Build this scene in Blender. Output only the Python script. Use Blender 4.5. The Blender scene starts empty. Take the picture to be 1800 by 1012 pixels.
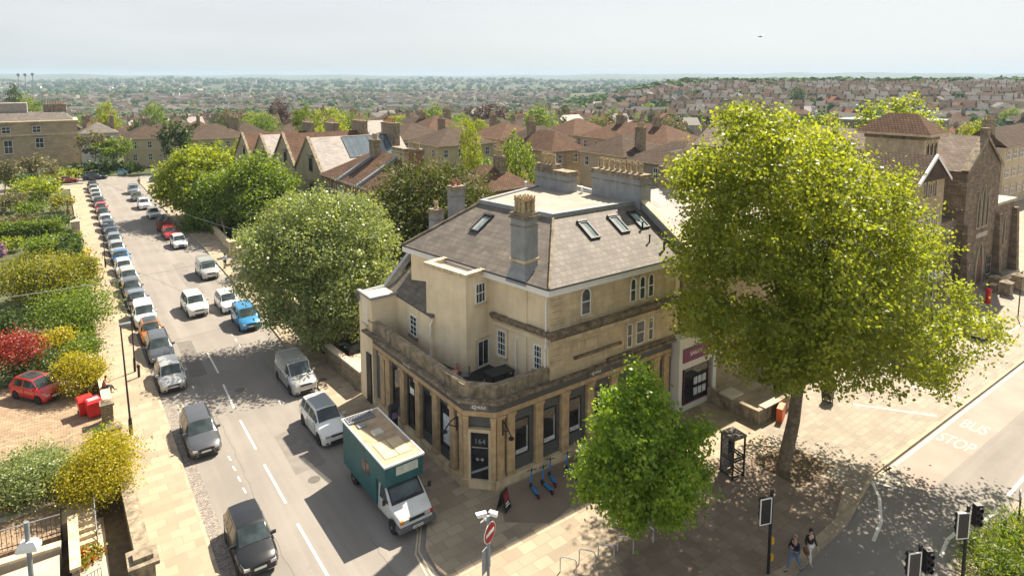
import bpy, math, random
import numpy as np
from mathutils import Vector, Matrix
rng = random.Random(7)
S = bpy.context.scene
COL = S.collection
R = math.radians
# ---------------- camera ----------------
F, CX, CY, CH = 1112.0, 900.0, 267.0, 22.0
TH = math.atan(127/1112)
FWD = (0.58533254, 0.81079333)          # horizontal viewing direction (X, Y)
cam_d = bpy.data.cameras.new('camera'); cam = bpy.data.objects.new('camera', cam_d); COL.objects.link(cam)
cam.location = (0, 0, CH); cam.rotation_euler = (math.pi/2-TH, 0, -math.atan2(FWD[0], FWD[1]))
cam_d.sensor_width = 36; cam_d.lens = 36*F/1800; cam_d.shift_y = -(506-CY)/1800
cam_d.clip_start = .5; cam_d.clip_end = 40000
S.camera = cam
# ---------------- light ----------------
SUN_EL = 50; SX, SY = .934, .362
w = bpy.data.worlds.new('World'); S.world = w; w.use_nodes = True
nt = w.node_tree; nt.nodes.clear()
sk = nt.nodes.new('ShaderNodeTexSky'); sk.sky_type = 'NISHITA'; sk.sun_disc = False
sk.sun_elevation = R(SUN_EL); sk.sun_rotation = math.atan2(SX, SY); sk.air_density = 1.0; sk.dust_density = 1.6; sk.ozone_density = 1.5
bg = nt.nodes.new('ShaderNodeBackground'); bg.inputs[1].default_value = .138
ow = nt.nodes.new('ShaderNodeOutputWorld'); hs = nt.nodes.new('ShaderNodeHueSaturation'); hs.inputs['Saturation'].default_value = .5; nt.links.new(sk.outputs[0], hs.inputs['Color']); 
_k = nt.nodes.new('ShaderNodeVectorMath'); _k.operation = 'MULTIPLY_ADD'; _k.inputs[1].default_value = (.25,)*3; _k.inputs[2].default_value = (1,)*3
_d = nt.nodes.new('ShaderNodeVectorMath'); _d.operation = 'DIVIDE'      # film-like shoulder on the very bright sky round the sun
nt.links.new(hs.outputs[0], _k.inputs[0]); nt.links.new(hs.outputs[0], _d.inputs[0]); nt.links.new(_k.outputs[0], _d.inputs[1]); 
wc = nt.nodes.new('ShaderNodeTexCoord'); wmp = nt.nodes.new('ShaderNodeMapping'); wmp.inputs['Scale'].default_value = (1.2, 1.2, 7); wmp.inputs['Rotation'].default_value = (.1, .15, .4); wn = nt.nodes.new('ShaderNodeTexNoise'); wn.inputs['Scale'].default_value = 1.6; wn.inputs['Detail'].default_value = 7; wn.inputs['Roughness'].default_value = .62
wr = nt.nodes.new('ShaderNodeMapRange'); wr.inputs[1].default_value = .45; wr.inputs[2].default_value = .75; wr.inputs[4].default_value = .38; wx = nt.nodes.new('ShaderNodeMix'); wx.data_type = 'RGBA'; wx.inputs[7].default_value = (2.95, 2.95, 2.88, 1)      # thin high cloud
nt.links.new(wc.outputs['Generated'], wmp.inputs[0]); nt.links.new(wmp.outputs[0], wn.inputs[0]); nt.links.new(wn.outputs[0], wr.inputs[0]); nt.links.new(wr.outputs[0], wx.inputs[0]); nt.links.new(_d.outputs[0], wx.inputs[6]); nt.links.new(wx.outputs[2], bg.inputs[0])
nt.links.new(bg.outputs[0], ow.inputs[0])
sl = bpy.data.lights.new('sun', 'SUN'); sl.energy = 5.0; sl.angle = R(.55); sl.color = (1, .90, .74)
so = bpy.data.objects.new('sun', sl); COL.objects.link(so)
ce = math.cos(R(SUN_EL)); sd = Vector((SX*ce, SY*ce, math.sin(R(SUN_EL))))
so.rotation_euler = sd.to_track_quat('Z', 'Y').to_euler(); so.location = (60, 30, 80)
S.view_settings.view_transform = 'Standard'; S.view_settings.look = 'None'; S.view_settings.exposure = 1.3; S.view_settings.gamma = 1
S.cycles.max_bounces = 6; S.cycles.transparent_max_bounces = 6; S.cycles.volume_bounces = 0

# ---------------- layout helpers ----------------
_b = (FWD[1], FWD[0]); _a = (-FWD[0], FWD[1])
def ray(px, py):
    x = (px-CX)/F; y = -(py-CY)/F; c, s = math.cos(TH), math.sin(TH)
    h = c+y*s
    return (x*FWD[1]+h*FWD[0], -x*FWD[0]+h*FWD[1], -s+y*c)
def G(px, py, z=0):
    r = ray(px, py); t = (z-CH)/r[2]; return (r[0]*t, r[1]*t)
def onX(px, py, X):
    r = ray(px, py); t = X/r[0]; return r[1]*t, CH+t*r[2]
def onY(px, py, Y):
    r = ray(px, py); t = Y/r[1]; return r[0]*t, CH+t*r[2]
def polar(px, d):
    x = (px-CX)/F; n = math.hypot(x, 1); x /= n; h = 1/n
    return ((x*FWD[1]+h*FWD[0])*d, (-x*FWD[0]+h*FWD[1])*d)

# ---------------- mesh builder ----------------
class MB:
    def __init__(s): s.v = []; s.f = []; s.m = []; s.T = None
    def add(s, vs, fs, m=0):
        o = len(s.v)
        if s.T is not None: vs = [s.T @ Vector(p) for p in vs]
        s.v += [tuple(p) for p in vs]
        for i, f in enumerate(fs):
            s.f.append([o+k for k in f]); s.m.append(m[i] if isinstance(m, (list, tuple)) else m)
        return s
    def quad(s, a, b, c, d, m=0): return s.add([a, b, c, d], [(0, 1, 2, 3)], m)
    def poly(s, pts, m=0): return s.add(pts, [tuple(range(len(pts)))], m)
    def box(s, x0, x1, y0, y1, z0, z1, m=0):
        x0, x1 = sorted((x0, x1)); y0, y1 = sorted((y0, y1)); z0, z1 = sorted((z0, z1))
        v = [(x0, y0, z0), (x1, y0, z0), (x1, y1, z0), (x0, y1, z0), (x0, y0, z1), (x1, y0, z1), (x1, y1, z1), (x0, y1, z1)]
        return s.add(v, [(0, 3, 2, 1), (4, 5, 6, 7), (0, 1, 5, 4), (1, 2, 6, 5), (2, 3, 7, 6), (3, 0, 4, 7)], m)
    def cbox(s, c, d, m=0, rz=0):
        old = s.T; M = Matrix.Translation(c) @ Matrix.Rotation(rz, 4, 'Z'); s.T = M if old is None else old @ M
        s.box(-d[0]/2, d[0]/2, -d[1]/2, d[1]/2, -d[2]/2, d[2]/2, m); s.T = old; return s
    def prism(s, pts, z0, z1, m=0, mt=None, top=None):
        n = len(pts); A = sum(pts[i][0]*pts[(i+1) % n][1]-pts[(i+1) % n][0]*pts[i][1] for i in range(n))
        tp = top or pts
        if A < 0: pts = pts[::-1]; tp = tp[::-1]
        v = [(p[0], p[1], z0) for p in pts]+[(p[0], p[1], z1) for p in tp]
        fs = [tuple(range(n))[::-1], tuple(range(n, 2*n))]+[(i, (i+1) % n, n+(i+1) % n, n+i) for i in range(n)]
        mm = [m, m if mt is None else mt]+[m]*n
        return s.add(v, fs, mm)
    def tube(s, pts, rad, m=0, seg=8, cap=True):
        pts = [Vector(p) for p in pts]; n = len(pts)
        if not isinstance(rad, (list, tuple)): rad = [rad]*n
        vs = []; fs = []
        for i, p in enumerate(pts):
            t = (pts[min(i+1, n-1)]-pts[max(i-1, 0)]).normalized()
            a = t.orthogonal() if abs(t.z) > .95 else t.cross(Vector((0, 0, 1))); a.normalize()
            if abs(t.z) > .95: a = (Vector((1, 0, 0))-t*t.x).normalized()
            b = t.cross(a)
            for k in range(seg):
                th = 2*math.pi*k/seg; vs.append(p+(a*math.cos(th)+b*math.sin(th))*rad[i])
        for i in range(n-1):
            for k in range(seg):
                fs.append((i*seg+k, i*seg+(k+1) % seg, (i+1)*seg+(k+1) % seg, (i+1)*seg+k))
        if cap: fs.append(tuple(range(seg))[::-1]); fs.append(tuple((n-1)*seg+k for k in range(seg)))
        return s.add(vs, fs, m)
    def lathe(s, c, prof, m=0, seg=12):
        vs = []; fs = []; n = len(prof)
        for r, z in prof:
            for k in range(seg):
                th = 2*math.pi*k/seg; vs.append((c[0]+r*math.cos(th), c[1]+r*math.sin(th), c[2]+z))
        for i in range(n-1):
            for k in range(seg): fs.append((i*seg+k, i*seg+(k+1) % seg, (i+1)*seg+(k+1) % seg, (i+1)*seg+k))
        fs.append(tuple(range(seg))[::-1]); fs.append(tuple((n-1)*seg+k for k in range(seg)))
        return s.add(vs, fs, m)
    def mesh(s, name, mats, M=None, smooth=False):
        me = bpy.data.meshes.new(name)
        vs = s.v if M is None else [tuple(M @ Vector(p)) for p in s.v]
        me.from_pydata(vs, [], s.f)
        for mt in (mats if isinstance(mats, (list, tuple)) else [mats]): me.materials.append(mt)
        me.polygons.foreach_set('material_index', s.m)
        if smooth:
            me.polygons.foreach_set('use_smooth', [True]*len(s.f)); me.set_sharp_from_angle(angle=R(smooth if smooth > 1 else 35))
        me.update(); return me
    def out(s, name, mats, parent=None, smooth=False, local=False):
        M = None if (parent is None or local) else wm(parent).inverted()
        o = bpy.data.objects.new(name, s.mesh(name, mats, M, smooth)); COL.objects.link(o)
        if parent is not None: o.parent = parent
        return o
def wm(o):
    M = Matrix.Translation(o.location) @ o.rotation_euler.to_matrix().to_4x4() @ Matrix.Diagonal((*o.scale, 1))
    return M if o.parent is None else wm(o.parent) @ M
def tag(o, label=None, cat=None, group=None, kind=None):
    if label: o['label'] = label
    if cat: o['category'] = cat
    if group: o['group'] = group
    if kind: o['kind'] = kind
    return o
def thing(name, label, cat, loc=(0, 0, 0), rz=0, group=None):
    o = bpy.data.objects.new(name, None); COL.objects.link(o); o.location = loc; o.rotation_euler = (0, 0, rz); o.empty_display_size = .3
    return tag(o, label, cat, group)
def dup(root, loc=None, rz=None, label=None, scale=None, group=None, mats=None):
    def cp(o, par):
        c = o.copy(); COL.objects.link(c); c.parent = par
        for ch in o.children: cp(ch, c)
        return c
    r = cp(root, None)
    if loc is not None: r.location = loc
    if rz is not None: r.rotation_euler = (0, 0, rz)
    if scale is not None: r.scale = scale if isinstance(scale, tuple) else (scale,)*3
    if label: r['label'] = label
    if group: r['group'] = group
    return r

# ---------------- materials ----------------
class N:
    def __init__(s, name):
        s.m = bpy.data.materials.new(name); s.m.use_nodes = True; s.t = s.m.node_tree; s.b = s.t.nodes['Principled BSDF']; s.o = s.t.nodes['Material Output']
        s.tc = s.n('ShaderNodeTexCoord')
    def n(s, typ, **kw):
        x = s.t.nodes.new(typ)
        for k, v in kw.items():
            if k.startswith('i_'):
                key = k[2:]; x.inputs[int(key) if key.isdigit() else key].default_value = v
            else: setattr(x, k, v)
        return x
    def l(s, a, b): s.t.links.new(a, b)
    def noise(s, sc, det=3, vec=None, rough=.55):
        x = s.n('ShaderNodeTexNoise', i_Scale=sc, i_Detail=det, i_Roughness=rough); s.l(vec or s.tc.outputs['Object'], x.inputs['Vector']); return x.outputs['Fac']
    def math(s, op, a, b=None, c=None):
        x = s.n('ShaderNodeMath', operation=op)
        for i, q in enumerate((a, b, c)):
            if q is None: continue
            if isinstance(q, (int, float)): x.inputs[i].default_value = q
            else: s.l(q, x.inputs[i])
        return x.outputs[0]
    def ramp(s, fac, p0, p1, c0=(0, 0, 0, 1), c1=(1, 1, 1, 1)):
        x = s.n('ShaderNodeValToRGB'); e = x.color_ramp.elements; e[0].position = p0; e[1].position = p1; e[0].color = c0; e[1].color = c1; s.l(fac, x.inputs[0]); return x.outputs[0]
    def mix(s, fac, a, b, typ='MIX'):
        x = s.n('ShaderNodeMix', data_type='RGBA', blend_type=typ)
        for i, q in ((0, fac), (6, a), (7, b)):
            if isinstance(q, (int, float)): x.inputs[i].default_value = q
            elif isinstance(q, tuple): x.inputs[i].default_value = q if len(q) == 4 else (*q, 1)
            else: s.l(q, x.inputs[i])
        return x.outputs[2]
    def facevec(s, zs=1.0):
        """u = x or y along the face, v = z, by the object-space normal"""
        sn = s.n('ShaderNodeSeparateXYZ'); s.l(s.tc.outputs['Normal'], sn.inputs[0])
        sp = s.n('ShaderNodeSeparateXYZ'); s.l(s.tc.outputs['Object'], sp.inputs[0])
        g = s.math('GREATER_THAN', s.math('ABSOLUTE', sn.outputs[0]), s.math('ABSOLUTE', sn.outputs[1]))
        u = s.math('ADD', s.math('MULTIPLY', g, sp.outputs[1]), s.math('MULTIPLY', s.math('SUBTRACT', 1.0, g), sp.outputs[0]))
        c = s.n('ShaderNodeCombineXYZ'); s.l(u, c.inputs[0]); s.l(s.math('MULTIPLY', sp.outputs[2], zs), c.inputs[1]); return c.outputs[0]
def c4(c): return (c[0], c[1], c[2], 1)
def dk(c, k): return (c[0]*k, c[1]*k, c[2]*k)
def mat(name, col, rough=.8, metal=0., var=.25, vs=1.5, stain=0., scol=(.05, .045, .035), ss=.6, brick=None, fine=0., bump=0., spec=None, coat=0., emit=None):
    """brick=(mode 'face'|'flat'|'roof', width, height, mortar size, mortar colour, colour spread)"""
    q = N(name); base = c4(col)
    out = q.mix(q.ramp(q.noise(vs, 4), .3, .72), c4(dk(col, 1-var)), c4(dk(col, 1+var*.6)))
    hsrc = None
    if brick:
        mode, bw, bh, ms, mc, sp = brick
        vec = q.tc.outputs['Object'] if mode == 'flat' else q.facevec(1.0 if mode == 'face' else 1.65)
        bt = q.n('ShaderNodeTexBrick', i_Scale=1.0); bt.inputs['Brick Width'].default_value = bw; bt.inputs['Row Height'].default_value = bh
        bt.inputs['Mortar Size'].default_value = ms; bt.inputs['Mortar Smooth'].default_value = .2; bt.inputs['Bias'].default_value = 0
        bt.inputs['Color1'].default_value = (1-sp,)*3+(1,); bt.inputs['Color2'].default_value = (1+sp*.5, 1+sp*.45, 1+sp*.4, 1); bt.inputs['Mortar'].default_value = (1, 1, 1, 1)
        q.l(vec, bt.inputs['Vector'])
        out = q.mix(1.0, out, bt.outputs['Color'], 'MULTIPLY')
        out = q.mix(bt.outputs['Fac'], out, c4(mc)); hsrc = q.math('SUBTRACT', 1.0, bt.outputs['Fac'])
    if fine:
        out = q.mix(fine, out, q.mix(q.noise(38, 2), c4(dk(col, .35)), c4(dk(col, 1.7))))
    if stain:
        sv = None
        if bump and (brick is None or brick[0] == 'face'): mp = q.n('ShaderNodeMapping'); mp.inputs['Scale'].default_value = (1.6, 1.6, .3); q.l(q.tc.outputs['Object'], mp.inputs[0]); sv = mp.outputs[0]      # rain streaks run down
        out = q.mix(q.math('MULTIPLY', q.ramp(q.noise(ss, 6, sv, rough=.68), .46, .72), stain), out, c4(scol))
    q.l(out, q.b.inputs['Base Color'])
    q.b.inputs['Roughness'].default_value = rough; q.b.inputs['Metallic'].default_value = metal
    if spec is not None: q.b.inputs['Specular IOR Level'].default_value = spec
    if coat: q.b.inputs['Coat Weight'].default_value = coat; q.b.inputs['Coat Roughness'].default_value = .06
    if emit: q.b.inputs['Emission Color'].default_value = c4(emit); q.b.inputs['Emission Strength'].default_value = 1
    if bump:
        bn = q.n('ShaderNodeBump', i_Strength=min(1, bump), i_Distance=.03)
        h = q.noise(14, 4)
        if hsrc is not None: h = q.math('ADD', q.math('MULTIPLY', h, .35), hsrc)
        q.l(h, bn.inputs['Height']); q.l(bn.outputs[0], q.b.inputs['Normal'])
    return q.m
def leafmat(name, dark, light, trans=.45, gloss=.45):
    q = N(name); at = q.n('ShaderNodeAttribute', attribute_name='lv')
    c = q.mix(at.outputs['Fac'], c4(dark), c4(light))
    oi = q.n('ShaderNodeObjectInfo'); c = q.mix(q.math('MULTIPLY', oi.outputs['Random'], .35), c, c4(dk(light, .72)))
    q.l(c, q.b.inputs['Base Color']); q.b.inputs['Roughness'].default_value = gloss; q.b.inputs['Specular IOR Level'].default_value = .45
    tr = q.n('ShaderNodeBsdfTranslucent'); cc = q.mix(.75, c, (1.9, 1.75, .45, 1), 'MULTIPLY'); q.l(cc, tr.inputs[0])
    ms = q.n('ShaderNodeMixShader', i_0=trans); q.l(q.b.outputs[0], ms.inputs[1]); q.l(tr.outputs[0], ms.inputs[2]); q.l(ms.outputs[0], q.o.inputs[0])
    return q.m
def glassmat(name, col=(.012, .016, .02), rough=.06, spec=.5):
    q = N(name); c = q.mix(q.ramp(q.noise(.9, 3), .35, .7), c4(col), c4((col[0]*3+.01, col[1]*3+.01, col[2]*3+.012)))
    q.l(c, q.b.inputs['Base Color']); q.b.inputs['Roughness'].default_value = rough; q.b.inputs['Specular IOR Level'].default_value = spec
    return q.m
STONE = (.66, .53, .35); CREAM = (.82, .69, .48)
m_stone = mat('bath_stone', STONE, .9, var=.22, vs=1.1, brick=('face', .85, .36, .008, (.44, .34, .22), .12), stain=.45, scol=(.28, .21, .13), ss=.8, bump=.3)
m_stone_p = mat('bath_stone_plain', STONE, .9, var=.25, vs=1.6, stain=.45, scol=(.14, .11, .07), ss=1.2, bump=.2)
m_stone_o = mat('orange_sandstone', (.52, .37, .21), .9, var=.3, vs=2.2, stain=.35, scol=(.25, .18, .11), ss=1.5, bump=.2)
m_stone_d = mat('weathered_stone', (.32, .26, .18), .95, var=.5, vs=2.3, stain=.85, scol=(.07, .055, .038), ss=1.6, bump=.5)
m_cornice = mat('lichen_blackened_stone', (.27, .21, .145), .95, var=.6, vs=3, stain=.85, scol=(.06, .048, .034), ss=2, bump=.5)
m_cream = mat('cream_render', CREAM, .9, var=.14, vs=.9, stain=.45, scol=(.52, .40, .25), ss=.5, bump=.08)
m_grey = mat('grey_facade_paint', (.092, .098, .10), .6, var=.15, vs=2, stain=.25, scol=(.15, .14, .12), ss=1)
m_greyr = mat('grey_render', (.30, .31, .32), .9, var=.2, vs=1.6, stain=.4, scol=(.16, .155, .15), ss=1.6, bump=.3)
m_slate = mat('slate', (.16, .135, .112), .72, var=.3, vs=1.2, brick=('roof', .42, .33, .018, (.075, .065, .055), .25), stain=.25, scol=(.12, .10, .085), ss=1, bump=.35)
m_lead = mat('lead', (.30, .31, .33), .5, metal=.0, var=.3, vs=3, stain=.3, scol=(.13, .13, .14), ss=3)
m_flat = mat('mineral_felt', (.33, .295, .25), .95, var=.25, vs=.7, stain=.7, scol=(.27, .22, .17), ss=.5)
m_tile = mat('clay_tile', (.175, .098, .064), .95, spec=.15, var=.3, vs=.8, brick=('roof', .33, .34, .05, (.065, .04, .028), .25), stain=.4, scol=(.11, .08, .055), ss=.5, bump=.5)
m_tile_b = mat('brown_tile', (.125, .088, .064), .95, spec=.15, var=.3, vs=.8, brick=('roof', .33, .34, .05, (.05, .037, .028), .25), stain=.4, scol=(.10, .08, .06), ss=.5, bump=.5)
m_tile_r = mat('red_tile', (.27, .10, .055), .95, spec=.15, var=.3, vs=.8, brick=('roof', .3, .30, .04, (.10, .05, .035), .25), stain=.3, scol=(.13, .08, .055), ss=.6, bump=.5)
m_slate_w = mat('pale_slate', (.36, .32, .29), .75, var=.25, vs=1.0, brick=('roof', .5, .36, .02, (.27, .25, .23), .2), stain=.4, scol=(.28, .24, .22), ss=.5, bump=.3)
m_brick = mat('red_brick', (.30, .13, .075), .9, var=.25, vs=1, brick=('face', .24, .085, .008, (.32, .25, .18), .25), bump=.3)
m_rubble = mat('rubble_stone', (.27, .205, .145), .95, var=.45, vs=1.2, brick=('face', .55, .22, .025, (.17, .13, .09), .4), stain=.4, scol=(.12, .095, .07), ss=.8, bump=.8)
m_rub_l = mat('garden_wall_stone', (.33, .27, .18), .95, var=.4, vs=1.5, brick=('face', .42, .18, .03, (.16, .13, .09), .35), stain=.5, scol=(.12, .10, .07), ss=1, bump=.6)
m_white = mat('white_paint', (.84, .83, .80), .55, var=.06, vs=2)
m_whitew = mat('white_wall', (.68, .65, .60), .85, var=.1, vs=.6, stain=.2, scol=(.45, .4, .33), ss=.5)
m_glass = glassmat('window_glass')
m_black = mat('black_metal', (.018, .018, .02), .45, var=.2, vs=4)
m_dark = mat('dark_paint', (.03, .032, .035), .6, var=.3, vs=3)
m_steel = mat('galvanised_steel', (.45, .47, .49), .35, metal=.8, var=.2, vs=5)
m_pole = mat('grey_pole', (.26, .29, .32), .5, metal=.3, var=.2, vs=3)
m_red = mat('red_plastic', (.62, .02, .018), .4, var=.15, vs=3)
m_pot = mat('buff_clay', (.46, .35, .20), .85, var=.35, vs=5, stain=.6, scol=(.16, .11, .06), ss=4)
m_potr = mat('red_clay', (.38, .15, .08), .85, var=.3, vs=4, stain=.3, scol=(.12, .07, .04), ss=4)
m_bark = mat('bark', (.23, .175, .12), .95, var=.5, vs=4, stain=.4, scol=(.11, .09, .06), ss=3, bump=.9)
m_wood = mat('brown_wood', (.20, .10, .05), .8, var=.3, vs=4)
m_soil = mat('soil', (.15, .105, .065), .98, var=.5, vs=3, fine=.3, stain=.5, scol=(.06, .07, .02), ss=1.1)
m_paint_w = mat('road_paint', (.74, .71, .65), .7, var=.2, vs=5, stain=.55, scol=(.38, .35, .31), ss=2.5)
m_paint_y = mat('yellow_road_paint', (.58, .47, .32), .7, var=.2, vs=5, stain=.85, scol=(.33, .28, .23), ss=2.5)
def asphalt():
    q = N('asphalt'); base = q.mix(q.ramp(q.noise(.22, 5, rough=.6), .32, .7), (.175, .155, .135, 1), (.25, .222, .195, 1))
    base = q.mix(.30, base, q.mix(q.noise(45, 2), (.05, .045, .04, 1), (.45, .42, .38, 1)))
    sp = q.n('ShaderNodeSeparateXYZ'); q.l(q.tc.outputs['Object'], sp.inputs[0]); g = q.math('GREATER_THAN', sp.outputs[0], 24.0); h = q.math('SUBTRACT', 1.0, g)
    cb = q.n('ShaderNodeCombineXYZ'); ax = lambda i, k1, k2: q.math('MULTIPLY', sp.outputs[i], q.math('ADD', q.math('MULTIPLY', h, k1), q.math('MULTIPLY', g, k2))); q.l(ax(0, 1.1, .05), cb.inputs[0]); q.l(ax(1, .05, 1.1), cb.inputs[1])
    base = q.mix(q.math('MULTIPLY', q.ramp(q.noise(1.0, 3, cb.outputs[0]), .45, .7), .35), base, (.33, .30, .275, 1))
    base = q.mix(q.math('MULTIPLY', q.ramp(q.noise(.7, 6, rough=.75), .62, .78), .45), base, (.11, .10, .095, 1))
    q.l(base, q.b.inputs['Base Color']); q.b.inputs['Roughness'].default_value = .9; q.b.inputs['Specular IOR Level'].default_value = .3
    bn = q.n('ShaderNodeBump', i_Strength=.25, i_Distance=.01); q.l(q.noise(60, 2), bn.inputs['Height']); q.l(bn.outputs[0], q.b.inputs['Normal'])
    return q.m
m_asph = asphalt()
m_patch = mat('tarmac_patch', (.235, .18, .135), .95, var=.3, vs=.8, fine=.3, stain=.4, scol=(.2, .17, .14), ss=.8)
m_slab = mat('paving_slabs', (.37, .30, .215), .9, var=.2, vs=.5, fine=.08, brick=('flat', .88, .6, .018, (.23, .18, .125), .28), stain=.35, scol=(.27, .21, .15), ss=.5, bump=.25)
m_slab2 = mat('pavement_flags', (.385, .30, .21), .9, var=.15, vs=.5, fine=.08, brick=('flat', .9, .62, .018, (.29, .22, .15), .2), stain=.3, scol=(.33, .26, .18), ss=.5, bump=.25)
m_slab3 = mat('small_pavers', (.31, .265, .21), .9, var=.15, vs=.5, fine=.1, brick=('flat', .62, .42, .016, (.2, .165, .125), .2), stain=.35, scol=(.24, .2, .15), ss=.5, bump=.2)
m_block = mat('driveway_blocks', (.36, .25, .16), .9, var=.2, vs=.8, brick=('flat', .3, .2, .014, (.16, .11, .07), .3), stain=.35, scol=(.17, .13, .085), ss=.7, bump=.3)
m_cobble = mat('cobbles', (.34, .29, .25), .8, var=.5, vs=9, brick=('flat', .14, .12, .02, (.17, .15, .13), .5), bump=.6, stain=.4, scol=(.3, .27, .25), ss=4)
m_kerb = mat('kerb_stone', (.42, .34, .24), .9, var=.25, vs=1.5, brick=('flat', 30, .9, .012, (.18, .14, .1), .2), bump=.2)
m_buslane = mat('faded_red_surfacing', (.31, .245, .205), .9, var=.2, vs=.5, fine=.25, stain=.5, scol=(.31, .26, .22), ss=.4)
m_conc = mat('concrete', (.46, .40, .31), .9, var=.2, vs=1, stain=.4, scol=(.27, .22, .16), ss=.8, bump=.15)

# ---------------- setting ----------------
def terr_z(x, y):
    d = math.hypot(x, y)
    L = ([0, 190, 300, 500, 900, 1300, 1700, 2500, 3500, 5000, 6500, 8000, 10000, 12500, 20000], [0, 0, -5, -14, -29, -29, -20, -28, -2, 12, 30, 60, 82, 95, 90])
    Rr = ([0, 150, 240, 340, 500, 650, 800, 950, 1200, 2000, 3500, 5000, 8000, 10000, 12500, 20000], [0, 0, -5, -11, -6, 4, 11, 14, 2, -10, -5, 8, 50, 105, 112, 100])
    f = x*FWD[0]+y*FWD[1]; s = x*FWD[1]-y*FWD[0]; u = CX+F*s/max(f, 1e-3) if f > 0 else (1800 if s > 0 else 0)
    zl = np.interp(d, *L); zr = np.interp(d, *Rr)
    t = min(1, max(0, (u-900)/330)); t = t*t*(3-2*t)
    z = zl*(1-t)+zr*t
    if d > 2300: z += (8*math.sin(u*.013+d*.0007)+4*math.sin(u*.041+2))*min(1, (d-2300)/2500)*(1 if d < 5500 else 1.5)
    if d > 9000 and u > 1050: z += 10*math.exp(-((u-1250)/160)**2)+14*math.exp(-((u-1400)/25)**2)
    return float(z)
def build_terrain():
    mb = MB(); rings = [0, 40, 90, 140, 190]+[190*1.09**k for k in range(1, 49)]
    na = 150; base = math.atan2(FWD[1], FWD[0]); angs = [base+(-math.pi*.36+.72*math.pi*i/na) for i in range(na+1)]
    angs2 = [angs[-1]+(2*math.pi-.72*math.pi)*k/24 for k in range(1, 24)]; A = angs+angs2; n = len(A)
    vs = [(0, 0, -.25)]
    for r in rings[1:]:
        for a in A: vs.append((r*math.cos(a), r*math.sin(a), terr_z(r*math.cos(a), r*math.sin(a))-.25))
    fs = [(0, 1+k, 1+(k+1) % n) for k in range(n)]
    for i in range(len(rings)-2):
        for k in range(n):
            fs.append((1+i*n+k, 1+(i+1)*n+k, 1+(i+1)*n+(k+1) % n, 1+i*n+(k+1) % n))
    mb.add(vs, fs)
    q = N('hillside_and_town_ground')
    c = q.mix(q.ramp(q.noise(.012, 6, rough=.7), .42, .58), (.045, .075, .02, 1), (.16, .135, .10, 1))
    c = q.mix(q.ramp(q.noise(.05, 5, rough=.7), .52, .62), c, (.03, .055, .014, 1))
    q.l(c, q.b.inputs['Base Color']); q.b.inputs['Roughness'].default_value = 1; q.b.inputs['Specular IOR Level'].default_value = .1
    o = mb.out('ground', q.m, smooth=60); tag(o, kind='structure')
build_terrain()
def sheet(name, pts, z, m, zb=None):
    mb = MB()
    if zb is None: mb.poly([(p[0], p[1], z) for p in pts])
    else: mb.prism(pts, zb, z)
    o = mb.out(name, m)
    if o.data.polygons[0].normal.z < 0 and zb is None: o.data.flip_normals()
    return tag(o, kind='structure')
# road surface
KL = [(4.5, 15), (4.45, 47), (4.15, 70), (4.0, 160)]                 # left kerb
KR = [(13.75, 160), (14.2, 110), (14.8, 90), (14.6, 60), (14.1, 42), (13.95, 28), (13.75, 26), (12.9, 24.6), (12.75, 23.2), (13.1, 21.6), (14.3, 19), (16.8, 16.4), (20.5, 14.4), (25.3, 13.75), (30.5, 14.0), (35.9, 15.12), (260, 15.12)]
sheet('road', [(-80, -40), (260, -40), (260, 15.3), (30, 15.3), (15, 26), (15.2, 160), (90, 150), (90, 166), (-90, 176), (-90, 160), (3.9, 162), (4.3, 15), (-80, 15)], -.004, m_asph)
sheet('left_pavement', KL+[(-50, 160), (-50, 156), (1.4, 154), (1.6, 15)], .12, m_slab2, -.2)
mb = MB()
for (a, b), o in (((KL[i], KL[i+1]), 0) for i in range(3)):
    mb.prism([(a[0]-.02, a[1]), (b[0]-.02, b[1]), (b[0]+.14, b[1]), (a[0]+.14, a[1])], -.2, .125)
tag(mb.out('left_kerb', m_kerb), kind='structure')
sheet('gutter_cobbles', [(4.64, 15), (5.32, 15), (5.25, 47), (4.8, 70), (4.5, 100), (4.15, 160), (4.59, 47)][:6]+[(4.59, 47)], .004, m_cobble)
sheet('right_pavement', KR+[(260, 40), (34, 40), (16.0, 41), (16.6, 60), (17.6, 100), (17.6, 160)], .12, m_slab, -.2)
mb = MB()
for i in range(len(KR)-1):
    a, b = Vector(KR[i]), Vector(KR[i+1]); t = (b-a).normalized(); n = Vector((-t.y, t.x))*.15*(-1)
    n = Vector((t.y, -t.x))*.14
    mb.prism([tuple(a-n*0), tuple(b-n*0), tuple(b+n), tuple(a+n)], -.2, .126)
tag(mb.out('right_kerb', m_kerb), kind='structure')
sheet('forecourt_pavers', [(33.5, 14.6), (36.0, 15.3), (255, 15.3), (255, 23.5), (36, 23.5), (33.5, 19.5)], .128, m_slab3)
sheet('tarmac_patch', [(18.0, 25.3), (16.6, 23.6), (17.6, 22.2), (20, 20.9), (21.3, 22.6), (23.8, 22.4), (33.2, 20.4), (33.2, 16.2), (31, 14.2), (25.3, 14.0), (20.7, 14.8), (18.5, 16.5), (17.8, 19.6), (22.5, 21.0), (34.5, 23.6), (34.5, 25.6), (19, 26.0)][:0] or [(17.9, 26.0), (16.8, 23.9), (18.6, 22.5), (21.0, 23.0), (24.0, 22.9), (32.5, 23.5), (34, 25.4), (31.8, 26.1)], .127, m_patch)
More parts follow.
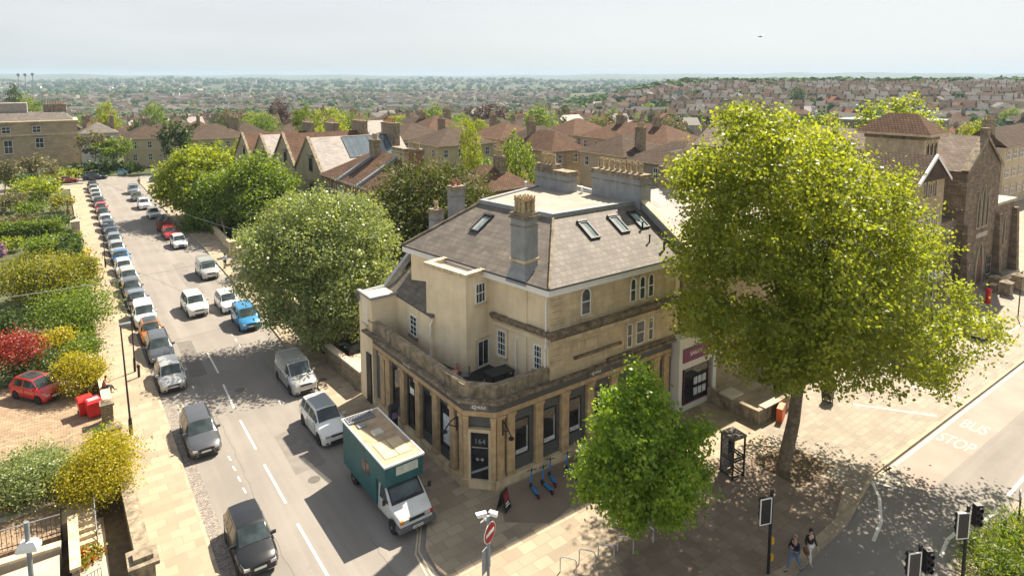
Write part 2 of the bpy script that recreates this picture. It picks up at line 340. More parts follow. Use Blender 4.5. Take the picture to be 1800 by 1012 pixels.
sheet('shaded_tarmac', [(20.0, 20.2), (18.6, 16.9), (20.8, 14.9), (25.3, 14.15), (30.4, 14.4), (33.3, 15.4), (33.2, 19.2), (29.0, 20.9), (24, 21.3)], .127, mat('worn_brown_flags', (.25, .19, .14), .95, var=.3, vs=.8, fine=.25, brick=('flat', .6, .6, .014, (.15, .115, .085), .3), stain=.4, scol=(.17, .13, .10), ss=.6))
sheet('tree_pit', [(31.2, 16.8), (34.6, 16.6), (34.5, 19.4), (31.3, 19.8)], .133, m_soil)
sheet('bus_bay', [(36.7, 12.6), (37.2, 14.75), (80, 14.8), (80, 12.2)], .002, m_buslane)
sheet('red_centre_strip', [(38.5, 9.6), (80, 9.6), (80, 7.6), (38.5, 7.9)], .002, m_buslane)
sheet('driveway', [(-14, 43.2), (1.75, 43.2), (1.75, 55.5), (-14, 57)], .06, m_block, -.2)
sheet('garden_lawn', [(-60, 55.4), (1.5, 55.4), (1.2, 158), (-60, 158)], .04, mat('garden_earth', (.075, .085, .03), 1, var=.5, vs=1, fine=.3))
sheet('front_garden_earth', [(-14, 30), (1.6, 30), (1.6, 43.2), (-14, 43.2)], .03, m_soil)
# markings
def line(name, pts, w, z=.004, m=None, kind='structure'):
    mb = MB()
    for a, b in pts:
        a, b = Vector(a), Vector(b); t = (b-a).normalized(); n = Vector((-t.y, t.x))*w/2
        mb.add([(*(a-n), z), (*(b-n), z), (*(b+n), z), (*(a+n), z)], [(0, 1, 2, 3)])
    return tag(mb.out(name, m or m_paint_w), kind=kind)
dashes = [((8.52, 20), (8.5, 24.4)), ((8.5, 25.8), (8.45, 30)), ((8.44, 31.9), (8.42, 36.05)), ((8.43, 37.9), (8.44, 41.9)), ((8.47, 43.7), (8.6, 47.8)), ((8.7, 49.9), (8.74, 54.3))]
line('centre_line', dashes, .12)
line('parking_bay_dashes', [((6.95, y), (6.92, y+.55)) for y in (31.6, 32.8, 34, 35.2, 36.4, 37.6)]+[((6.95, 30.6), (6.95, 31.1)), ((6.95, 30.6), (6.5, 30.6))]+[((6.75, y), (6.75, y+.6)) for y in (45.5, 46.9, 48.3)]+[((11.2, y), (11.2, y+.6)) for y in (42.5, 54, 55.4, 56.8)], .09)
line('double_yellow_left', [((5.6, 41.5), (5.45, 46.5)), ((5.85, 41.5), (5.7, 46.5))], .09, .006, m_paint_y)
ky = [(13.55, 32), (13.5, 27.6), (13.3, 26.1), (12.5, 24.8), (12.3, 23.2), (12.7, 21.4), (14, 18.6), (16.5, 15.9), (20.4, 14)]
line('double_yellow_corner', [(ky[i], ky[i+1]) for i in range(8)]+[((ky[i][0]-.22, ky[i][1]-.1), (ky[i+1][0]-.22, ky[i+1][1]-.1)) for i in range(8)], .08, .006, m_paint_y)
line('double_yellow_right_kerb', [((14.35, 76), (14.35, 86)), ((14.1, 76), (14.1, 86)), ((14.0, 62), (14.0, 67))], .1, .006, m_paint_y)
line('bus_bay_lines', [((36.3, 14.75), (80, 14.8)), ((35.6, 15.0), (36.9, 12.6)), ((36.2, 14.95), (37.4, 14.8))], .2, .008, m_paint_y)
line('crossing_zigzags', [((34.2, 14.0), (35.2, 14.85)), ((32.2, 13.0), (34.2, 14.0)), ((35.2, 14.85), (35.6, 13.8)), ((30.5, 12.6), (32.2, 13.0)), ((32.0, 10.3), (33.5, 10.55)), ((33.5, 10.55), (34.5, 10.5))], .16, .006)
line('right_street_centre_line', [((36.4, 9.98), (38.1, 9.98)), ((39.8, 10), (42.6, 10.02)), ((45, 10), (48, 10)), ((51, 10), (54, 10)), ((57, 10), (60, 10))], .16, .008)
line('loading_bay_line', [((45.5, 15.5), (42.6, 19.5)), ((49.5, 15.5), (48.6, 18.5))], .12, .135)
line('parking_bay_edge', [((58, 17.6), (80, 17.6))], .1, .135)
def text_mesh(name, s, size, M, m, parent=None, ext=.01, bold=0):
    c = bpy.data.curves.new(name, 'FONT'); c.body = s; c.size = size; c.extrude = ext; c.align_x = 'CENTER'; c.align_y = 'CENTER'; c.offset = bold
    t = bpy.data.objects.new('tmp', c); COL.objects.link(t); bpy.context.view_layer.update()
    me = bpy.data.meshes.new_from_object(t.evaluated_get(bpy.context.evaluated_depsgraph_get())); bpy.data.objects.remove(t); bpy.data.curves.remove(c)
    if parent is not None: M = wm(parent).inverted() @ M
    me.transform(M); me.materials.clear(); me.materials.append(m); me.polygons.foreach_set('material_index', [0]*len(me.polygons)); me.name = name
    o = bpy.data.objects.new(name, me); COL.objects.link(o)
    if parent is not None: o.parent = parent
    return o
def TM(origin, right, up):
    r = Vector(right).normalized(); u = Vector(up).normalized(); n = r.cross(u)
    return Matrix(((r.x, u.x, n.x, origin[0]), (r.y, u.y, n.y, origin[1]), (r.z, u.z, n.z, origin[2]), (0, 0, 0, 1)))
for s_, x_ in (('BUS', 46.15), ('STOP', 43.2)):
    o = text_mesh('bus_stop_lettering', s_, 1.0, TM((x_, 13.6, .004), (0, -1, 0), (1, 0, 0)) @ Matrix.Diagonal((.85 if s_ == 'BUS' else .78, 1.9, 1, 1)), m_paint_y, bold=.004); tag(o, kind='structure')

sheet('tarmac_repair', [(9.6, 34.0), (11.4, 34.1), (11.3, 38.9), (9.7, 38.8)], -.0005, mat('tarmac_repair', (.20, .18, .16), .95, var=.25, fine=.3))
sheet('tarmac_repair', [(6.9, 50.3), (8.0, 50.2), (8.1, 57.9), (7.0, 58)], -.0005, mat('tarmac_repair_b', (.165, .148, .13), .95, var=.25, fine=.3))
sheet('tarmac_repair', [(10.2, 70), (11.4, 70), (11.4, 84), (10.1, 84)], -.0005, bpy.data.materials['tarmac_repair'])
mb = MB()
for a, b in (((7.4, 20), (7.2, 31)), ((7.2, 31), (7.35, 40)), ((7.35, 40), (7.2, 50)), ((10.9, 22), (11.0, 27)), ((20, 9), (60, 9.3))):
    a, b = Vector(a), Vector(b); t_ = (b-a).normalized(); n_ = Vector((-t_.y, t_.x))*.009
    for k in range(12):
        p0, p1 = a.lerp(b, k/12), a.lerp(b, (k+1)/12); w0 = math.sin(k*2.3)*.06; w1 = math.sin((k+1)*2.3)*.06; m_ = Vector((-t_.y, t_.x)); mb.add([(*(p0+m_*w0-n_), -.0002), (*(p1+m_*w1-n_), -.0002), (*(p1+m_*w1+n_), -.0002), (*(p0+m_*w0+n_), -.0002)], [(0, 1, 2, 3)])
tag(mb.out('road_joint', mat('bitumen_joint', (.10, .09, .08), .9)), kind='structure')
for i, (x_, y_, z_, lb) in enumerate(((9.4, 46.2, .002, 'round iron manhole cover in the tree shadow on the street'), (10.3, 33.0, .002, 'round iron manhole cover left of the teal truck'), (14.6, 44.0, .128, 'iron cover in the sunlit patch of the right pavement'), (44.5, 8.6, .004, 'round iron manhole cover in the right hand street'))):
    mb = MB(); mb.lathe((0, 0, 0), [(.33, 0), (.33, .004)], seg=20); o = mb.out('manhole_cover', mat('worn_iron', (.12, .105, .09), .6, var=.5, vs=14)); o.location = (x_, y_, z_); tag(o, lb, 'manhole cover', 'manhole covers')
# ---------------- windows ----------------
def window(par, o, r, n, wd, ht, nx=2, ny=2, arch=False, fw=.07, m=None, sur=None, glass=None, name='window', meet=True, sill=None):
    """o = bottom centre on the wall, r = unit vector along the wall, n = outward normal"""
    r = Vector((*r, 0)) if len(r) == 2 else Vector(r); n = Vector((*n, 0)) if len(n) == 2 else Vector(n); r.normalize(); n.normalize(); u = Vector((0, 0, 1)); o = Vector(o)
    M = Matrix(((r.x, n.x, 0, o.x), (r.y, n.y, 0, o.y), (0, 0, 1, o.z), (0, 0, 0, 1)))   # x along, y out, z up
    mb = MB(); mb.T = M; a = wd/2
    if arch:
        hs = ht-a; k = 10
        outer = [(-a, 0), (a, 0)]+[(a*math.cos(math.pi*i/k), hs+a*math.sin(math.pi*i/k)) for i in range(k+1)]
    else: outer = [(-a, 0), (a, 0), (a, ht), (-a, ht)]
    inner = [(x*(1-fw/a), fw+(z-fw)*(1-fw/ht) if z > 0 else fw) for x, z in outer]
    n_ = len(outer)
    vs = [(x, .05, z) for x, z in outer]+[(x, .05, z) for x, z in inner]+[(x, .0, z) for x, z in outer]+[(x, .012, z) for x, z in inner]
    fs = []
    for i in range(n_):
        j = (i+1) % n_; fs += [(i, j, n_+j, n_+i), (2*n_+i, 2*n_+j, j, i), (n_+i, n_+j, 3*n_+j, 3*n_+i)]
    mb.add(vs, fs)
    for i in range(1, nx):
        x = -a+wd*i/nx; mb.box(x-.015, x+.015, .013, .04, fw, ht-fw-(.12 if arch else 0))
    for i in range(1, ny):
        z = ht*i/ny; t = .03 if (meet and i == ny//2) else .014; mb.box(-a+fw, a-fw, .014, .046, z-t, z+t)
    w_ = mb.out(name, m or m_white, par)
    g = MB(); g.T = M; g.poly([(x, .015, z) for x, z in inner]); g.out('pane', glass or m_glass, w_)
    if sill is not None: g = MB(); g.T = M; g.box(-a-.08, a+.08, .001, .16, -.14, -.01); g.out('sill', sill, w_)
    if sur is not None:
        g = MB(); g.T = M; t = .16
        if arch:
            k = 10; pr = [(a*math.cos(math.pi*i/k), ht-a+a*math.sin(math.pi*i/k)) for i in range(k+1)]; po = [((a+t)*math.cos(math.pi*i/k), ht-a+(a+t)*math.sin(math.pi*i/k)) for i in range(k+1)]
            v = [(x, .07, z) for x, z in pr]+[(x, .07, z) for x, z in po]+[(x, .0, z) for x, z in pr]+[(x, .0, z) for x, z in po]; q = k+1; fs = []
            for i in range(k): fs += [(i, i+1, q+i+1, q+i), (i+1, i, 2*q+i, 2*q+i+1), (q+i, q+i+1, 3*q+i+1, 3*q+i)]
            g.add(v, fs)
        else: g.box(-a-t, a+t, .001, .07, ht+.001, ht+t); g.box(-a-t, -a-.001, .001, .07, 0, ht); g.box(a+.001, a+t, .001, .07, 0, ht)
        g.out('surround', sur, w_)
    return w_
def pots(par, pts, r=.13, h=.75, m=None, crown=True):
    for p in pts:
        mb = MB(); mb.lathe(p, [(r*1.05, 0), (r*1.1, .06), (r*.9, .1), (r*.78, h*.75), (r*1.05, h*.8), (r*1.0, h*.86), (r*.8, h)], seg=10)
        if crown:
            for k in range(5): a = k*1.2566; mb.cbox((p[0]+r*.8*math.cos(a), p[1]+r*.8*math.sin(a), p[2]+h+.04), (.06, .06, .12), rz=a)
        mb.out('chimney_pot', m or m_pot, par, smooth=40)
def ring(mb, outer, inner, z0, z1, m=0, closed=True):
    n = len(outer); v = [(*p, z0) for p in outer]+[(*p, z0) for p in inner]+[(*p, z1) for p in outer]+[(*p, z1) for p in inner]
    fs = []
    for i in range(n if closed else n-1):
        j = (i+1) % n; fs += [(i, j, n+j, n+i), (2*n+i, 2*n+j, 3*n+j, 3*n+i), (i, j, 2*n+j, 2*n+i), (n+i, n+j, 3*n+j, 3*n+i)]
    if not closed: fs += [(0, n, 3*n, 2*n), (n-1, 2*n-1, 4*n-1, 3*n-1)]
    mb.add(v, fs, m)
def offs(pts, d):
    """offset an open polyline to its left by d"""
    out = []; n = len(pts); P = [Vector(p) for p in pts]
    for i in range(n):
        ns = []
        if i > 0: t = (P[i]-P[i-1]).normalized(); ns.append(Vector((-t.y, t.x)))
        if i < n-1: t = (P[i+1]-P[i]).normalized(); ns.append(Vector((-t.y, t.x)))
        m = sum(ns, Vector((0, 0))); m.normalize(); out.append(tuple(P[i]+m*d/max(.3, m.dot(ns[0]))))
    return out

# ---------------- the corner building ----------------
B = thing('corner_building', 'cream and golden stone corner building with grey shopfront, roof terrace and hipped slate roof', 'building', (16.6, 26.2, 0))
FAC = [(16.22, 39.3), (16.6, 27.45), (17.86, 26.2), (31.85, 26.2)]          # street line, running round the chamfer
core = offs(FAC, .22)
mb = MB(); mb.prism(core+[(31.85, 39.5), (16.4, 39.5)], 0, 4.6, 0, 1); mb.out('ground_floor_wall', [m_grey, m_dark], B)
mb = MB(); ring(mb, offs(FAC, -.06), offs(FAC, .215), 0, .62, closed=False); mb.out('plinth', m_stone_p, B)
mb = MB(); ring(mb, offs(FAC, -.03), offs(FAC, .215), 4.22, 4.5, closed=False); mb.out('architrave', m_stone_o, B)
mb = MB(); ring(mb, FAC, offs(FAC, .21), 4.503, 4.98, closed=False); mb.out('fascia', m_grey, B)
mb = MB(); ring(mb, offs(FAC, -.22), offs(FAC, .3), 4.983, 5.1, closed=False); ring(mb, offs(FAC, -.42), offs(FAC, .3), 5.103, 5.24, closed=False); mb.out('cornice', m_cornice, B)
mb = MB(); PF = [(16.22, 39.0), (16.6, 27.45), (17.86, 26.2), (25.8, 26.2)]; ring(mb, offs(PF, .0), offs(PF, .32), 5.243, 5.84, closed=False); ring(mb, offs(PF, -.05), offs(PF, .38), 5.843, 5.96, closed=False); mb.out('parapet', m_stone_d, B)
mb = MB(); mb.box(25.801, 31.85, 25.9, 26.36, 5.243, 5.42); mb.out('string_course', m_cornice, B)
# pilasters of the right front
def pil(x0, x1, cap=True):
    mb = MB(); mb.box(x0, x1, 26.2, 26.43, .623, 4.0); mb.box(x0-.03, x1+.03, 26.13, 26.43, .623, .8); mb.box(x0-.02, x1+.02, 26.165, 26.43, 3.98, 4.07); mb.box(x0-.05, x1+.05, 26.12, 26.43, 4.073, 4.217); mb.out('pilaster', m_stone_o, B)
for x0, x1 in ((17.95, 18.42), (18.62, 19.12), (20.56, 21.09), (22.45, 23.0), (24.45, 24.98), (26.4, 26.95), (28.3, 28.85), (30.2, 30.75), (31.2, 31.7)): pil(x0, x1)
m_dglass = glassmat('dark_shop_glass', (.008, .009, .01), .04)
m_print = mat('window_posters', (.55, .57, .60), .7, var=.5, vs=9)
for x0, x1 in ((19.2, 20.23), (21.19, 22.18), (23.12, 24.1), (25.1, 26.1), (27.1, 28.1), (29.0, 30.0)):
    w_ = window(B, ((x0+x1)/2, 26.42, 1.4), (1, 0), (0, -1), x1-x0, 2.1, 1, 1, fw=.06, m=m_black, glass=m_dglass, name='shop_window')
    mb = MB(); mb.box(x0+.1, x1-.1, 26.385, 26.4, 1.5, 1.75); mb.out('poster_strip', m_print, w_)
    mb = MB(); mb.box(x1-.2, x1-.1, 26.385, 26.4, 1.76, 3.0); mb.out('pull_bar', m_greyr, w_)
# left front (slightly skewed): local frame along the wall
LT = Vector((16.22-16.6, 39.3-27.45)).normalized(); LN = Vector((-LT.y, LT.x)); 
def LF(s, out=0.0): p = Vector((16.6, 27.45))+LT*s+LN*out; return (p.x, p.y)
def lbox(mb, s0, s1, o0, o1, z0, z1, m=0): mb.prism([LF(s0, o0), LF(s1, o0), LF(s1, o1), LF(s0, o1)], z0, z1, m)
for s0, s1 in ((.08, .45), (.9, 1.4), (2.75, 3.3), (4.75, 5.3), (6.7, 7.25), (8.65, 9.25), (9.4, 10.0)):
    mb = MB(); lbox(mb, s0, s1, -.215, 0, .623, 4.0); lbox(mb, s0-.03, s1+.03, -.215, .07, .623, .8); lbox(mb, s0-.05, s1+.05, -.215, .08, 4.003, 4.217); mb.out('pilaster', m_stone_o, B)
for i, (s0, s1) in enumerate(((1.55, 2.6), (3.5, 4.5), (5.5, 6.45), (7.4, 8.45))):
    c = LF((s0+s1)/2, -.21)
    if i == 2:
        w_ = window(B, (*c, .15), -LT, LN, .95, 3.7, 1, 1, fw=.06, m=m_black, glass=m_dglass, name='side_door'); mb = MB(); lbox(mb, 5.7, 6.2, -.17, -.16, 2.9, 3.3); mb.out('notice', m_white, w_)
    else:
        w_ = window(B, (*c, 1.3), -LT, LN, s1-s0, 2.5, 1, 1, fw=.06, m=m_black, glass=m_dglass, name='shop_window')
        if i == 0: mb = MB(); lbox(mb, s0+.1, s0+.75, -.17, -.155, 1.6, 3.3); mb.out('poster', mat('white_poster', (.6, .63, .66), .6, var=.35, vs=4), w_)
# chamfer with the entrance
CT = Vector((17.86-16.6, 26.2-27.45)).normalized(); CN = Vector((CT.y, -CT.x)); CL = 1.775
if CN.y > 0: CN = -CN
def CFp(s, out=0.0): p = Vector((16.6, 27.45))+CT*s+CN*out; return (p.x, p.y)
def chb(mb, s0, s1, o0, o1, z0, z1, m=0): mb.prism([CFp(s0, o0), CFp(s1, o0), CFp(s1, o1), CFp(s0, o1)], z0, z1, m)
for s0, s1 in ((.0, .27), (CL-.27, CL)):
    mb = MB(); chb(mb, s0, s1, -.2, .03, .0, 4.0); chb(mb, s0-.03, s1+.03, -.2, .1, 4.003, 4.217); chb(mb, s0-.02, s1+.02, -.2, .09, 0, .6); mb.out('pilaster', m_stone_o, B)
mb = MB(); chb(mb, .275, CL-.275, -.2, .05, 3.32, 3.5); chb(mb, .275, .4, -.2, .04, 0, 3.318); chb(mb, CL-.4, CL-.275, -.2, .04, 0, 3.318); mb.out('door_surround', m_stone_p, B)
dr = MB(); dr.T = None
d_ = window(B, (*CFp(CL/2, -.1), .12), CT, CN, 1.0, 3.15, 1, 1, fw=.06, m=m_black, glass=m_dglass, name='entrance_door')
def chM(s, out, z): return TM((*CFp(s, out), z), (CT.x, CT.y, 0), (0, 0, 1))
text_mesh('house_number', '164', .42, chM(CL/2, -.07, 2.75), mat('etched_number', (.25, .27, .27), .5), d_, .004)
mb = MB(); chb(mb, .45, CL-.45, -.075, -.07, 2.38, 2.44); chb(mb, .45, CL-.45, -.078, -.072, .15, .35); mb.out('rail', m_greyr, d_)
mb = MB(); mb.T = chM(CL/2, -.055, 1.15) @ Matrix.Rotation(R(24), 4, 'Z'); mb.box(-.52, .52, -.06, .06, 0, .01); mb.out('diagonal_stripe', m_greyr, d_)
mb = MB(); mb.T = chM(CL/2, -.055, 1.75)
for x in (-.13, .13): mb.lathe((x, 0, 0), [(.09, 0), (.09, .01)], seg=12)
mb.out('round_stickers', m_greyr, d_)
mb = MB(); chb(mb, .38, CL-.38, .002, .05, 4.55, 4.93); sg = mb.out('sign_board', mat('sign_grey', (.16, .165, .165), .6), B)
text_mesh('sign_lettering', 'cj', .36, chM(CL/2-.3, .055, 4.77), m_white, sg, .008, .006); text_mesh('sign_lettering', 'HOLE', .2, chM(CL/2+.1, .055, 4.74), m_white, sg, .008, .006)
for px_ in (25.05,):
    mb = MB(); mb.box(px_-.6, px_+.6, 26.14, 26.195, 4.56, 4.93); sg = mb.out('sign_board', mat('sign_grey_b', (.13, .135, .135), .6), B)
    text_mesh('sign_lettering', 'cj', .32, TM((px_-.28, 26.13, 4.77), (1, 0, 0), (0, 0, 1)), m_white, sg, .006, .005); text_mesh('sign_lettering', 'HOLE', .2, TM((px_+.12, 26.13, 4.74), (1, 0, 0), (0, 0, 1)), m_white, sg, .006, .005)
c = LF(6.2, .055); text_mesh('sign_lettering', 'cj HOLE', .26, TM((*c, 4.74), (-LT.x, -LT.y, 0), (0, 0, 1)), m_white, B, .006, .005)
# scroll brackets by the door (wrought iron lamps)
for (bx, by, nx_, ny_) in ((18.3, 26.2, 0, -1), (*LF(.6), LN.x, LN.y)):
    mb = MB(); q = Vector((bx, by)); n2 = Vector((nx_, ny_))
    f = lambda o, z: (*(q+n2*o), z)
    mb.tube([f(.02, 3.9), f(.45, 3.72), f(.8, 3.35)], .035); mb.tube([f(.02, 3.3), f(.3, 3.45), f(.55, 3.6)], .03); mb.tube([f(.02, 3.1), f(.02, 4.0)], .05); mb.cbox(f(.8, 3.28), (.22, .22, .12)); mb.out('lamp_bracket', m_black, B)
# end pier, side wing
mb = MB(); mb.prism([(16.2, 38.4), (18.0, 38.4), (18.0, 40.4), (16.15, 40.4)], 0, 7.5, 0); 
mb.prism([(18.001, 33.6), (21.0, 33.6), (21.0, 40.3), (18.001, 40.3)], 4.6, 7.35, 0); mb.out('wing_wall', m_cream, B)
mb = MB(); mb.box(16.1, 16.19, 38.6, 39.3, .1, 3.6); mb.out('side_gate', m_black, B)
mb = MB(); v = [(18.0, 33.5, 7.36), (18.0, 40.0, 7.36), (21.0, 40.0, 9.6), (21.0, 33.5, 9.6)]; mb.poly(v); mb.poly([(18.0, 33.5, 7.36), (21, 33.5, 9.6), (21, 33.5, 7.36)]); mb.out('wing_roof', m_slate, B)
mb = MB(); mb.box(16.05, 18.05, 38.25, 38.5, 7.502, 7.66); mb.box(16.05, 16.3, 38.501, 40.5, 7.502, 7.66)
mb.add([(16.05, 40.2, 7.5), (18, 40.2, 7.6), (20.2, 40.2, 9.9), (21.2, 40.2, 10.2), (21.2, 40.55, 10.2), (20.2, 40.55, 9.9), (18, 40.55, 7.6), (16.05, 40.55, 7.5)]+[(x, y, z-.6) for x, y, z in ((16.05, 40.2, 7.5), (18, 40.2, 7.6), (20.2, 40.2, 9.9), (21.2, 40.2, 10.2), (21.2, 40.55, 10.2), (20.2, 40.55, 9.9), (18, 40.55, 7.6), (16.05, 40.55, 7.5))],
    [(0, 1, 6, 7), (1, 2, 5, 6), (2, 3, 4, 5), (0, 1, 9, 8), (1, 2, 10, 9), (2, 3, 11, 10), (7, 6, 14, 15), (6, 5, 13, 14), (5, 4, 12, 13)]); mb.out('wing_coping', m_lead, B)
window(B, (18.0, 35.85, 5.45), (0, -1), (-1, 0), .95, 1.35, 2, 4, sill=m_cornice)
window(B, (16.2, 39.4, 5.6), (0, -1), (-1, 0), .7, 1.6, 2, 4, sill=m_stone_p)
# upper block
D = Vector((-.184, .983)); NN = Vector((-.983, -.184)); C0 = Vector((21.5, 26.3))
def FL(s, o=0.0): p = C0+D*s+NN*o; return (p.x, p.y)
UP = [(21.5, 26.3), (32.6, 26.3), (32.6, 40.2), FL(12.4)]
mb = MB(); mb.prism(UP, 4.6, 10.5); n0 = len(mb.f); mb.out('upper_wall', m_cream, B)
mb = MB(); mb.box(21.5, 32.0, 26.12, 26.297, 5.0, 10.36)
for k in range(13): z = 5.95+k*.36; t = .62 if k % 2 else .9; (z < 10 and (z < 7.2 or z > 8)) and mb.box(21.44, 21.46+t, 26.06, 26.118, z, z+.33)
mb.out('stone_front', m_stone, B)
mb = MB(); mb.box(21.42, 32.0, 25.98, 26.117, 7.3, 7.55); mb.out('frieze', m_stone_p, B)
mb = MB(); mb.box(21.2, 32.0, 25.72, 26.116, 7.9, 8.08); mb.box(21.3, 32.0, 25.84, 26.116, 7.72, 7.897)
for s0, s1 in ((-.05, 4.4),): mb.prism([FL(s0, .001), FL(s1, .001), FL(s1, .32), FL(s0, .32)], 7.9, 8.08); mb.prism([FL(s0, .001), FL(s1, .001), FL(s1, .2), FL(s0, .2)], 7.72, 7.897)
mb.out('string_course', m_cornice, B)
mb = MB(); mb.prism([FL(.0, .001), FL(4.4, .001), FL(4.4, .07), FL(0, .07)], 7.3, 7.55); mb.prism([FL(1.6, .001), FL(3.1, .001), FL(3.1, .08), FL(1.6, .08)], 8.083, 10.34); mb.prism([FL(1.6, .001), FL(3.0, .001), FL(3.0, .09), FL(1.6, .09)], 4.7, 7.29); mb.out('pilaster_panel', m_cream, B)
window(B, (24.1, 26.12, 8.5), (1, 0), (0, -1), .75, 1.6, 1, 2, arch=True, sur=m_stone_p, sill=m_stone_p)
for x in (28.0, 28.82, 29.6): window(B, (x, 26.12, 8.45), (1, 0), (0, -1), .52, 1.5, 1, 2, arch=True, sur=m_stone_p, sill=m_stone_p)
for x, wd in ((27.77, .48), (28.72, .78), (29.67, .48)): window(B, (x, 26.12, 5.6), (1, 0), (0, -1), wd, 1.5, 1, 2, sur=m_stone_p)
mb = MB(); mb.box(23.5, 25.3, 26.09, 26.119, 6.5, 7.0); mb.out('carved_panel', m_stone_p, B)
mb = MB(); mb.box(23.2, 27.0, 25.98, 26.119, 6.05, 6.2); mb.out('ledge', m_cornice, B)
fr = -D; window(B, (*FL(.76, .0), 5.6), fr, NN, .62, 1.45, 3, 4, sill=m_stone_p); window(B, (*FL(3.65, .0), 5.5), fr, NN, .7, 1.6, 3, 4, sill=m_stone_p, sur=m_cream)
# stair tower
E1 = Vector((.983, .184)); T0 = Vector((18.8, 30.65))
def TW(a, b): p = T0+E1*a+D*b; return (p.x, p.y)
mb = MB(); mb.prism([TW(0, 0), TW(2.5, 0), TW(2.5, 3.7), TW(0, 3.7)], 4.6, 10.45, 0, 1); mb.out('stair_tower', [m_cream, m_flat], B)
mb = MB(); o_ = [TW(-.1, -.1), TW(2.2, -.1), TW(2.2, 3.8), TW(-.1, 3.8)]; i_ = [TW(.3, .3), TW(1.8, .3), TW(1.8, 3.4), TW(.3, 3.4)]; ring(mb, o_, i_, 10.452, 10.72); mb.out('tower_coping', m_stone_p, B)
window(B, (*TW(1.15, 0), 8.7), E1, -D, .82, 1.25, 3, 2, sill=m_stone_p)
window(B, (*TW(1.35, 0), 4.7), E1, -D, .95, 1.65, 2, 1, meet=False, name='terrace_door', sur=m_stone_p)
# fascia, gutter, roof
EV = [(21.05, 25.72), (32.6, 25.72), (32.6, 40.6), (18.75, 38.9)]
EVi = [(21.52, 26.31), (32.59, 26.31), (32.59, 40.1), (19.3, 38.4)]
mb = MB(); mb.prism(EV, 10.26, 10.66); mb.out('eaves_board', m_white, B)
E2 = [(20.98, 25.64), (32.6, 25.64), (32.6, 40.7), (18.65, 38.95)]
mb = MB(); mb.tube([(32.6, 25.66, 10.69), (21.0, 25.66, 10.69)], .05, seg=6); mb.tube([(20.98, 25.68, 10.69), (18.68, 38.9, 10.69)], .05, seg=6); mb.out('gutter', m_black, B)
TP = [(25.0, 30.2), (32.6, 30.2), (32.6, 40.0), (23.9, 36.8)]
mb = MB(); mb.prism(EV, 10.662, 13.4, 0, 1, top=TP); mb.out('roof', [m_slate, m_flat], B)
mb = MB(); TPi = [(25.3, 30.5), (32.3, 30.5), (32.3, 39.7), (24.2, 36.7)]; ring(mb, [(24.9, 30.1), (32.6, 30.1), (32.6, 40.1), (23.8, 36.9)], TPi, 13.3, 13.62); mb.out('roof_upstand', m_lead, B)
mb = MB(); mb.prism(TPi, 13.42, 13.5); mb.out('flat_roof', m_flat, B)
mb = MB(); mb.tube([(21.05, 25.72, 10.7), (24.95, 30.15, 13.42)], .09, seg=6); mb.out('hip_ridge', m_stone_d, B); mb = MB(); mb.tube([(18.75, 38.9, 10.7), (23.85, 36.85, 13.42)], .09, seg=6); mb.out('hip_ridge', m_stone_d, B)
def slope_pt(p0, du, dv, u, v): return p0+du*u+dv*v
def skylight(c, du, dv, wd, ln):
    du = Vector(du).normalized(); dv = Vector(dv).normalized(); n = du.cross(dv); n = n if n.z > 0 else -n; c = Vector(c)
    M = Matrix(((du.x, dv.x, n.x, c.x), (du.y, dv.y, n.y, c.y), (du.z, dv.z, n.z, c.z), (0, 0, 0, 1)))
    mb = MB(); mb.T = M; a, b = wd/2, ln/2
    ring(mb, [(-a, -b), (a, -b), (a, b), (-a, b)], [(-a+.1, -b+.1), (a-.1, -b+.1), (a-.1, b-.1), (-a+.1, b-.1)], -.05, .14); mb.box(-a, a, b, b+.15, -.05, .19)
    s_ = mb.out('skylight', m_dark, B); g = MB(); g.T = M; g.box(-a+.1, a-.1, -b+.1, b-.1, .02, .08); g.out('pane', glassmat('skylight_glass', (.09, .13, .13), .05), s_)
    if wd > .8: g = MB(); g.T = M; g.box(-.02, .02, -b+.1, b-.1, .081, .1); g.box(-a+.12, -.05, -b+.12, b-.12, .081, .083); g.out('blind', m_greyr, s_)
def front_z(y): return 10.66+(y-25.72)*(2.74/(30.2-25.72))
dvf = (0, 4.48, 2.74)
for x, y in ((26.75, 30.0-.65), (29.4, 29.55-.2), (31.3, 29.5-.1)): y -= .35; skylight((x+.0, y-.2, front_z(y-.2)), (1, 0, 0), dvf, .82, 1.5)
e0, e1, t0 = Vector((21.05, 25.72, 10.66)), Vector((18.75, 38.9, 10.66)), Vector((25.0, 30.2, 13.4)); t1 = Vector((23.9, 36.8, 13.4))
du = (e1-e0).normalized(); dv = (t0+(t1-t0)*.5-(e0+(e1-e0)*.5)); dv = (dv-du*dv.dot(du)).normalized(); 
pc = Vector((22.55, 34.7, 0)); nl = du.cross(dv); pc.z = e0.z-((pc-e0).x*nl.x+(pc-e0).y*nl.y)/nl.z
skylight(pc, -du, dv, .85, 1.55)
# party wall and chimneys
mb = MB()
for x0, x1, dz, k in ((32.45, 32.85, 0, 0),):
    yz = [(25.7, 10.3), (25.7, 11.15), (29.6, 13.55), (40, 13.9), (40, 10.3)]
    mb.add([(x0, y, z) for y, z in yz]+[(x1, y, z) for y, z in yz], [(0, 1, 2, 3, 4), (9, 8, 7, 6, 5), (0, 1, 6, 5), (1, 2, 7, 6), (2, 3, 8, 7)])
mb.out('party_wall', m_greyr, B)
mb = MB(); mb.add([(32.35, 25.65, 11.16), (32.95, 25.65, 11.16), (32.95, 29.6, 13.6), (32.35, 29.6, 13.6), (32.35, 25.65, 11.28), (32.95, 25.65, 11.28), (32.95, 29.6, 13.72), (32.35, 29.6, 13.72)], [(4, 5, 6, 7), (0, 1, 5, 4), (0, 4, 7, 3), (1, 2, 6, 5)]); mb.out('party_wall_coping', m_stone_p, B)
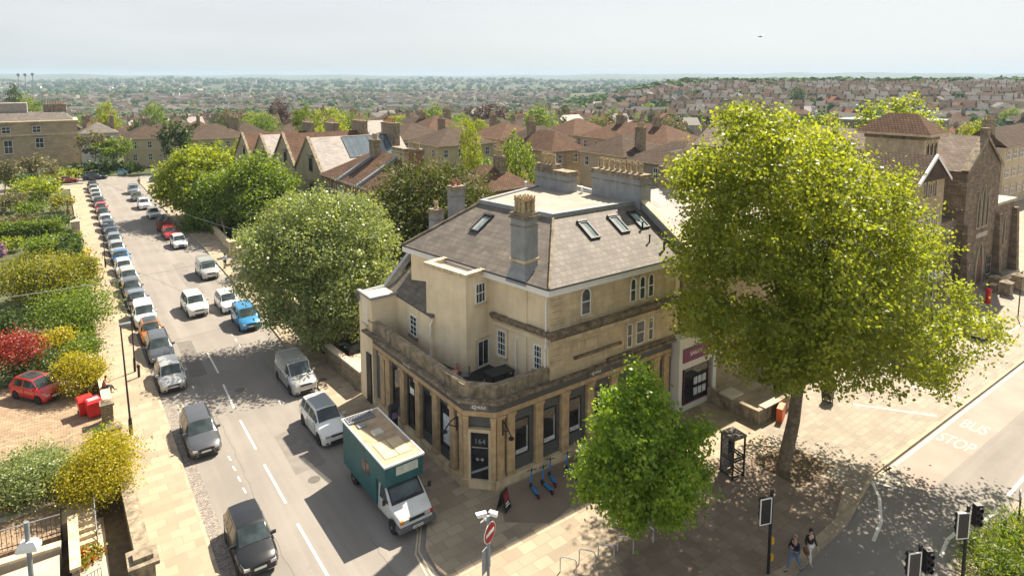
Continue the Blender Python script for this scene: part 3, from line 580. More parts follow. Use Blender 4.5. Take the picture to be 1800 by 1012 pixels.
def chimney(x0, x1, y0, y1, zb, zt, mm, rz=0, npots=4, pm=None, cap=m_stone_d, band=True, ph=.75, pr=.14, name='chimney', par=B):
    cx, cy = (x0+x1)/2, (y0+y1)/2; M = Matrix.Translation((cx, cy, 0)) @ Matrix.Rotation(rz, 4, 'Z'); hx, hy = (x1-x0)/2, (y1-y0)/2
    mb = MB(); mb.T = M; mb.box(-hx, hx, -hy, hy, zb, zt); c_ = mb.out(name, mm, par)
    mb = MB(); mb.T = M; mb.box(-hx-.1, hx+.1, -hy-.1, hy+.1, zt+.001, zt+.16); mb.box(-hx-.04, hx+.04, -hy-.04, hy+.04, zt+.161, zt+.32); band and mb.box(-hx-.04, hx+.04, -hy-.04, hy+.04, zt-.45, zt-.38); mb.out('chimney_cap', cap, c_)
    pts = []
    for k in range(npots):
        f = (k+.5)/npots*2-1
        p = M @ (Vector((0, f*hy*.92, zt+.32)) if hy > hx else Vector((f*hx*.92, 0, zt+.32))); pts.append(p)
    pots(c_, pts, pr, ph, pm)
    return c_
c_ = chimney(20.75, 21.85, 27.75, 28.85, 10.7, 14.2, m_greyr, R(10.6), 0); pots(c_, [(21.3+a, 28.3+b, 14.52) for a in (-.32, .02, .36) for b in (-.32, 0, .32)], .15, .85)
mb = MB(); mb.T = Matrix.Translation((21.3, 28.3, 0)) @ Matrix.Rotation(R(10.6), 4, 'Z'); mb.box(-.61, .61, -.61, .61, 11.7, 11.85); mb.out('band', m_stone_p, c_); 
mb = MB(); mb.T = Matrix.Translation((21.3, 28.3, 0)) @ Matrix.Rotation(R(10.6), 4, 'Z'); mb.prism([(-.8, -.8), (.75, -.8), (.75, .75), (-.8, .75)], 10.5, 11.35, top=[(-.57, -.57), (.57, -.57), (.57, .57), (-.57, .57)]); mb.out('flashing', m_lead, c_)
chimney(32.2, 33.3, 29.6, 34.4, 12.2, 15.15, m_greyr, 0, 8, pr=.18, ph=.72)
chimney(30.9, 31.9, 35.7, 39.6, 13.3, 14.75, m_greyr, 0, 0); c_ = chimney(30.95, 31.85, 37.6, 39.5, 14.8, 15.1, m_stone_d, 0, 4, pr=.18, ph=.75, band=False)
chimney(23.2, 24.2, 39.5, 40.3, 10.2, 13.9, m_greyr, 0, 2, pm=m_potr, ph=.3)
c_ = chimney(21.5, 22.3, 39.3, 40.1, 10.0, 12.4, m_greyr, 0, 0); pots(c_, [(21.9, 39.7, 12.72)], .16, .5)
for (x, y, z, h, r) in ((31.2, 26.5, 11.1, .7, .07), (30.6, 27.2, 11.55, .45, .05), (31.0, 28.2, 12.2, .4, .06)): mb = MB(); mb.lathe((x, y, z-.3), [(r, 0), (r, h+.3), (r*1.5, h+.3), (r*1.5, h+.38)], seg=8); mb.out('vent_pipe', m_dark, B)
for (x, y) in ((31.9, 35.2), (31.7, 34.9), (29.8, 39.4)): mb = MB(); mb.lathe((x, y, 13.5), [(.07, 0), (.07, .4), (.12, .4), (.12, .5)], seg=8); mb.out('vent_pipe', m_white, B)
mb = MB(); mb.box(19.9, 20.2, 31.2, 31.3, 7.0, 7.3); mb.out('wall_vent', m_greyr, B)
# pipes
mb = MB(); p = FL(.1, .12); mb.tube([(*FL(-.3, .5), 10.4), (*p, 9.8), (*p, 7.4), (*FL(-.05, .35), 7.2), (*FL(.15, .12), 6.9), (*FL(.15, .12), 4.7)], .055, seg=6); mb.out('drainpipe', m_white, B)
mb = MB(); mb.tube([(18.05, 33.4, 7.3), (17.9, 33.4, 7.0), (17.9, 33.4, 4.9), (17.4, 32.4, 4.75)], .055, seg=6); mb.out('drainpipe', m_white, B)
mb = MB(); mb.tube([(*FL(2.35, .16), 7.0), (*FL(2.35, .16), 4.7)], .045, seg=6); mb.out('drainpipe', m_white, B)
# terrace furniture
def chair(p, rz, col, label):
    t = thing('terrace_chair', label, 'chair', (*p, 4.6), rz, 'chairs on the roof terrace'); m = mat('pink_plastic' if col[1] < .25 else 'pale_pink_plastic', col, .5)
    mb = MB(); mb.box(-.24, .24, -.24, .24, .42, .46); mb.out('seat', m, t, local=True)
    mb = MB(); v = []; 
    for k in range(7):
        a = R(180*k/6); v.append((.27*math.cos(a), .2+.1*math.sin(a)))
    ring(mb, v, [(x*.85, y*.97) for x, y in v], .44, .86, closed=False); mb.out('backrest', m, t, local=True)
    for sx in (-.2, .2):
        for sy in (-.2, .2): mb = MB(); mb.tube([(sx, sy, 0), (sx*.9, sy*.9, .43)], .02, seg=6); mb.out('leg', m_wood, t, local=True)
pk = (.60, .27, .22)
chair((18.1, 28.2), R(200), (.55, .33, .30), 'pale pink chair just behind the parapet above the entrance'); chair((19.3, 27.3), R(150), pk, 'coral chair beside the grey planter on the terrace'); chair((17.9, 30.6), R(250), pk, 'coral chair against the cream stair tower wall'); chair((18.25, 29.9), R(240), (.16, .17, .17), 'dark grey chair against the cream stair tower wall')
t = thing('terrace_table', 'dark table on the roof terrace below the glazed door', 'table', (19.9, 28.7, 4.6)); mb = MB(); mb.box(-.9, .7, -.5, .5, .68, .73); mb.out('table_top', m_dark, t, local=True)
for sx in (-.8, .6):
    for sy in (-.4, .4): mb = MB(); mb.box(sx-.03, sx+.03, sy-.03, sy+.03, 0, .679); mb.out('leg', m_dark, t, local=True)
mb = MB(); mb.lathe((0, 0, 0), [(.2, 0), (.3, .6), (.27, .6), (.2, .5)], seg=12); o = mb.out('planter', m_greyr, None, smooth=True); o.location = (20.0, 27.35, 4.6); tag(o, 'grey plant pot on the terrace beside a coral chair', 'plant pot')
# ---------------- vehicles ----------------
m_tyre = mat('tyre_rubber', (.022, .022, .023), .85, var=.3, vs=6); m_rim = mat('alloy_rim', (.42, .43, .44), .35, metal=.6, var=.2, vs=9)
m_cglass = glassmat('car_glass', (.025, .035, .036), .03, .6); m_plate = mat('number_plate', (.72, .72, .68), .5, var=.1); m_trim = mat('black_trim', (.02, .02, .022), .6, var=.2, vs=5)
m_lamp = mat('headlight_lens', (.62, .63, .62), .12, metal=.4, var=.2, vs=12); m_tail = mat('tail_light_lens', (.45, .015, .01), .2, var=.2, vs=8); m_amber = mat('amber_lens', (.75, .22, .02), .25, var=.1)
_paint = {}
def paint(name, c, metal=.35):
    if name not in _paint: _paint[name] = mat(name+'_car_paint', c, .33, metal=metal, var=.08, vs=1.2, coat=.9, fine=.0, stain=.12, scol=dk(c, .6))
    return _paint[name]
PC = dict(silver=(.46, .46, .45), white=(.74, .74, .72), black=(.012, .012, .014), grey=(.085, .09, .10), dark_blue=(.025, .035, .085), blue=(.035, .16, .42), bright_blue=(.03, .25, .50), red=(.55, .012, .012), orange=(.62, .20, .03), pearl=(.60, .62, .57), beige=(.50, .49, .45), maroon=(.25, .02, .02), navy=(.012, .018, .05), steel=(.20, .235, .29), light_blue=(.25, .48, .58))
def interp(xs, ys, x): return float(np.interp(x, xs, ys))
KINDS = {
 # L, W, H, bonnet z, cowl x, windscreen top x, roof rear x, rear glass bottom x, tail z (fractions of L from the nose = 0 .. tail = 1)
 'hatch': dict(L=4.05, W=1.74, H=1.48, hood=.92, cowl=.27, wt=.43, rt=.90, rb=.985, tail=.98, belt=.95, nose=.66, wr=.31),
 'small': dict(L=3.6, W=1.64, H=1.49, hood=.95, cowl=.22, wt=.40, rt=.88, rb=.985, tail=.98, belt=.96, nose=.70, wr=.29),
 'estate': dict(L=4.65, W=1.8, H=1.48, hood=.93, cowl=.28, wt=.43, rt=.93, rb=.99, tail=1.0, belt=.97, nose=.66, wr=.33),
 'saloon': dict(L=4.5, W=1.78, H=1.43, hood=.90, cowl=.28, wt=.43, rt=.72, rb=.86, tail=1.0, belt=.94, nose=.64, wr=.32),
 'suv': dict(L=4.45, W=1.86, H=1.66, hood=1.08, cowl=.27, wt=.41, rt=.92, rb=.985, tail=1.1, belt=1.10, nose=.80, wr=.36),
 'mpv': dict(L=4.3, W=1.80, H=1.68, hood=1.05, cowl=.20, wt=.37, rt=.93, rb=.99, tail=1.05, belt=1.06, nose=.76, wr=.32),
 'van': dict(L=4.55, W=1.86, H=1.86, hood=1.12, cowl=.22, wt=.36, rt=.975, rb=.995, tail=1.1, belt=1.16, nose=.86, wr=.33),
}
def make_car(kind, col, label, loc, rz=0, cat='car', group='cars parked along the street', glassroof=False, rails=False, bars=False, lamp=m_lamp, plate=True, roofcol=None, name='parked_car', plate_m=None, paintm=None):
    """built facing -y; x across, origin on the ground under the middle"""
    k = KINDS[kind]; L, W, H = k['L'], k['W'], k['H']; hw = W/2; pm = paintm or paint(col, PC[col], .1 if col in ('white', 'red', 'pearl') else .4)
    t = thing(name, label, cat, loc, rz, group)
    y0 = -L/2; X = lambda f: y0+f*L
    fy, ry = X(.185), X(.80)                                      # axles
    ar = k['wr']+.06; zc = k['wr']
    st = sorted(set([0, .012, .035, .08, .13, k['cowl']-.04, k['cowl'], (k['cowl']+k['wt'])/2, k['wt'], .5, .6, .7, k['rt']-.06, k['rt'], (k['rt']+k['rb'])/2, k['rb'], .995, 1.0] + [(a-y0)/L for ax in (fy, ry) for a in (ax-ar, ax-ar*.92, ax-ar*.6, ax, ax+ar*.6, ax+ar*.92, ax+ar)]))
    prof = []
    zhood = lambda f: interp([0, .035, .10, k['cowl'], k['rb'], 1], [k['nose'], k['nose']+.08, k['hood']-.10, k['hood'], k['tail'], k['tail']-.04], f)
    def wid(f): return interp([0, .012, .035, .09, .16, .8, .93, .985, 1], [.70, .78, .88, .965, 1, 1, .97, .92, .86], f)*hw
    for f in st:
        y = X(f); w_ = wid(f); zh = zhood(f); zb = .2
        for ax in (fy, ry):
            d = abs(y-ax)
            if d < ar: zb = max(zb, zc+math.sqrt(ar*ar-d*d))
        if f < .03 or f > .985: zb = max(zb, .26)
        belt = k['belt'] if f > k['cowl'] and f < k['rb'] else zh
        if f < k['cowl']: belt = zh-.02-.05*min(1, f*8)
        cab = interp([k['cowl'], k['wt'], k['rt'], k['rb']], [0, 1, 1, 0], f) if k['cowl'] < f < k['rb'] else 0
        crown = interp([k['wt'], (k['wt']+k['rt'])/2, k['rt']], [H-.03, H, H-.04 if kind != 'van' else H-.02], f)
        zr = zh+(crown-zh)*cab if cab < 1 else crown
        rw = (.71 if kind not in ('van', 'mpv') else .80)*hw
        x4 = w_*.93 if not cab else w_*.93+(rw-w_*.93)*0
        if not cab: p4 = (w_*.90, max(belt, zh-.04)); p5 = (w_*.78, zh+.0); p6 = (w_*.4, zh+.035); p7 = (0, zh+.045)
        else: p4 = (w_*.925, belt+.01); p5 = (w_*.78+(rw-w_*.78)*cab, zr-.0); p6 = (w_*.4, zr+.035); p7 = (0, zr+.045)
        mid = max(.56, zb+.04)
        prof.append([(w_*.80, zb), (w_*.965, zb+.0), (w_*1.0, mid), (w_*.985, max(mid+.02, belt-.05)), p4, p5, p6, p7])
    def P(i, j, s): x, z = prof[i][j]; return Vector((s*x, X(st[i]), z))
    mb = MB(); n = len(st); vs = []; fs = []; mi = []
    for i in range(n):
        vs += [P(i, j, 1) for j in range(8)]+[P(i, j, -1) for j in range(6, -1, -1)]
    K = 15
    for i in range(n-1):
        for j in range(K-1): fs.append((i*K+j, i*K+j+1, (i+1)*K+j+1, (i+1)*K+j)); mi.append(0)
        fs.append((i*K+14, i*K, (i+1)*K, (i+1)*K+14)); mi.append(1)
    fs.append(tuple(range(K))[::-1]); mi.append(0); fs.append(tuple((n-1)*K+q for q in range(K))); mi.append(0)
    mb.add(vs, fs, mi)
    ic, iw, ir, ib = [min(range(n), key=lambda i: abs(st[i]-k[q])) for q in ('cowl', 'wt', 'rt', 'rb')]
    mb.out('body', [pm, m_trim], t, smooth=38, local=True)
    def patch(nm, A, m, off=.012, ins=(.05, .05, .05, .05), nu=4, nv=3):
        """A(u, v) -> point; sheet over part of the body"""
        mb = MB(); vs = []; cen = Vector((0, 0, .6))
        for a in range(nv+1):
            for b in range(nu+1):
                u = ins[0]+(1-ins[0]-ins[1])*b/nu; v = ins[2]+(1-ins[2]-ins[3])*a/nv
                p = A(u, v); e = .01; nn = (A(min(1, u+e), v)-A(max(0, u-e), v)).cross(A(u, min(1, v+e))-A(u, max(0, v-e))); nn.normalize()
                if nn.dot(p-cen) < 0: nn = -nn
                vs.append(p+nn*off)
        mb.add(vs, [(a*(nu+1)+b, a*(nu+1)+b+1, (a+1)*(nu+1)+b+1, (a+1)*(nu+1)+b) for a in range(nv) for b in range(nu)])
        return mb.out(nm, m, t, smooth=60, local=True)
    def along(i0, i1, js):
        """surface between stations i0..i1 across profile indices list"""
        def A(u, v):
            y = X(st[i0])+(X(st[i1])-X(st[i0]))*v
            f = (y-y0)/L; q = max(0, min(n-2, int(np.searchsorted(st, f, 'right'))-1)); tt = (f-st[q])/(st[q+1]-st[q]); tt = min(1, max(0, tt))
            s_ = u*(len(js)-1); a = min(len(js)-2, int(s_)); fr = s_-a
            def pp(i, c): j, s = c; return P(i, j, s)
            return (pp(q, js[a]).lerp(pp(q, js[a+1]), fr)).lerp(pp(q+1, js[a]).lerp(pp(q+1, js[a+1]), fr), tt)
        return A
    ws = [(5, -1), (6, -1), (7, 1), (6, 1), (5, 1)]
    patch('windscreen', along(ic, iw, ws), m_cglass, ins=(.03, .03, .04, .03), nu=8, nv=4)
    if k['rt'] < .96: patch('rear_window', along(ir, ib, ws), m_cglass, ins=(.06, .06, .08, .15), nu=6)
    for s in (-1, 1):
        i1 = ir
        y1 = k['rt']-.01 if kind != 'van' else .42
        def side(u, v, s=s):      # u along, v up
            f = k['cowl']+.025+(y1-k['cowl']-.025)*u; q = max(0, min(n-2, int(np.searchsorted(st, f, 'right'))-1)); tt = (f-st[q])/(st[q+1]-st[q])
            lo = P(q, 4, s).lerp(P(q+1, 4, s), tt); hi = P(q, 5, s).lerp(P(q+1, 5, s), tt); return lo.lerp(hi, v)
        if kind == 'van': patch('side_window', side, m_cglass, ins=(.02, .0, .06, .1), nu=6, nv=1)
        else:
            for a, b in (((.0, .47), (.5, .76), (.79, 1.0)) if kind != 'small' else ((.0, .56), (.62, .95))):
                patch('side_window', lambda u, v, a=a, b=b: side(a+(b-a)*u, v), m_cglass, ins=(.02, .0, .06, .13), nu=4, nv=1)
        # lights
        zl = k['nose']+.0; 
        def hl(u, v, s=s):
            yv = .012+.075*u; q = max(0, min(n-2, int(np.searchsorted(st, yv, 'right'))-1)); tt = (yv-st[q])/(st[q+1]-st[q]); 
            lo = P(q, 2, s).lerp(P(q+1, 2, s), tt); hi = P(q, 4, s).lerp(P(q+1, 4, s), tt); return lo.lerp(hi, .55+.42*v)
        patch('headlight', hl, lamp, .014, (0, 0, 0, 0), 4, 2)
        w_ = wid(.02); mb = MB(); mb.box(s*w_*.62, s*w_*.97, -L/2-.012, -L/2+.05, k['nose']-.12, k['nose']-.0); mb.out('front_lamp', lamp, t, local=True); mb = MB(); mb.box(s*w_*.7, s*w_*.92, -L/2-.016, -L/2+.05, .3, .38); mb.out('fog_lamp', m_trim, t, local=True)
        w_ = wid(.99); mb = MB(); mb.box(s*w_*.78, s*w_*1.0, L/2-.08, L/2+.012, k['tail']-.35, k['tail']-.1); mb.out('tail_light', m_tail, t, local=True)
        mb = MB(); mx = s*(hw*.93+.10); my = X(k['cowl']+.05); mb.cbox((mx, my, k['belt']+.06), (.2, .1, .13)); mb.out('wing_mirror', pm, t, local=True)
        if rails: mb = MB(); q = (.71 if kind not in ('van', 'mpv') else .8)*hw; mb.tube([(s*(q-.02), X(k['wt']+.04), H-.01), (s*(q-.02), X(k['wt']+.08), H+.05), (s*(q-.02), X(k['rt']-.08), H+.05), (s*(q-.02), X(k['rt']-.03), H-.02)], .018, seg=5); mb.out('roof_rail', m_trim, t, local=True)
        mb = MB(); mb.box(s*(hw+.002), s*(hw-.05), fy+ar+.02, ry-ar-.02, .2, .3); mb.out('sill_trim', m_trim, t, local=True)
        for f_ in ((k['cowl']+.03), (k['cowl']+k['rt'])/2+.0, k['rt']-.1)[:3 if kind not in ('van', 'small') else 2]:
            mb = MB(); mb.box(s*(hw*1.0+.004), s*(hw*.95), X(f_)-.008, X(f_)+.008, .34, k['belt']-.05); mb.out('door_seam', m_trim, t, local=True)
    # grille, plate, lower intake
    w_ = wid(.01); mb = MB(); mb.box(-w_*.55, w_*.55, -L/2-.014, -L/2+.05, k['nose']-.13, k['nose']-.03); mb.box(-w_*.6, w_*.6, -L/2-.014, -L/2+.06, .27, .42); mb.out('grille', m_trim, t, local=True)
    if plate: mb = MB(); mb.box(-.26, .26, -L/2-.03, -L/2+.05, .44, .55); mb.out('number_plate', plate_m or m_plate, t, local=True)
    if bars:
        for f_ in (k['wt']+.06, k['rt']-.12):
            mb = MB(); mb.tube([(-hw*.78, X(f_), H-.05), (-hw*.78, X(f_), H+.1), (hw*.78, X(f_), H+.1), (hw*.78, X(f_), H-.05)], .025, seg=5); mb.out('roof_bar', m_steel, t, local=True)
    if glassroof: patch('roof_panel', along(iw, ir, ws), m_cglass if glassroof is True else glassroof, ins=(.08, .08, .05, .05), nu=6)
    for ax, nm in ((fy, 0), (ry, 1)):
        for s in (-1, 1):
            wh = thing_part('wheel', t, (s*(hw-.1), ax, k['wr']))
            r = k['wr']; mb = MB(); mb.T = Matrix.Rotation(math.pi/2, 4, 'Y'); mb.lathe((0, 0, 0), [(r*.6, -.1), (r*.96, -.1), (r, -.07), (r, .07), (r*.96, .1), (r*.6, .1)], seg=18); mb.out('tyre', m_tyre, wh, smooth=40, local=True)
            mb = MB(); mb.T = Matrix.Rotation(math.pi/2, 4, 'Y'); mb.lathe((0, 0, 0), [(r*.62, -.085), (r*.62, .085)], 0, 14)
            for q in range(5):
                a = q*2*math.pi/5+.3; mb.cbox((math.cos(a)*r*.38, math.sin(a)*r*.38, s*.092), (r*.34, r*.1, .02), 1, a)
            mb.out('rim', [m_rim, m_trim], wh, local=True)
    return t
def thing_part(name, par, loc):
    o = bpy.data.objects.new(name, None); COL.objects.link(o); o.parent = par; o.location = loc; o.empty_display_size = .1; return o
# row along the left kerb, all with their noses to the viewer
def kx(y): return float(np.interp(y, [15, 47, 70, 160], [4.5, 4.45, 4.15, 4.0]))
ROW = [  # y of the windscreen as measured, kind, colour, label, options
 (49.5, 'hatch', 'silver', 'silver hatchback at the near end of the long parked row, behind the gap', {}),
 (55.3, 'estate', 'grey', 'dark grey car parked directly behind the silver hatchback', dict(rails=True)),
 (59.6, 'small', 'orange', 'orange car with a black glass roof in the parked row', dict(glassroof=True)),
 (64.2, 'mpv', 'white', 'white people carrier parked behind the orange car', {}),
 (69.3, 'saloon', 'steel', 'slate blue car parked behind the white people carrier', {}),
 (73.5, 'hatch', 'grey', 'charcoal hatchback second behind the white people carrier', {}),
 (77.9, 'estate', 'beige', 'champagne coloured car in the parked row in front of a white one', {}),
 (82.4, 'hatch', 'white', 'white hatchback parked directly in front of the bright blue car', {}),
 (87.6, 'saloon', 'blue', 'bright blue car with blue bonnet in the long left row', {}),
 (92.4, 'hatch', 'silver', 'silver hatchback parked just behind the bright blue car', {}),
 (97.4, 'hatch', 'steel', 'steel blue hatchback second behind the bright blue car', {}),
 (102.2, 'saloon', 'dark_blue', 'dark blue car parked near the thin black street pole', {}),
 (107.2, 'estate', 'dark_blue', 'navy estate parked behind another dark blue car', {}),
 (112.4, 'hatch', 'white', 'white car parked between a navy estate and a black car', {}),
 (118.4, 'hatch', 'black', 'black car parked in front of the red car in the left row', {}),
 (124.0, 'hatch', 'red', 'red car far up the left parked row', {}),
 (130.5, 'saloon', 'black', 'black saloon behind the red car in the left row', {}),
 (136.0, 'hatch', 'silver', 'silver car second behind the red car in the left row', {}),
 (141.4, 'hatch', 'white', 'white car near the far end of the left row', {}),
 (146.7, 'hatch', 'silver', 'silver car last but one at the far end of the left row', {}),
 (151.2, 'estate', 'black', 'black car at the very end of the left row by the junction', {}),
]
for y, kd, c, lb, op in ROW:
    k = KINDS[kd]; make_car(kd, c, lb, (kx(y)+.28+k['W']/2+rng.uniform(-.06, .08), y+.9, 0), R(rng.uniform(-1.2, 1.2)), **op)
make_car('estate', 'grey', 'dark grey estate car with roof rails parked beside the cobbled gutter', (5.9, 40.9, 0), R(-1), rails=True)
make_car('hatch', 'black', 'glossy black car cut off by the bottom edge of the photo', (6.1, 29.5, 0), R(-1))
make_car('van', 'silver', 'silver grey panel van with roof bars parked by the tree shadow', (12.95, 44.9, 0), R(1), cat='van', bars=True)
make_car('suv', 'white', 'white sport utility car parked right behind the teal box truck', (12.5, 37.6, 0), R(1), glassroof=mat('silver_roof', (.33, .35, .38), .35, var=.1))
make_car('mpv', 'bright_blue', 'bright blue compact people carrier parked on the right of the street', (12.75, 58.9, 0), R(0), rails=True)
make_car('hatch', 'white', 'white car parked behind the bright blue people carrier', (12.35, 64.4, 0), R(1))
make_car('suv', 'pearl', 'pale pearl crossover driving down the middle of the street', (9.6, 65.2, 0), R(2), group='cars driving in the street', name='moving_car')
make_car('van', 'silver', 'silver people mover with roof bars ahead of the walking man', (12.75, 76.6, 0), R(1), bars=True)
make_car('hatch', 'white', 'small white car parked in front of the red car, blue number plate', (12.2, 92.6, 0), R(0), plate_m=mat('blue_plate', (.05, .2, .5), .5))
make_car('hatch', 'red', 'red hatchback parked beside the tall brown roadside load', (12.0, 98.8, 0), R(1))
make_car('hatch', 'silver', 'silver hatchback alone on the right below the big lime green tree', (11.8, 115.0, 0), 0)
make_car('suv', 'white', 'white off roader parked on the right ahead of two dark cars', (11.4, 124.2, 0), 0)
make_car('saloon', 'grey', 'dark grey saloon second last on the right of the street', (11.2, 133.4, 0), 0)
make_car('mpv', 'steel', 'grey blue people carrier farthest up on the right side', (11.4, 141.8, 0), 0)
make_car('estate', 'navy', 'navy estate car parked side on across the far junction', (6.2, 166.5, 0), R(92), group='cars at the far junction')
make_car('hatch', 'maroon', 'red car partly hidden by the hedge at the far junction', (1.2, 164.5, 0), R(91), group='cars at the far junction')
make_car('small', 'light_blue', 'pale blue car in the driveway beyond the far junction', (12.2, 171.5, 0), R(150), group='cars at the far junction')
make_car('hatch', 'blue', 'blue car half hidden by the lime green tree at the far end', (17.5, 154, 0), R(70), group='cars at the far junction')
make_car('small', 'red', 'small red car with a dark roof standing on the brick driveway', (-2.25, 53.3, .06), R(35), glassroof=True, group='cars standing off the street')
make_car('estate', 'black', 'black car in the shaded yard behind the stone wall', (19.3, 46.4, .12), R(100), group='cars standing off the street')
make_car('hatch', 'grey', 'dark car parked beside the stone church at the right edge', (92.4, 27.5, .12), R(80), group='cars standing off the street')
make_car('hatch', 'silver', 'silver car parked under the outer branches of the big plane tree', (64.0, 18.9, .12), R(88), group='cars in the pavement bay')
# ---- box truck ----
T = thing('box_truck', 'teal wooden box truck with white cab and sand coloured roof by the entrance', 'truck', (12.95, 29.2, 0), R(.6))
m_teal = mat('teal_paint', (.016, .105, .115), .55, var=.25, vs=1.4, stain=.25, scol=(.01, .06, .07), ss=1)
m_troof = mat('sand_roof_paint', (.46, .34, .22), .9, var=.3, vs=1.3, stain=.6, scol=(.25, .18, .11), ss=1)
m_cabw = paint('van_white', (.70, .70, .68), .0)
hw = 1.05
mb = MB(); mb.box(-hw, hw, -.9, 3.4, .62, 3.12); mb.add([(-hw, -2.0, 2.05), (hw, -2.0, 2.05), (hw, -.901, 2.05), (-hw, -.901, 2.05), (-hw, -2.05, 3.12), (hw, -2.05, 3.12), (hw, -.901, 3.12), (-hw, -.901, 3.12)], [(0, 3, 2, 1), (4, 5, 6, 7), (0, 1, 5, 4), (1, 2, 6, 5), (3, 0, 4, 7)]); mb.out('box_body', m_teal, T, local=True)
mb = MB(); mb.box(-hw-.03, hw+.03, -2.1, 3.44, 3.122, 3.17); rf = mb.out('roof', m_troof, T, local=True)
mb = MB(); ring(mb, [(-hw-.05, -2.12), (hw+.05, -2.12), (hw+.05, 3.46), (-hw-.05, 3.46)], [(-hw+.03, -2.02), (hw-.03, -2.02), (hw-.03, 3.38), (-hw+.03, 3.38)], 3.1, 3.2); mb.out('roof_edge', m_white, rf, local=True)
mb = MB(); mb.box(-.75, -.05, -1.5, .1, 3.171, 3.20); mb.box(.02, .72, -1.5, .1, 3.171, 3.20); mb.out('roof_panels', mat('cream_panel', (.62, .48, .29), .8, var=.15), rf, local=True)
mb = MB(); mb.box(-.35, .2, .7, 1.2, 3.171, 3.30); mb.out('roof_vent', mat('vent_cream', (.55, .52, .42), .6), rf, local=True)
mb = MB(); mb.box(-.7, -.25, 1.9, 2.3, 3.171, 3.25); mb.out('roof_vent', m_greyr, rf, local=True)
mb = MB(); mb.box(-.98, .55, 2.6, 3.3, 3.22, 3.26); s_ = mb.out('solar_panel', mat('solar_cells', (.03, .04, .06), .3, brick=('flat', .16, .16, .012, (.3, .3, .32), .1)), rf, local=True)
mb = MB(); ring(mb, [(-1.0, 2.58), (.57, 2.58), (.57, 3.32), (-1.0, 3.32)], [(-.96, 2.62), (.53, 2.62), (.53, 3.28), (-.96, 3.28)], 3.205, 3.27); mb.out('panel_frame', m_greyr, s_, local=True)
mb = MB(); mb.box(-hw-.015, -hw+.01, -.15, .75, 1.72, 2.3); mb.box(-hw-.02, -hw+.01, .27, .33, 1.74, 2.28, 1); mb.out('side_window', [mat('brown_window', (.12, .045, .03), .2, var=.4, vs=3), m_trim], T, local=True)
mb = MB(); mb.box(-.45, .75, -2.06, -2.0, 2.5, 2.95); mb.out('luton_window', mat('frosted_window', (.52, .56, .50), .35, var=.2, vs=4), T, local=True)
# cab: side profile extruded, facing -y
pr = [(-3.25, .42), (-3.3, .62), (-3.22, .98), (-2.75, 1.14), (-2.42, 1.27), (-1.55, 2.03), (-.92, 2.045), (-.92, .42)]
def wy(y): return .99 if y > -2.4 else .99-.12*((-2.4-y)/.9)**1.5
cv = []; 
for s in (-1, 1): cv += [(s*(wy(y)-(.10 if z > 1.9 else 0)), y, z) for y, z in pr]
n = len(pr); mb = MB(); mb.add(cv, [tuple(range(n)), tuple(range(2*n-1, n-1, -1))]+[(i, n+i, n+(i+1) % n, (i+1) % n) for i in range(n)]); 
cb = mb.out('cab', m_cabw, T, local=True)
bv = cb.modifiers.new('bevel', 'BEVEL'); bv.width = .05; bv.segments = 3; cb.data.polygons.foreach_set('use_smooth', [True]*len(cb.data.polygons))
mb = MB(); mb.add([(-.84, -2.36, 1.335), (.84, -2.36, 1.335), (.77, -1.65, 1.955), (-.77, -1.65, 1.955)], [(0, 1, 2, 3)]); ws_ = mb.out('windscreen', m_cglass, T, local=True)
mb = MB(); ring(mb, [(-.89, -2.43), (.89, -2.43), (.82, -1.6), (-.82, -1.6)], [(-.82, -2.33), (.82, -2.33), (.75, -1.68), (-.75, -1.68)], 0, .02)
mb.v = [(x, y, 1.27+(y+2.42)*.8736+.035+z) for x, y, z in mb.v]; mb.out('windscreen_seal', m_trim, ws_, local=True)
for s in (-1, 1):
    mb = MB(); mb.add([(s*1.005, -2.3, 1.28), (s*1.005, -1.25, 1.22), (s*.93, -1.25, 1.92), (s*.93, -1.62, 1.92)], [(0, 1, 2, 3)]); mb.out('side_window', m_cglass, T, local=True)
    mb = MB(); mb.box(s*.42, s*.72, -3.325, -3.2, .76, .94); mb.out('headlight', m_lamp, T, local=True)
    mb = MB(); mb.box(s*.725, s*.88, -3.3, -3.1, .76, .94); mb.out('indicator', m_amber if s < 0 else m_tail, T, local=True)
    mb = MB(); mb.tube([(s*1.0, -2.25, 1.45), (s*1.2, -2.3, 1.5)], .02, seg=5); mb.cbox((s*1.25, -2.3, 1.55), (.16, .08, .26)); mb.out('wing_mirror', m_trim, T, local=True)
    for ay, r in ((-2.62, .33), (2.1, .35)):
        wh = thing_part('wheel', T, (s*.9, ay, r)); mb = MB(); mb.T = Matrix.Rotation(math.pi/2, 4, 'Y'); mb.lathe((0, 0, 0), [(r*.6, -.12), (r*.96, -.12), (r, -.08), (r, .08), (r*.96, .12), (r*.6, .12)], seg=20); mb.out('tyre', m_tyre, wh, smooth=40, local=True)
        mb = MB(); mb.T = Matrix.Rotation(math.pi/2, 4, 'Y'); mb.lathe((0, 0, 0), [(r*.62, -.1), (r*.62, .1)], 0, 16); mb.lathe((0, 0, 0), [(r*.2, -.14), (r*.2, .14)], 0, 10); mb.out('rim', m_rim, wh, local=True)
    mb = MB(); vs = [(s*1.0, -2.62+.42*math.cos(a), .33+.42*math.sin(a)) for a in [math.pi*q/10 for q in range(11)]]; mb.add(vs, [tuple(range(11))]); mb.out('wheel_arch', m_trim, T, local=True)
mb = MB(); mb.box(-.45, .45, -3.315, -3.2, .78, .9); gr = mb.out('grille', m_trim, T, local=True)
mb = MB(); mb.box(-1.0, 1.0, -3.42, -3.0, .4, .62); mb.box(-1.0, -.93, -3.0, -2.95, .4, .6); o = mb.out('bumper', mat('grey_bumper', (.13, .13, .135), .8), T, local=True)
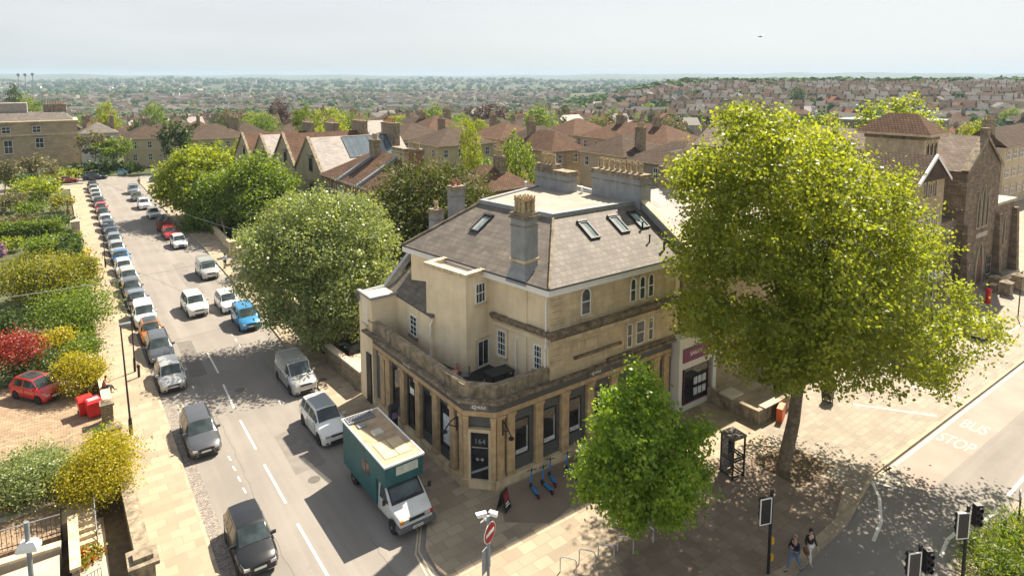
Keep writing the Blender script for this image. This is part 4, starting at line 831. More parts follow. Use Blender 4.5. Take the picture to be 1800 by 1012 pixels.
mb = MB(); mb.box(-.27, .27, -3.45, -3.421, .45, .57); pl_ = mb.out('number_plate', m_plate, T, local=True); text_mesh('plate_lettering', 'G909 HFY', .105, wm(T) @ TM((0, -3.455, .51), (1, 0, 0), (0, 0, 1)), m_trim, pl_, .002)
mb = MB(); mb.box(-.7, .7, -.8, 3.3, .4, .6); mb.out('chassis', m_trim, T, local=True)
mb = MB(); mb.tube([(-.5, -2.45, 1.3), (-.05, -2.2, 1.52)], .012, seg=4); mb.out('wiper', m_trim, T, local=True)
mb = MB(); mb.tube([(.2, -2.45, 1.3), (.65, -2.2, 1.52)], .012, seg=4); mb.out('wiper', m_trim, T, local=True)
# ---------------- vegetation ----------------
L_PLANE = leafmat('plane_leaves', (.08, .132, .018), (.33, .37, .045), .53, .45)
L_MAPLE = leafmat('maple_leaves', (.09, .17, .02), (.32, .46, .06), .55, .4)
L_LIME = leafmat('lime_green_leaves', (.10, .155, .012), (.33, .38, .03), .5, .5)
L_GREEN = leafmat('green_leaves', (.05, .10, .015), (.21, .29, .04), .5, .5)
L_DARK = leafmat('dark_green_leaves', (.022, .05, .012), (.08, .13, .025), .4, .5)
L_SILVER = leafmat('silver_green_leaves', (.065, .10, .035), (.37, .44, .20), .42, .4)
L_YEW = leafmat('yew_needles', (.022, .042, .009), (.14, .16, .026), .3, .6)
L_COPPER = leafmat('copper_leaves', (.035, .012, .014), (.10, .04, .03), .3, .5)
L_YEL = leafmat('yellow_leaves', (.09, .13, .012), (.60, .50, .02), .4, .5)
L_YG = leafmat('golden_green_leaves', (.07, .11, .012), (.33, .31, .025), .4, .5)
L_RED = leafmat('red_maple_leaves', (.14, .015, .015), (.48, .09, .07), .35, .5)
L_OLIVE = leafmat('olive_leaves', (.06, .065, .03), (.21, .19, .10), .3, .6)
L_LILAC = leafmat('lilac_flowers', (.22, .13, .25), (.45, .30, .5), .3, .6)
L_PINK = leafmat('pink_flowers', (.4, .02, .05), (.75, .12, .12), .3, .6)
L_ORANGE = leafmat('orange_flowers', (.5, .08, .01), (.8, .25, .03), .3, .6)
L_WHITE = leafmat('white_flowers', (.5, .5, .35), (.8, .8, .7), .3, .6)
def leaves_mesh(name, blobs, n, size, m, seed=1, clump=.55, per=26, up=.25, aspect=.75, spray=0.0, shell=.62, flat=.0, zmin=None, gap=0.0):
    """leaf-sized quads gathered in clumps through the ellipsoids of blobs"""
    g = np.random.default_rng(seed); B_ = np.array(blobs, float)
    if B_.shape[1] == 4: B_ = np.c_[B_, B_[:, 3], B_[:, 3]]
    wt_ = (B_[:, 3]*B_[:, 4]*B_[:, 5])**.72; wt_ /= wt_.sum()
    nc = max(3, n//per); bi = g.choice(len(B_), nc, p=wt_)
    d = g.normal(size=(nc, 3)); d /= np.linalg.norm(d, axis=1)[:, None]
    rr = shell+(1.06-shell)*g.random(nc)**.6; rr += np.where(g.random(nc) < .16, g.random(nc)*.24, 0)
    cc = B_[bi, :3]+d*rr[:, None]*B_[bi, 3:6]
    # drop clumps deep inside other blobs now and then, keep an uneven outline
    cv = g.random(nc)
    ci = np.repeat(np.arange(nc), per); N_ = len(ci)
    cs = clump*(.55+.9*g.random(nc))
    off = g.normal(size=(N_, 3))*cs[ci][:, None]*np.array([1, 1, .62])
    if spray: off += d[ci]*np.abs(g.normal(size=(N_, 1)))*spray
    pos = cc[ci]+off
    if zmin is not None:
        k = pos[:, 2] > zmin; pos = pos[k]; ci = ci[k]; N_ = len(ci)
    nn = g.normal(size=(N_, 3))+d[ci]*.5+np.array([0, 0, up*2]); nn /= np.linalg.norm(nn, axis=1)[:, None]
    t = g.normal(size=(N_, 3))+(d[ci]*2.5+np.array([0, 0, .8]) if spray else 0); t -= nn*(t*nn).sum(1)[:, None]; t /= np.linalg.norm(t, axis=1)[:, None]
    b = np.cross(nn, t); s = size*(.6+.8*g.random((N_, 1)))
    v = np.stack([pos-t*s*.5, pos+b*s*aspect*.5+nn*s*.08, pos+t*s*.5, pos-b*s*aspect*.5+nn*s*.08], 1).reshape(-1, 3)
    me = bpy.data.meshes.new(name); me.vertices.add(N_*4); me.vertices.foreach_set('co', v.ravel().astype(np.float32))
    me.loops.add(N_*4); me.loops.foreach_set('vertex_index', np.arange(N_*4, dtype=np.int32))
    me.polygons.add(N_); me.polygons.foreach_set('loop_start', np.arange(0, N_*4, 4, dtype=np.int32)); me.polygons.foreach_set('loop_total', np.full(N_, 4, dtype=np.int32))
    at = me.attributes.new('lv', 'FLOAT', 'FACE'); lv = np.clip(.68*cv[ci]+.32*g.random(N_), 0, 1); at.data.foreach_set('value', lv.astype(np.float32))
    me.update(calc_edges=True); me.validate(); me.materials.append(m)
    return me, cc
def limbs(mb, base, top, r0, r1, targets, rb=.12, seed=0, seg=8, bend=.3):
    q = random.Random(seed); base = Vector(base); top = Vector(top); pts = []
    for k in range(5):
        f = k/4; p = base.lerp(top, f); p += Vector((q.uniform(-1, 1), q.uniform(-1, 1), 0))*bend*math.sin(f*3.14); pts.append(p)
    mb.tube([pts[0]-Vector((0, 0, .1))]+[pts[0]+(pts[1]-pts[0])*.12]+pts[1:], [r0*1.35, r0]+[r0+(r1-r0)*f for f in (.25, .5, .75, 1)], seg=seg+4)
    for c in targets:
        c = Vector(c); f = q.uniform(.5, 1); s = base.lerp(top, f); m1 = s.lerp(c, .45)+Vector((q.uniform(-.4, .4), q.uniform(-.4, .4), q.uniform(.0, .7)))
        r_ = r1*.6; mb.tube([s, m1, s.lerp(c, .8)+Vector((0, 0, .2)), c], [r_, r_*.6, r_*.35, r_*.12], seg=6)
def tree(name, label, blobs, n, size, m, base, r0=.25, seed=1, group=None, cat='tree', nb=14, topz=None, tkw=None, **kw):
    """blobs in world coordinates"""
    t = thing(name, label, cat, (base[0], base[1], base[2] if len(base) > 2 else .12), 0, group); L = Vector(t.location)
    bl = [tuple(Vector(b[:3])-L)+tuple(b[3:]) for b in blobs]
    me, cc = leaves_mesh('crown', bl, n, size, m, seed, **kw); o = bpy.data.objects.new('crown', me); COL.objects.link(o); o.parent = t
    q = np.random.default_rng(seed+5); cen = np.mean([b[:3] for b in bl], axis=0)
    idx = q.choice(len(cc), min(nb, len(cc)), replace=False); mb = MB()
    tz = topz if topz is not None else cen[2]
    limbs(mb, (0, 0, -.1), (cen[0]*.5, cen[1]*.5, tz), r0, r0*.55, [cc[i]*.92+cen*.08 for i in idx], seed=seed)
    mb.out('trunk', m_bark, t, smooth=60, local=True); return t
def pt(px, py, D): r = ray(px, py); return (r[0]*D, r[1]*D, CH+r[2]*D)
def fwd(p): return p[0]*FWD[0]+p[1]*FWD[1]
def pb(lst, seed=3, back=2, spread=.8):
    """pixel blobs (px, py, depth, r) -> world blobs with depth"""
    out = []; q = random.Random(seed)
    for px, py, D, r in lst:
        out.append((*pt(px, py, D), r))
        for k in range(back): out.append((*pt(px+q.uniform(-12, 12), py+q.uniform(-8, 8), D+r*spread*(1, -1, 2, -1.6)[k]*q.uniform(.6, 1.2)), r*q.uniform(.75, .95)))
    return out
PL = [(1310, 262, 34, 2.1), (1240, 330, 34, 1.9), (1400, 300, 34, 2.4), (1480, 330, 34.5, 2.2), (1560, 375, 35, 2.0), (1240, 440, 34, 1.9), (1330, 400, 34, 3), (1440, 430, 34, 3), (1550, 460, 34.5, 2.4), (1610, 440, 35, 1.4),
      (1235, 545, 33.5, 1.5), (1310, 590, 33, 2.0), (1400, 570, 33, 2.6), (1480, 550, 33, 2.6), (1560, 580, 33.5, 2.2), (1610, 630, 33.5, 1.5), (1650, 570, 35, 1.2), (1640, 665, 34, .9), (1700, 565, 36, .95), (1755, 580, 36.5, .7), (1670, 630, 34.5, .8), (1380, 640, 32, 1.4), (1520, 655, 32, .9), (1300, 212, 34, 1.0), (1365, 235, 34, 1.2), (1590, 320, 35, .8), (1215, 300, 34, .9), (1455, 270, 34.5, 1.1), (1570, 685, 33, .6), (1690, 520, 36, .6), (1470, 660, 31.5, 1.0), (1720, 610, 36, .5)]
tree('plane_tree', 'huge yellow green plane tree with thick trunk on the paved forecourt', pb(PL, 5, 3, 1.25), 125000, .175, L_PLANE, (*G(1376, 822, .12), .12), r0=.38, seed=11, nb=60, clump=.36, per=34, shell=.5, aspect=.85)
ML = [(1130, 655, 28.2, .55), (1125, 700, 28.2, 1.05), (1080, 735, 28, .9), (1160, 745, 28, 1.1), (1060, 790, 28, .95), (1130, 800, 27.8, 1.5), (1200, 790, 28, 1.0), (1040, 855, 27.8, .8), (1100, 865, 27.6, 1.3), (1180, 860, 27.6, 1.3), (1215, 830, 28, .7), (1115, 905, 27.4, .8), (1175, 890, 27.6, .8), (1075, 700, 28, .5), (1225, 760, 28, .55), (1030, 825, 28, .45)]
tree('young_maple_tree', 'bright green young tree in front of the right shopfront by the bicycle hoops', pb(ML, 6), 26000, .155, L_MAPLE, (*G(1118, 938, .12), .12), r0=.12, seed=12, nb=24, clump=.22, per=15, shell=.35, aspect=.85)
SL = [(560, 385, 54, 2.6), (500, 410, 53, 2.3), (620, 390, 55, 2.5), (470, 450, 52, 2.1), (545, 450, 52, 3), (620, 450, 53, 2.8), (665, 420, 55, 1.7), (450, 500, 51, 1.6), (520, 520, 51, 2.5), (600, 520, 51, 2.6), (655, 490, 53, 2.0), (480, 550, 50, 1.1), (560, 570, 50, 1.9), (630, 560, 51, 1.6), (440, 415, 54, 1.0), (680, 470, 54, 1.1), (650, 370, 56, 1.1), (515, 370, 55, 1.2)]
tree('whitebeam_tree', 'wide silvery green tree overhanging the pavement behind the corner building', pb(SL, 7), 62000, .21, L_SILVER, (18.3, 52.5, .12), r0=.3, seed=13, nb=26, clump=.42, per=22, shell=.5)
YL = [(700, 400, 64, 2.6), (760, 350, 65, 2.6), (810, 340, 66, 2.2), (720, 330, 66, 2.0), (690, 350, 66, 1.7), (770, 400, 64, 2.6), (830, 370, 66, 1.8), (740, 440, 63, 2.4), (845, 400, 66, 1.3)]
tree('yew_tree', 'large dark yew with golden tips behind the slate roof', pb(YL, 8), 26000, .42, L_YEW, (*G(745, 470, 0), 0), r0=.4, seed=14, nb=8, clump=.42, per=24, spray=.9, shell=.5, aspect=.3)
LL = [(350, 290, 102, 3.2), (310, 305, 102, 2.6), (295, 330, 100, 1.8), (385, 300, 103, 2.6), (330, 335, 98, 3.0), (290, 345, 100, 1.3)]
tree('lime_green_tree', 'bright lime green tree leaning over the far pavement', pb(LL, 9), 16000, .42, L_LIME, (*G(345, 395, 0), 0), r0=.25, seed=15, nb=10, clump=.6, per=20, shell=.45)
tree('street_tree', 'mid green tree with pale trunk beside the garden gate piers', pb([(375, 350, 95, 3.4), (410, 375, 92, 2.4), (350, 385, 94, 2.4), (395, 330, 96, 2.6), (385, 390, 92, 2)], 10), 15000, .36, L_GREEN, (*G(400, 428, 0), 0), r0=.2, seed=16, nb=10, clump=.55, per=20, shell=.45)
tree('street_tree', 'green tree right of the gate piers in front of the gabled houses', pb([(455, 305, 92, 3.4), (490, 320, 92, 2.6), (430, 320, 92, 2.6), (460, 345, 90, 3.2), (500, 350, 90, 1.8), (435, 365, 88, 2.2), (475, 380, 86, 2.0)], 11), 17000, .36, L_GREEN, (*G(455, 420, 0), 0), r0=.25, seed=17, nb=10, clump=.55, per=20, shell=.45)
# the smaller shrubs and trees of the gardens: px, py of the middle, half width, half height in px, leaf material, label
def shrub(px, py, w, h, m, label, name='shrub', n=None, size=None, g='shrubs in the front gardens', zb=0.05, trunk=False, seed=None, ground_py=None, lump=5, spray=0.0, cat='shrub', flowers=None):
    bx, by = G(px, ground_py or (py+h), zb); D = fwd((bx, by)); rx = w*D/F; rz = h*D/F*1.02; seed = seed or int(px*7+py)
    q = random.Random(seed); cz = zb+((ground_py-py) if ground_py else h)*D/F*.97
    size = size or max(.09, D*.0033); bl = [(bx, by, cz, rx*.72, rx*.72, rz*.8)]
    for k in range(lump): a = q.uniform(0, 6.28); e = q.uniform(-.2, .8); bl.append((bx+math.cos(a)*rx*.55, by+math.sin(a)*rx*.5, cz+e*rz*.55, rx*q.uniform(.35, .5), rx*.45, rz*q.uniform(.35, .5)))
    area = 4*3.14*rx*max(rz, rx*.6); n = n or int(min(15000, max(500, area/(size*size)*2.6)))
    kw = dict(clump=min(.45, .16*rx+.06), per=16, shell=.55, zmin=-zb+.02 if not trunk else None, spray=spray)
    if trunk: return tree(name, label, bl, n, size, m, (bx, by, zb), r0=.05+.02*rx, seed=seed, group=g, nb=6, cat=cat, **kw)
    bl2 = [(b[0]-bx, b[1]-by, b[2]-zb, *b[3:]) for b in bl]; me, _ = leaves_mesh(name, bl2, n, size, m, seed, **{**kw, 'zmin': 0.0}); o = bpy.data.objects.new(name, me); COL.objects.link(o); o.location = (bx, by, zb)
    tag(o, label, cat, g)
    if flowers:
        f, k = flowers; me2, _ = leaves_mesh('flowers', bl2, k, size*1.1, f, seed+1, clump=.08, per=6, shell=.95, zmin=.1); p = bpy.data.objects.new('flowers', me2); COL.objects.link(p); p.parent = o
    return o
shrub(185, 815, 68, 66, L_YEL, 'big bright yellow bush leaning over the pavement wall', seed=21, n=22000, size=.095, ground_py=895)
shrub(62, 822, 74, 58, L_SILVER, 'pale green flowering bush left of the bright yellow one', seed=22, n=17000, size=.1, ground_py=900, flowers=(L_WHITE, 120))
shrub(135, 868, 28, 22, L_GREEN, 'low green bush under the bright yellow one', seed=23, n=2500)
shrub(28, 880, 26, 13, L_GREEN, 'pink flowering valerian on the white planter wall', name='flowering_plant', cat='plant', flowers=(L_PINK, 200), zb=.8, seed=24, n=900, size=.12)
shrub(85, 868, 16, 9, L_GREEN, 'white flowering plant on the white planter wall', name='flowering_plant', cat='plant', flowers=(L_WHITE, 120), zb=.8, seed=25, n=700, size=.12)
shrub(150, 975, 26, 9, L_YG, 'orange and red flowering border below the garden steps', name='flowering_plant', cat='plant', flowers=(L_ORANGE, 160), seed=26, n=900, size=.12)
shrub(182, 757, 22, 10, L_GREEN, 'small green plant at the foot of the stone gate pier', seed=27, n=900, size=.12)
shrub(142, 655, 40, 38, L_YEL, 'boxy bright yellow bush behind the red wheelie bins', seed=28, n=15000, size=.11)
shrub(150, 612, 32, 26, L_GREEN, 'green bush between the boxy yellow bush and the pavement', seed=29)
shrub(35, 606, 42, 38, L_RED, 'dark red japanese maple beside the driveway', name='japanese_maple', cat='tree', trunk=True, ground_py=672, seed=30)
shrub(100, 600, 32, 29, L_YEL, 'round yellow bush right of the red maple', seed=31)
shrub(128, 545, 62, 45, L_GREEN, 'feathery mid green bush with arching shoots by the pavement', seed=32, spray=.5)
shrub(25, 570, 45, 40, L_DARK, 'dark olive bush above the red maple', seed=33)
shrub(60, 640, 55, 25, L_DARK, 'dark ivy bank behind the small red car', seed=34)
shrub(85, 485, 85, 48, L_YG, 'sprawling golden green bush, the widest of the gardens', seed=35, n=16000, lump=8)
shrub(165, 478, 20, 34, L_YG, 'golden green sapling touching the parked cars', seed=36, trunk=True, ground_py=515)
shrub(128, 447, 28, 12, L_YEL, 'flat bright yellow bush behind the sprawling golden one', seed=37)
shrub(95, 428, 48, 18, L_GREEN, 'mounded green bush behind the flat yellow one', seed=38)
shrub(133, 424, 16, 18, L_GREEN, 'clipped green mound at the pavement edge', seed=39)
shrub(20, 428, 19, 15, L_LIME, 'clipped lime green dome beside the long hedge', seed=40)
shrub(3, 440, 9, 18, L_LILAC, 'lilac flowering bush at the left edge', seed=41)
shrub(30, 392, 38, 17, L_OLIVE, 'brownish olive bush above the long hedge', seed=42)
shrub(95, 390, 30, 15, L_DARK, 'dark bush in front of the orange leaved one', seed=43)
shrub(85, 398, 14, 13, L_LIME, 'small lime green bush within the dark one', seed=44)
shrub(108, 357, 22, 16, L_YG, 'orange tinted bush by the tall brown lamp pole', seed=45)
shrub(62, 330, 45, 22, L_LIME, 'lime green bush left of the brown lamp pole', seed=46)
shrub(72, 291, 30, 22, L_OLIVE, 'rounded pale olive bush in front of the mansion', seed=47, trunk=True, ground_py=330)
shrub(8, 300, 26, 26, L_OLIVE, 'pale olive tree at the left edge below the mansion', seed=48, trunk=True, ground_py=345)
shrub(12, 355, 32, 20, L_OLIVE, 'greyish bush at the left edge of the gardens', seed=49)
shrub(115, 305, 28, 11, L_LIME, 'light green bush near the far end of the left pavement', seed=50)
shrub(60, 365, 28, 13, L_GREEN, 'green bush below the lime green one in the gardens', seed=61)
shrub(35, 322, 24, 14, L_GREEN, 'green bush between two pale olive trees', seed=62)
shrub(200, 262, 36, 22, L_GREEN, 'domed tree over the hedge beyond the junction', seed=51, trunk=True, ground_py=300, name='dome_tree', cat='tree')
shrub(165, 250, 30, 24, L_OLIVE, 'golden green tree right of the mansion', seed=52, trunk=True, ground_py=300, name='garden_tree', cat='tree')
shrub(235, 295, 16, 12, L_DARK, 'dark bush beside the far driveway', seed=53)
shrub(310, 245, 27, 42, L_DARK, 'tall dark evergreen beside the cream house beyond the junction', seed=54, name='evergreen_tree', cat='tree', trunk=True, ground_py=300)
def hedge(p0, p1, w, h, m, label, size=.2, seed=1, n=4000, zb=.04):
    p0 = Vector(p0); p1 = Vector(p1); L_ = (p1-p0).length; g = np.random.default_rng(seed)
    k = max(2, int(L_/(w*.8))); bl = []
    for i in range(k+1):
        bl.append(((i/k-.5)*(L_-w*.6), 0, h*.5, w*.55, w*.5, h*.52)); bl.append(((i/k-.5)*(L_-w*.6), 0, h*.72, w*.5, w*.45, h*.3))
    me, _ = leaves_mesh('hedge', bl, n, size, m, seed, clump=.18, per=14, shell=.7, zmin=0); o = bpy.data.objects.new('hedge', me); COL.objects.link(o)
    c = (p0+p1)/2; o.location = (c.x, c.y, zb); o.rotation_euler = (0, 0, math.atan2(p1.y-p0.y, p1.x-p0.x)); return tag(o, label, 'hedge', 'hedges of the front gardens')
hedge(G(-25, 428), G(105, 412), 2.4, 2.3, L_GREEN, 'long clipped green hedge across the left gardens', .26, 3, 6000)
hedge((1.5, 172.5), (13.5, 172.0), 2.5, 3.2, L_DARK, 'dark clipped hedge along the far side of the junction', .5, 4, 2500)
hedge((.6, 59.5), (.9, 72), 1.6, 1.6, L_GREEN, 'low green hedge between gardens and pavement', .22, 5, 4000)
hedge((.4, 74), (.5, 100), 2.2, 2.4, L_DARK, 'dark hedge along the back of the left pavement', .3, 6, 6000)
hedge((18.6, 62), (18.8, 84), 2.2, 3, L_DARK, 'dark hedge behind the right hand garden wall', .3, 7, 5000)
# grass tuft island at the lower right
isl = [(30.9, 9.3), (32.3, 9.75), (36.3, 9.6), (38.2, 9.0), (38.2, 6.5), (31, 6.0)]
sheet('traffic_island', isl, .11, m_kerb, -.1)
bl = [(x, y, .35, .75, .7, .55) for x, y in ((32.6, 9.0), (33.8, 9.0), (35.0, 8.9), (36.2, 8.6), (33.2, 8.0), (34.5, 7.9), (36.0, 7.6), (37.3, 8.3), (32.2, 8.1), (35, 7), (33.5, 7))]
me, _ = leaves_mesh('island_planting', bl, 9000, .26, L_GREEN, 77, clump=.2, per=14, spray=.45, shell=.2, aspect=.22, zmin=.1); o = bpy.data.objects.new('island_planting', me); COL.objects.link(o); tag(o, 'wild green planting covering the traffic island', 'planting', kind='stuff')
me, _ = leaves_mesh('island_flowers', [(b[0], b[1], .6, .7, .6, .4) for b in bl], 800, .09, L_YEL, 78, clump=.1, per=8, shell=.6, zmin=.3); p = bpy.data.objects.new('island_flowers', me); COL.objects.link(p); p.parent = o
# ---------------- street furniture, walls, gardens, people ----------------
def one(mb, name, m, label, cat, group=None, loc=None, rz=0, smooth=False):
    o = mb.out(name, m, None, smooth)
    if loc is not None: o.location = loc; o.rotation_euler = (0, 0, rz)
    return tag(o, label, cat, group)
def wall(pts, th, h, m, label, coping=None, name='stone_wall', group='walls along the gardens', zb=0, cat='wall'):
    p0 = pts[0]; t = thing(name, label, cat, (p0[0], p0[1], zb), 0, group); P2 = offs(pts, th); mb = MB(); ring(mb, pts, P2, zb-.2, zb+h, closed=False); mb.out('masonry', m, t)
    if coping: mb = MB(); ring(mb, offs(pts, -.06), offs(pts, th+.06), zb+h+.001, zb+h+.13, closed=False); mb.out('coping', coping, t)
    return t
def pier(x, y, h, m, label, s=.32, zb=0, name='gate_pier', group='gate piers along the street'):
    t = thing(name, label, 'gate pier', (x, y, zb), 0, group); mb = MB(); mb.box(x-s, x+s, y-s, y+s, zb-.1, zb+h); mb.box(x-s-.08, x+s+.08, y-s-.08, y+s+.08, zb+h+.001, zb+h+.14); mb.prism([(x-s, y-s), (x+s, y-s), (x+s, y+s), (x-s, y+s)], zb+h+.142, zb+h+.35, top=[(x-.08, y-.08), (x+.08, y-.08), (x+.08, y+.08), (x-.08, y+.08)]); mb.out('shaft', m, t); return t
# left side: wall by the pavement at the bottom
wall([(1.38, 42.2), (1.62, 30.4)], .5, 1.15, m_stone_d, 'grimy stone garden wall with flat coping beside the sunny pavement', m_stone_d)
t = thing('gate_pillar', 'massive stone gate pillar with stepped cap at the bottom left', 'gate pier', (1.78, 29.6, 0), 0); mb = MB(); mb.box(1.36, 2.2, 29.1, 30.1, -.1, 1.5); mb.out('shaft', m_stone_d, t); mb = MB(); mb.box(1.2, 2.36, 28.95, 30.25, 1.501, 1.66); mb.box(1.42, 2.16, 29.25, 29.95, 1.662, 1.86); mb.out('cap', m_stone_d, t)
# sunken garden: planter wall, path, steps, railings
sheet('garden_path', [(-.6, 28.5), (.62, 28.5), (.62, 36.2), (.3, 36.2), (.3, 33.9), (-.6, 33.6)], .05, m_conc)
wall([(-9, 37.9), (.35, 36.6)], .3, .85, m_whitew, 'low whitish planter wall under the flowering bushes', m_conc, name='planter_wall')
wall([(-.75, 35.1), (-.72, 31.0)], .28, 1.2, m_rub_l, 'sloping stone stair wall between railings and steps', m_stone_p, name='stair_wall')
wall([(-9, 34.0), (-1.1, 33.3)], .3, 1.02, m_conc, 'terrace edge wall below the black railings', m_stone_p, name='terrace_wall')
mb = MB(); mb.box(-9, -1.1, 34.35, 37.0, 0, 1.0); one(mb, 'terrace_floor', m_block, 'brown paved terrace behind the black railings', 'terrace')
mb = MB(); mb.box(-9, -1.15, 29.5, 33.0, 0, .9); one(mb, 'flat_roof_slab', m_conc, 'pale flat roof slab in front of the railings', 'roof')
t = thing('garden_steps', 'flight of worn stone steps going down to the garden path', 'steps', (-.3, 34, 0))
for i in range(5): mb = MB(); mb.box(-.72, .28, 33.7+i*.32, 34.02+i*.32-.001, 0, .17*(i+1)); mb.out('step', m_stone_p, t)
mb = MB(); mb.box(-1.05, .28, 35.3, 36.55, 0, .9); mb.out('landing', m_stone_p, t)
def railing(p0, p1, zb, h, label, n, top=True, slope=0.0, name='railing'):
    t = thing(name, label, 'railing', (p0[0], p0[1], zb), 0, 'black iron railings'); p0 = Vector(p0); p1 = Vector(p1)
    for i in range(n+1): f = i/n; p = p0.lerp(p1, f); z = zb+slope*f; mb = MB(); mb.tube([(p.x, p.y, z), (p.x, p.y, z+h)], .014, seg=5); mb.out('bar', m_black, t)
    for hh in (.12, h): mb = MB(); mb.tube([(p0.x, p0.y, zb+hh), (p1.x, p1.y, zb+hh+slope)], .022, seg=6); mb.out('rail', m_greyr if hh == h else m_black, t)
railing((-9, 35.1), (-1.05, 34.3), 1.03, 1.0, 'long black iron railing with pale top rail above the steps', 44)
railing((.28, 35.4), (.28, 33.6), .9, .95, 'hand rail falling with the garden steps', 3, slope=-.8)
railing((-.66, 30.6), (.3, 30.9), .05, .95, 'short piece of iron gate at the bottom left corner', 8)
# drive entrance: wall with seated man, pier
wall([(1.2, 53.2), (1.3, 47.6)], .4, 1.0, m_rub_l, 'low wall beneath the boxy yellow bush where a man sits', m_stone_p)
pier(1.45, 46.7, 1.2, m_rub_l, 'squat stone pier beside the seated man'); pier(1.6, 42.9, 1.3, m_rub_l, 'small stone pier at the brick driveway entrance')
pier(1.3, 108, 1.9, m_conc, 'cream gate pier beside the tall brown lamp pole', .5)
wall([(.6, 58), (.9, 53.5)], .3, .8, m_rub_l, 'low stone wall behind the green bush and pavement', m_stone_p)
for (x, y, a, lb) in ((.32, 48.62, 8, 'red wheelie bin with closed lid, the farther one'), (.75, 48.0, 14, 'red wheelie bin with pale grey lid, nearest the camera')):
    t = thing('wheelie_bin', lb, 'bin', (x, y, .06), R(a), 'red wheelie bins on the drive'); t.scale = (.78, .7, .92); mb = MB(); mb.prism([(-.42, -.5), (.42, -.5), (.42, .5), (-.42, .5)], .08, 1.15, top=[(-.55, -.62), (.55, -.62), (.55, .62), (-.55, .62)]); mb.out('body', m_red, t, local=True)
    mb = MB(); mb.prism([(-.6, -.68), (.6, -.68), (.6, .68), (-.6, .68)], 1.151, 1.27, top=[(-.5, -.55), (.5, -.55), (.5, .6), (-.5, .6)]); ld = mb.out('lid', m_red, t, local=True)
    if x > .5: mb = MB(); mb.box(-.4, .4, -.4, .3, 1.271, 1.3); mb.out('lid_panel', m_lead, ld, local=True)
    mb = MB(); mb.tube([(-.4, .74, 1.15), (.4, .74, 1.15)], .03, seg=6); mb.out('handle', m_red, t, local=True)
    for s in (-1, 1): mb = MB(); mb.T = Matrix.Translation((s*.45, .5, .12)) @ Matrix.Rotation(math.pi/2, 4, 'Y'); mb.lathe((0, 0, 0), [(.12, -.04), (.12, .04)], seg=12); mb.out('wheel', m_tyre, t, local=True)
# right of the street: walls, piers, gate
wall([(17.0, 60.5), (16.75, 48.8)], .45, 1.5, m_rub_l, 'old stone wall in the shade of the silvery tree', m_stone_p)
pier(16.9, 48.2, 2.4, m_rub_l, 'tall rubble stone pier under the silvery tree', .42)
wall([(17.2, 75), (17.0, 61)], .4, 1.4, m_brick, 'brick front garden wall behind the overhanging branches', m_stone_p)
wall([(17.3, 100), (17.0, 83.5)], .3, 1.1, m_stone_p, 'pierced cream balustrade wall up the street', m_stone_p)
pier(16.9, 83.0, 1.9, m_stone_p, 'cream gate pier at the end of the balustrade wall', .4); pier(17.1, 79.6, 1.8, m_stone_p, 'cream gate pier beside the blue bin', .4); pier(17.3, 77.3, 1.7, m_stone_d, 'weathered grey gate pier nearest the walking man', .42)
wall([(17.5, 135), (17.4, 102)], .3, 1.2, m_rub_l, 'long low garden wall far up the right pavement', m_stone_p)
mb = MB(); mb.box(-.35, .35, -.35, .35, 0, 1.0); mb.box(-.38, .38, -.4, .38, 1.001, 1.08); one(mb, 'blue_bin', mat('blue_plastic', (.02, .12, .45), .5), 'blue bin standing behind the cream gate piers', 'bin', None, (18.3, 79.5, 0))
# yard wall beside the corner building and the low stone enclosure
wall([(15.75, 46.6), (16.15, 40.6)], .4, 1.5, m_rub_l, 'rubble yard wall with light coping between yard and pavement', m_conc)
wall([(22, 47.6), (17.1, 48.0)], .4, 2.4, m_rub_l, 'high back wall of the shaded yard', m_stone_p)
sheet('yard', [(16.2, 40.5), (34, 40.5), (34, 48), (16.4, 48)], .135, m_patch)
mb = MB(); mb.box(-.9, .9, -1.2, 1.2, 0, 1.25); mb.box(-.95, .95, -1.25, 1.25, 1.251, 1.33); one(mb, 'bin_store', m_conc, 'flat topped bin store inside the yard wall', 'bin store', None, (17.3, 42.6, .13))
# parking machine and bins by the left front
t = thing('ticket_machine', 'dark parking ticket machine with a purple notice beside the shop pilasters', 'ticket machine', (15.7, 34.3, .12)); mb = MB(); mb.box(-.22, .22, -.2, .2, 0, 1.75); mb.prism([(-.26, -.24), (.26, -.24), (.26, .24), (-.26, .24)], 1.751, 1.95, top=[(-.2, -.1), (.2, -.1), (.2, .2), (-.2, .2)]); mb.out('cabinet', m_dark, t, local=True)
mb = MB(); mb.box(-.16, .16, -.215, -.201, 1.15, 1.55); mb.out('notice', mat('mauve_notice', (.35, .22, .42), .6, var=.3, vs=9), t, local=True)
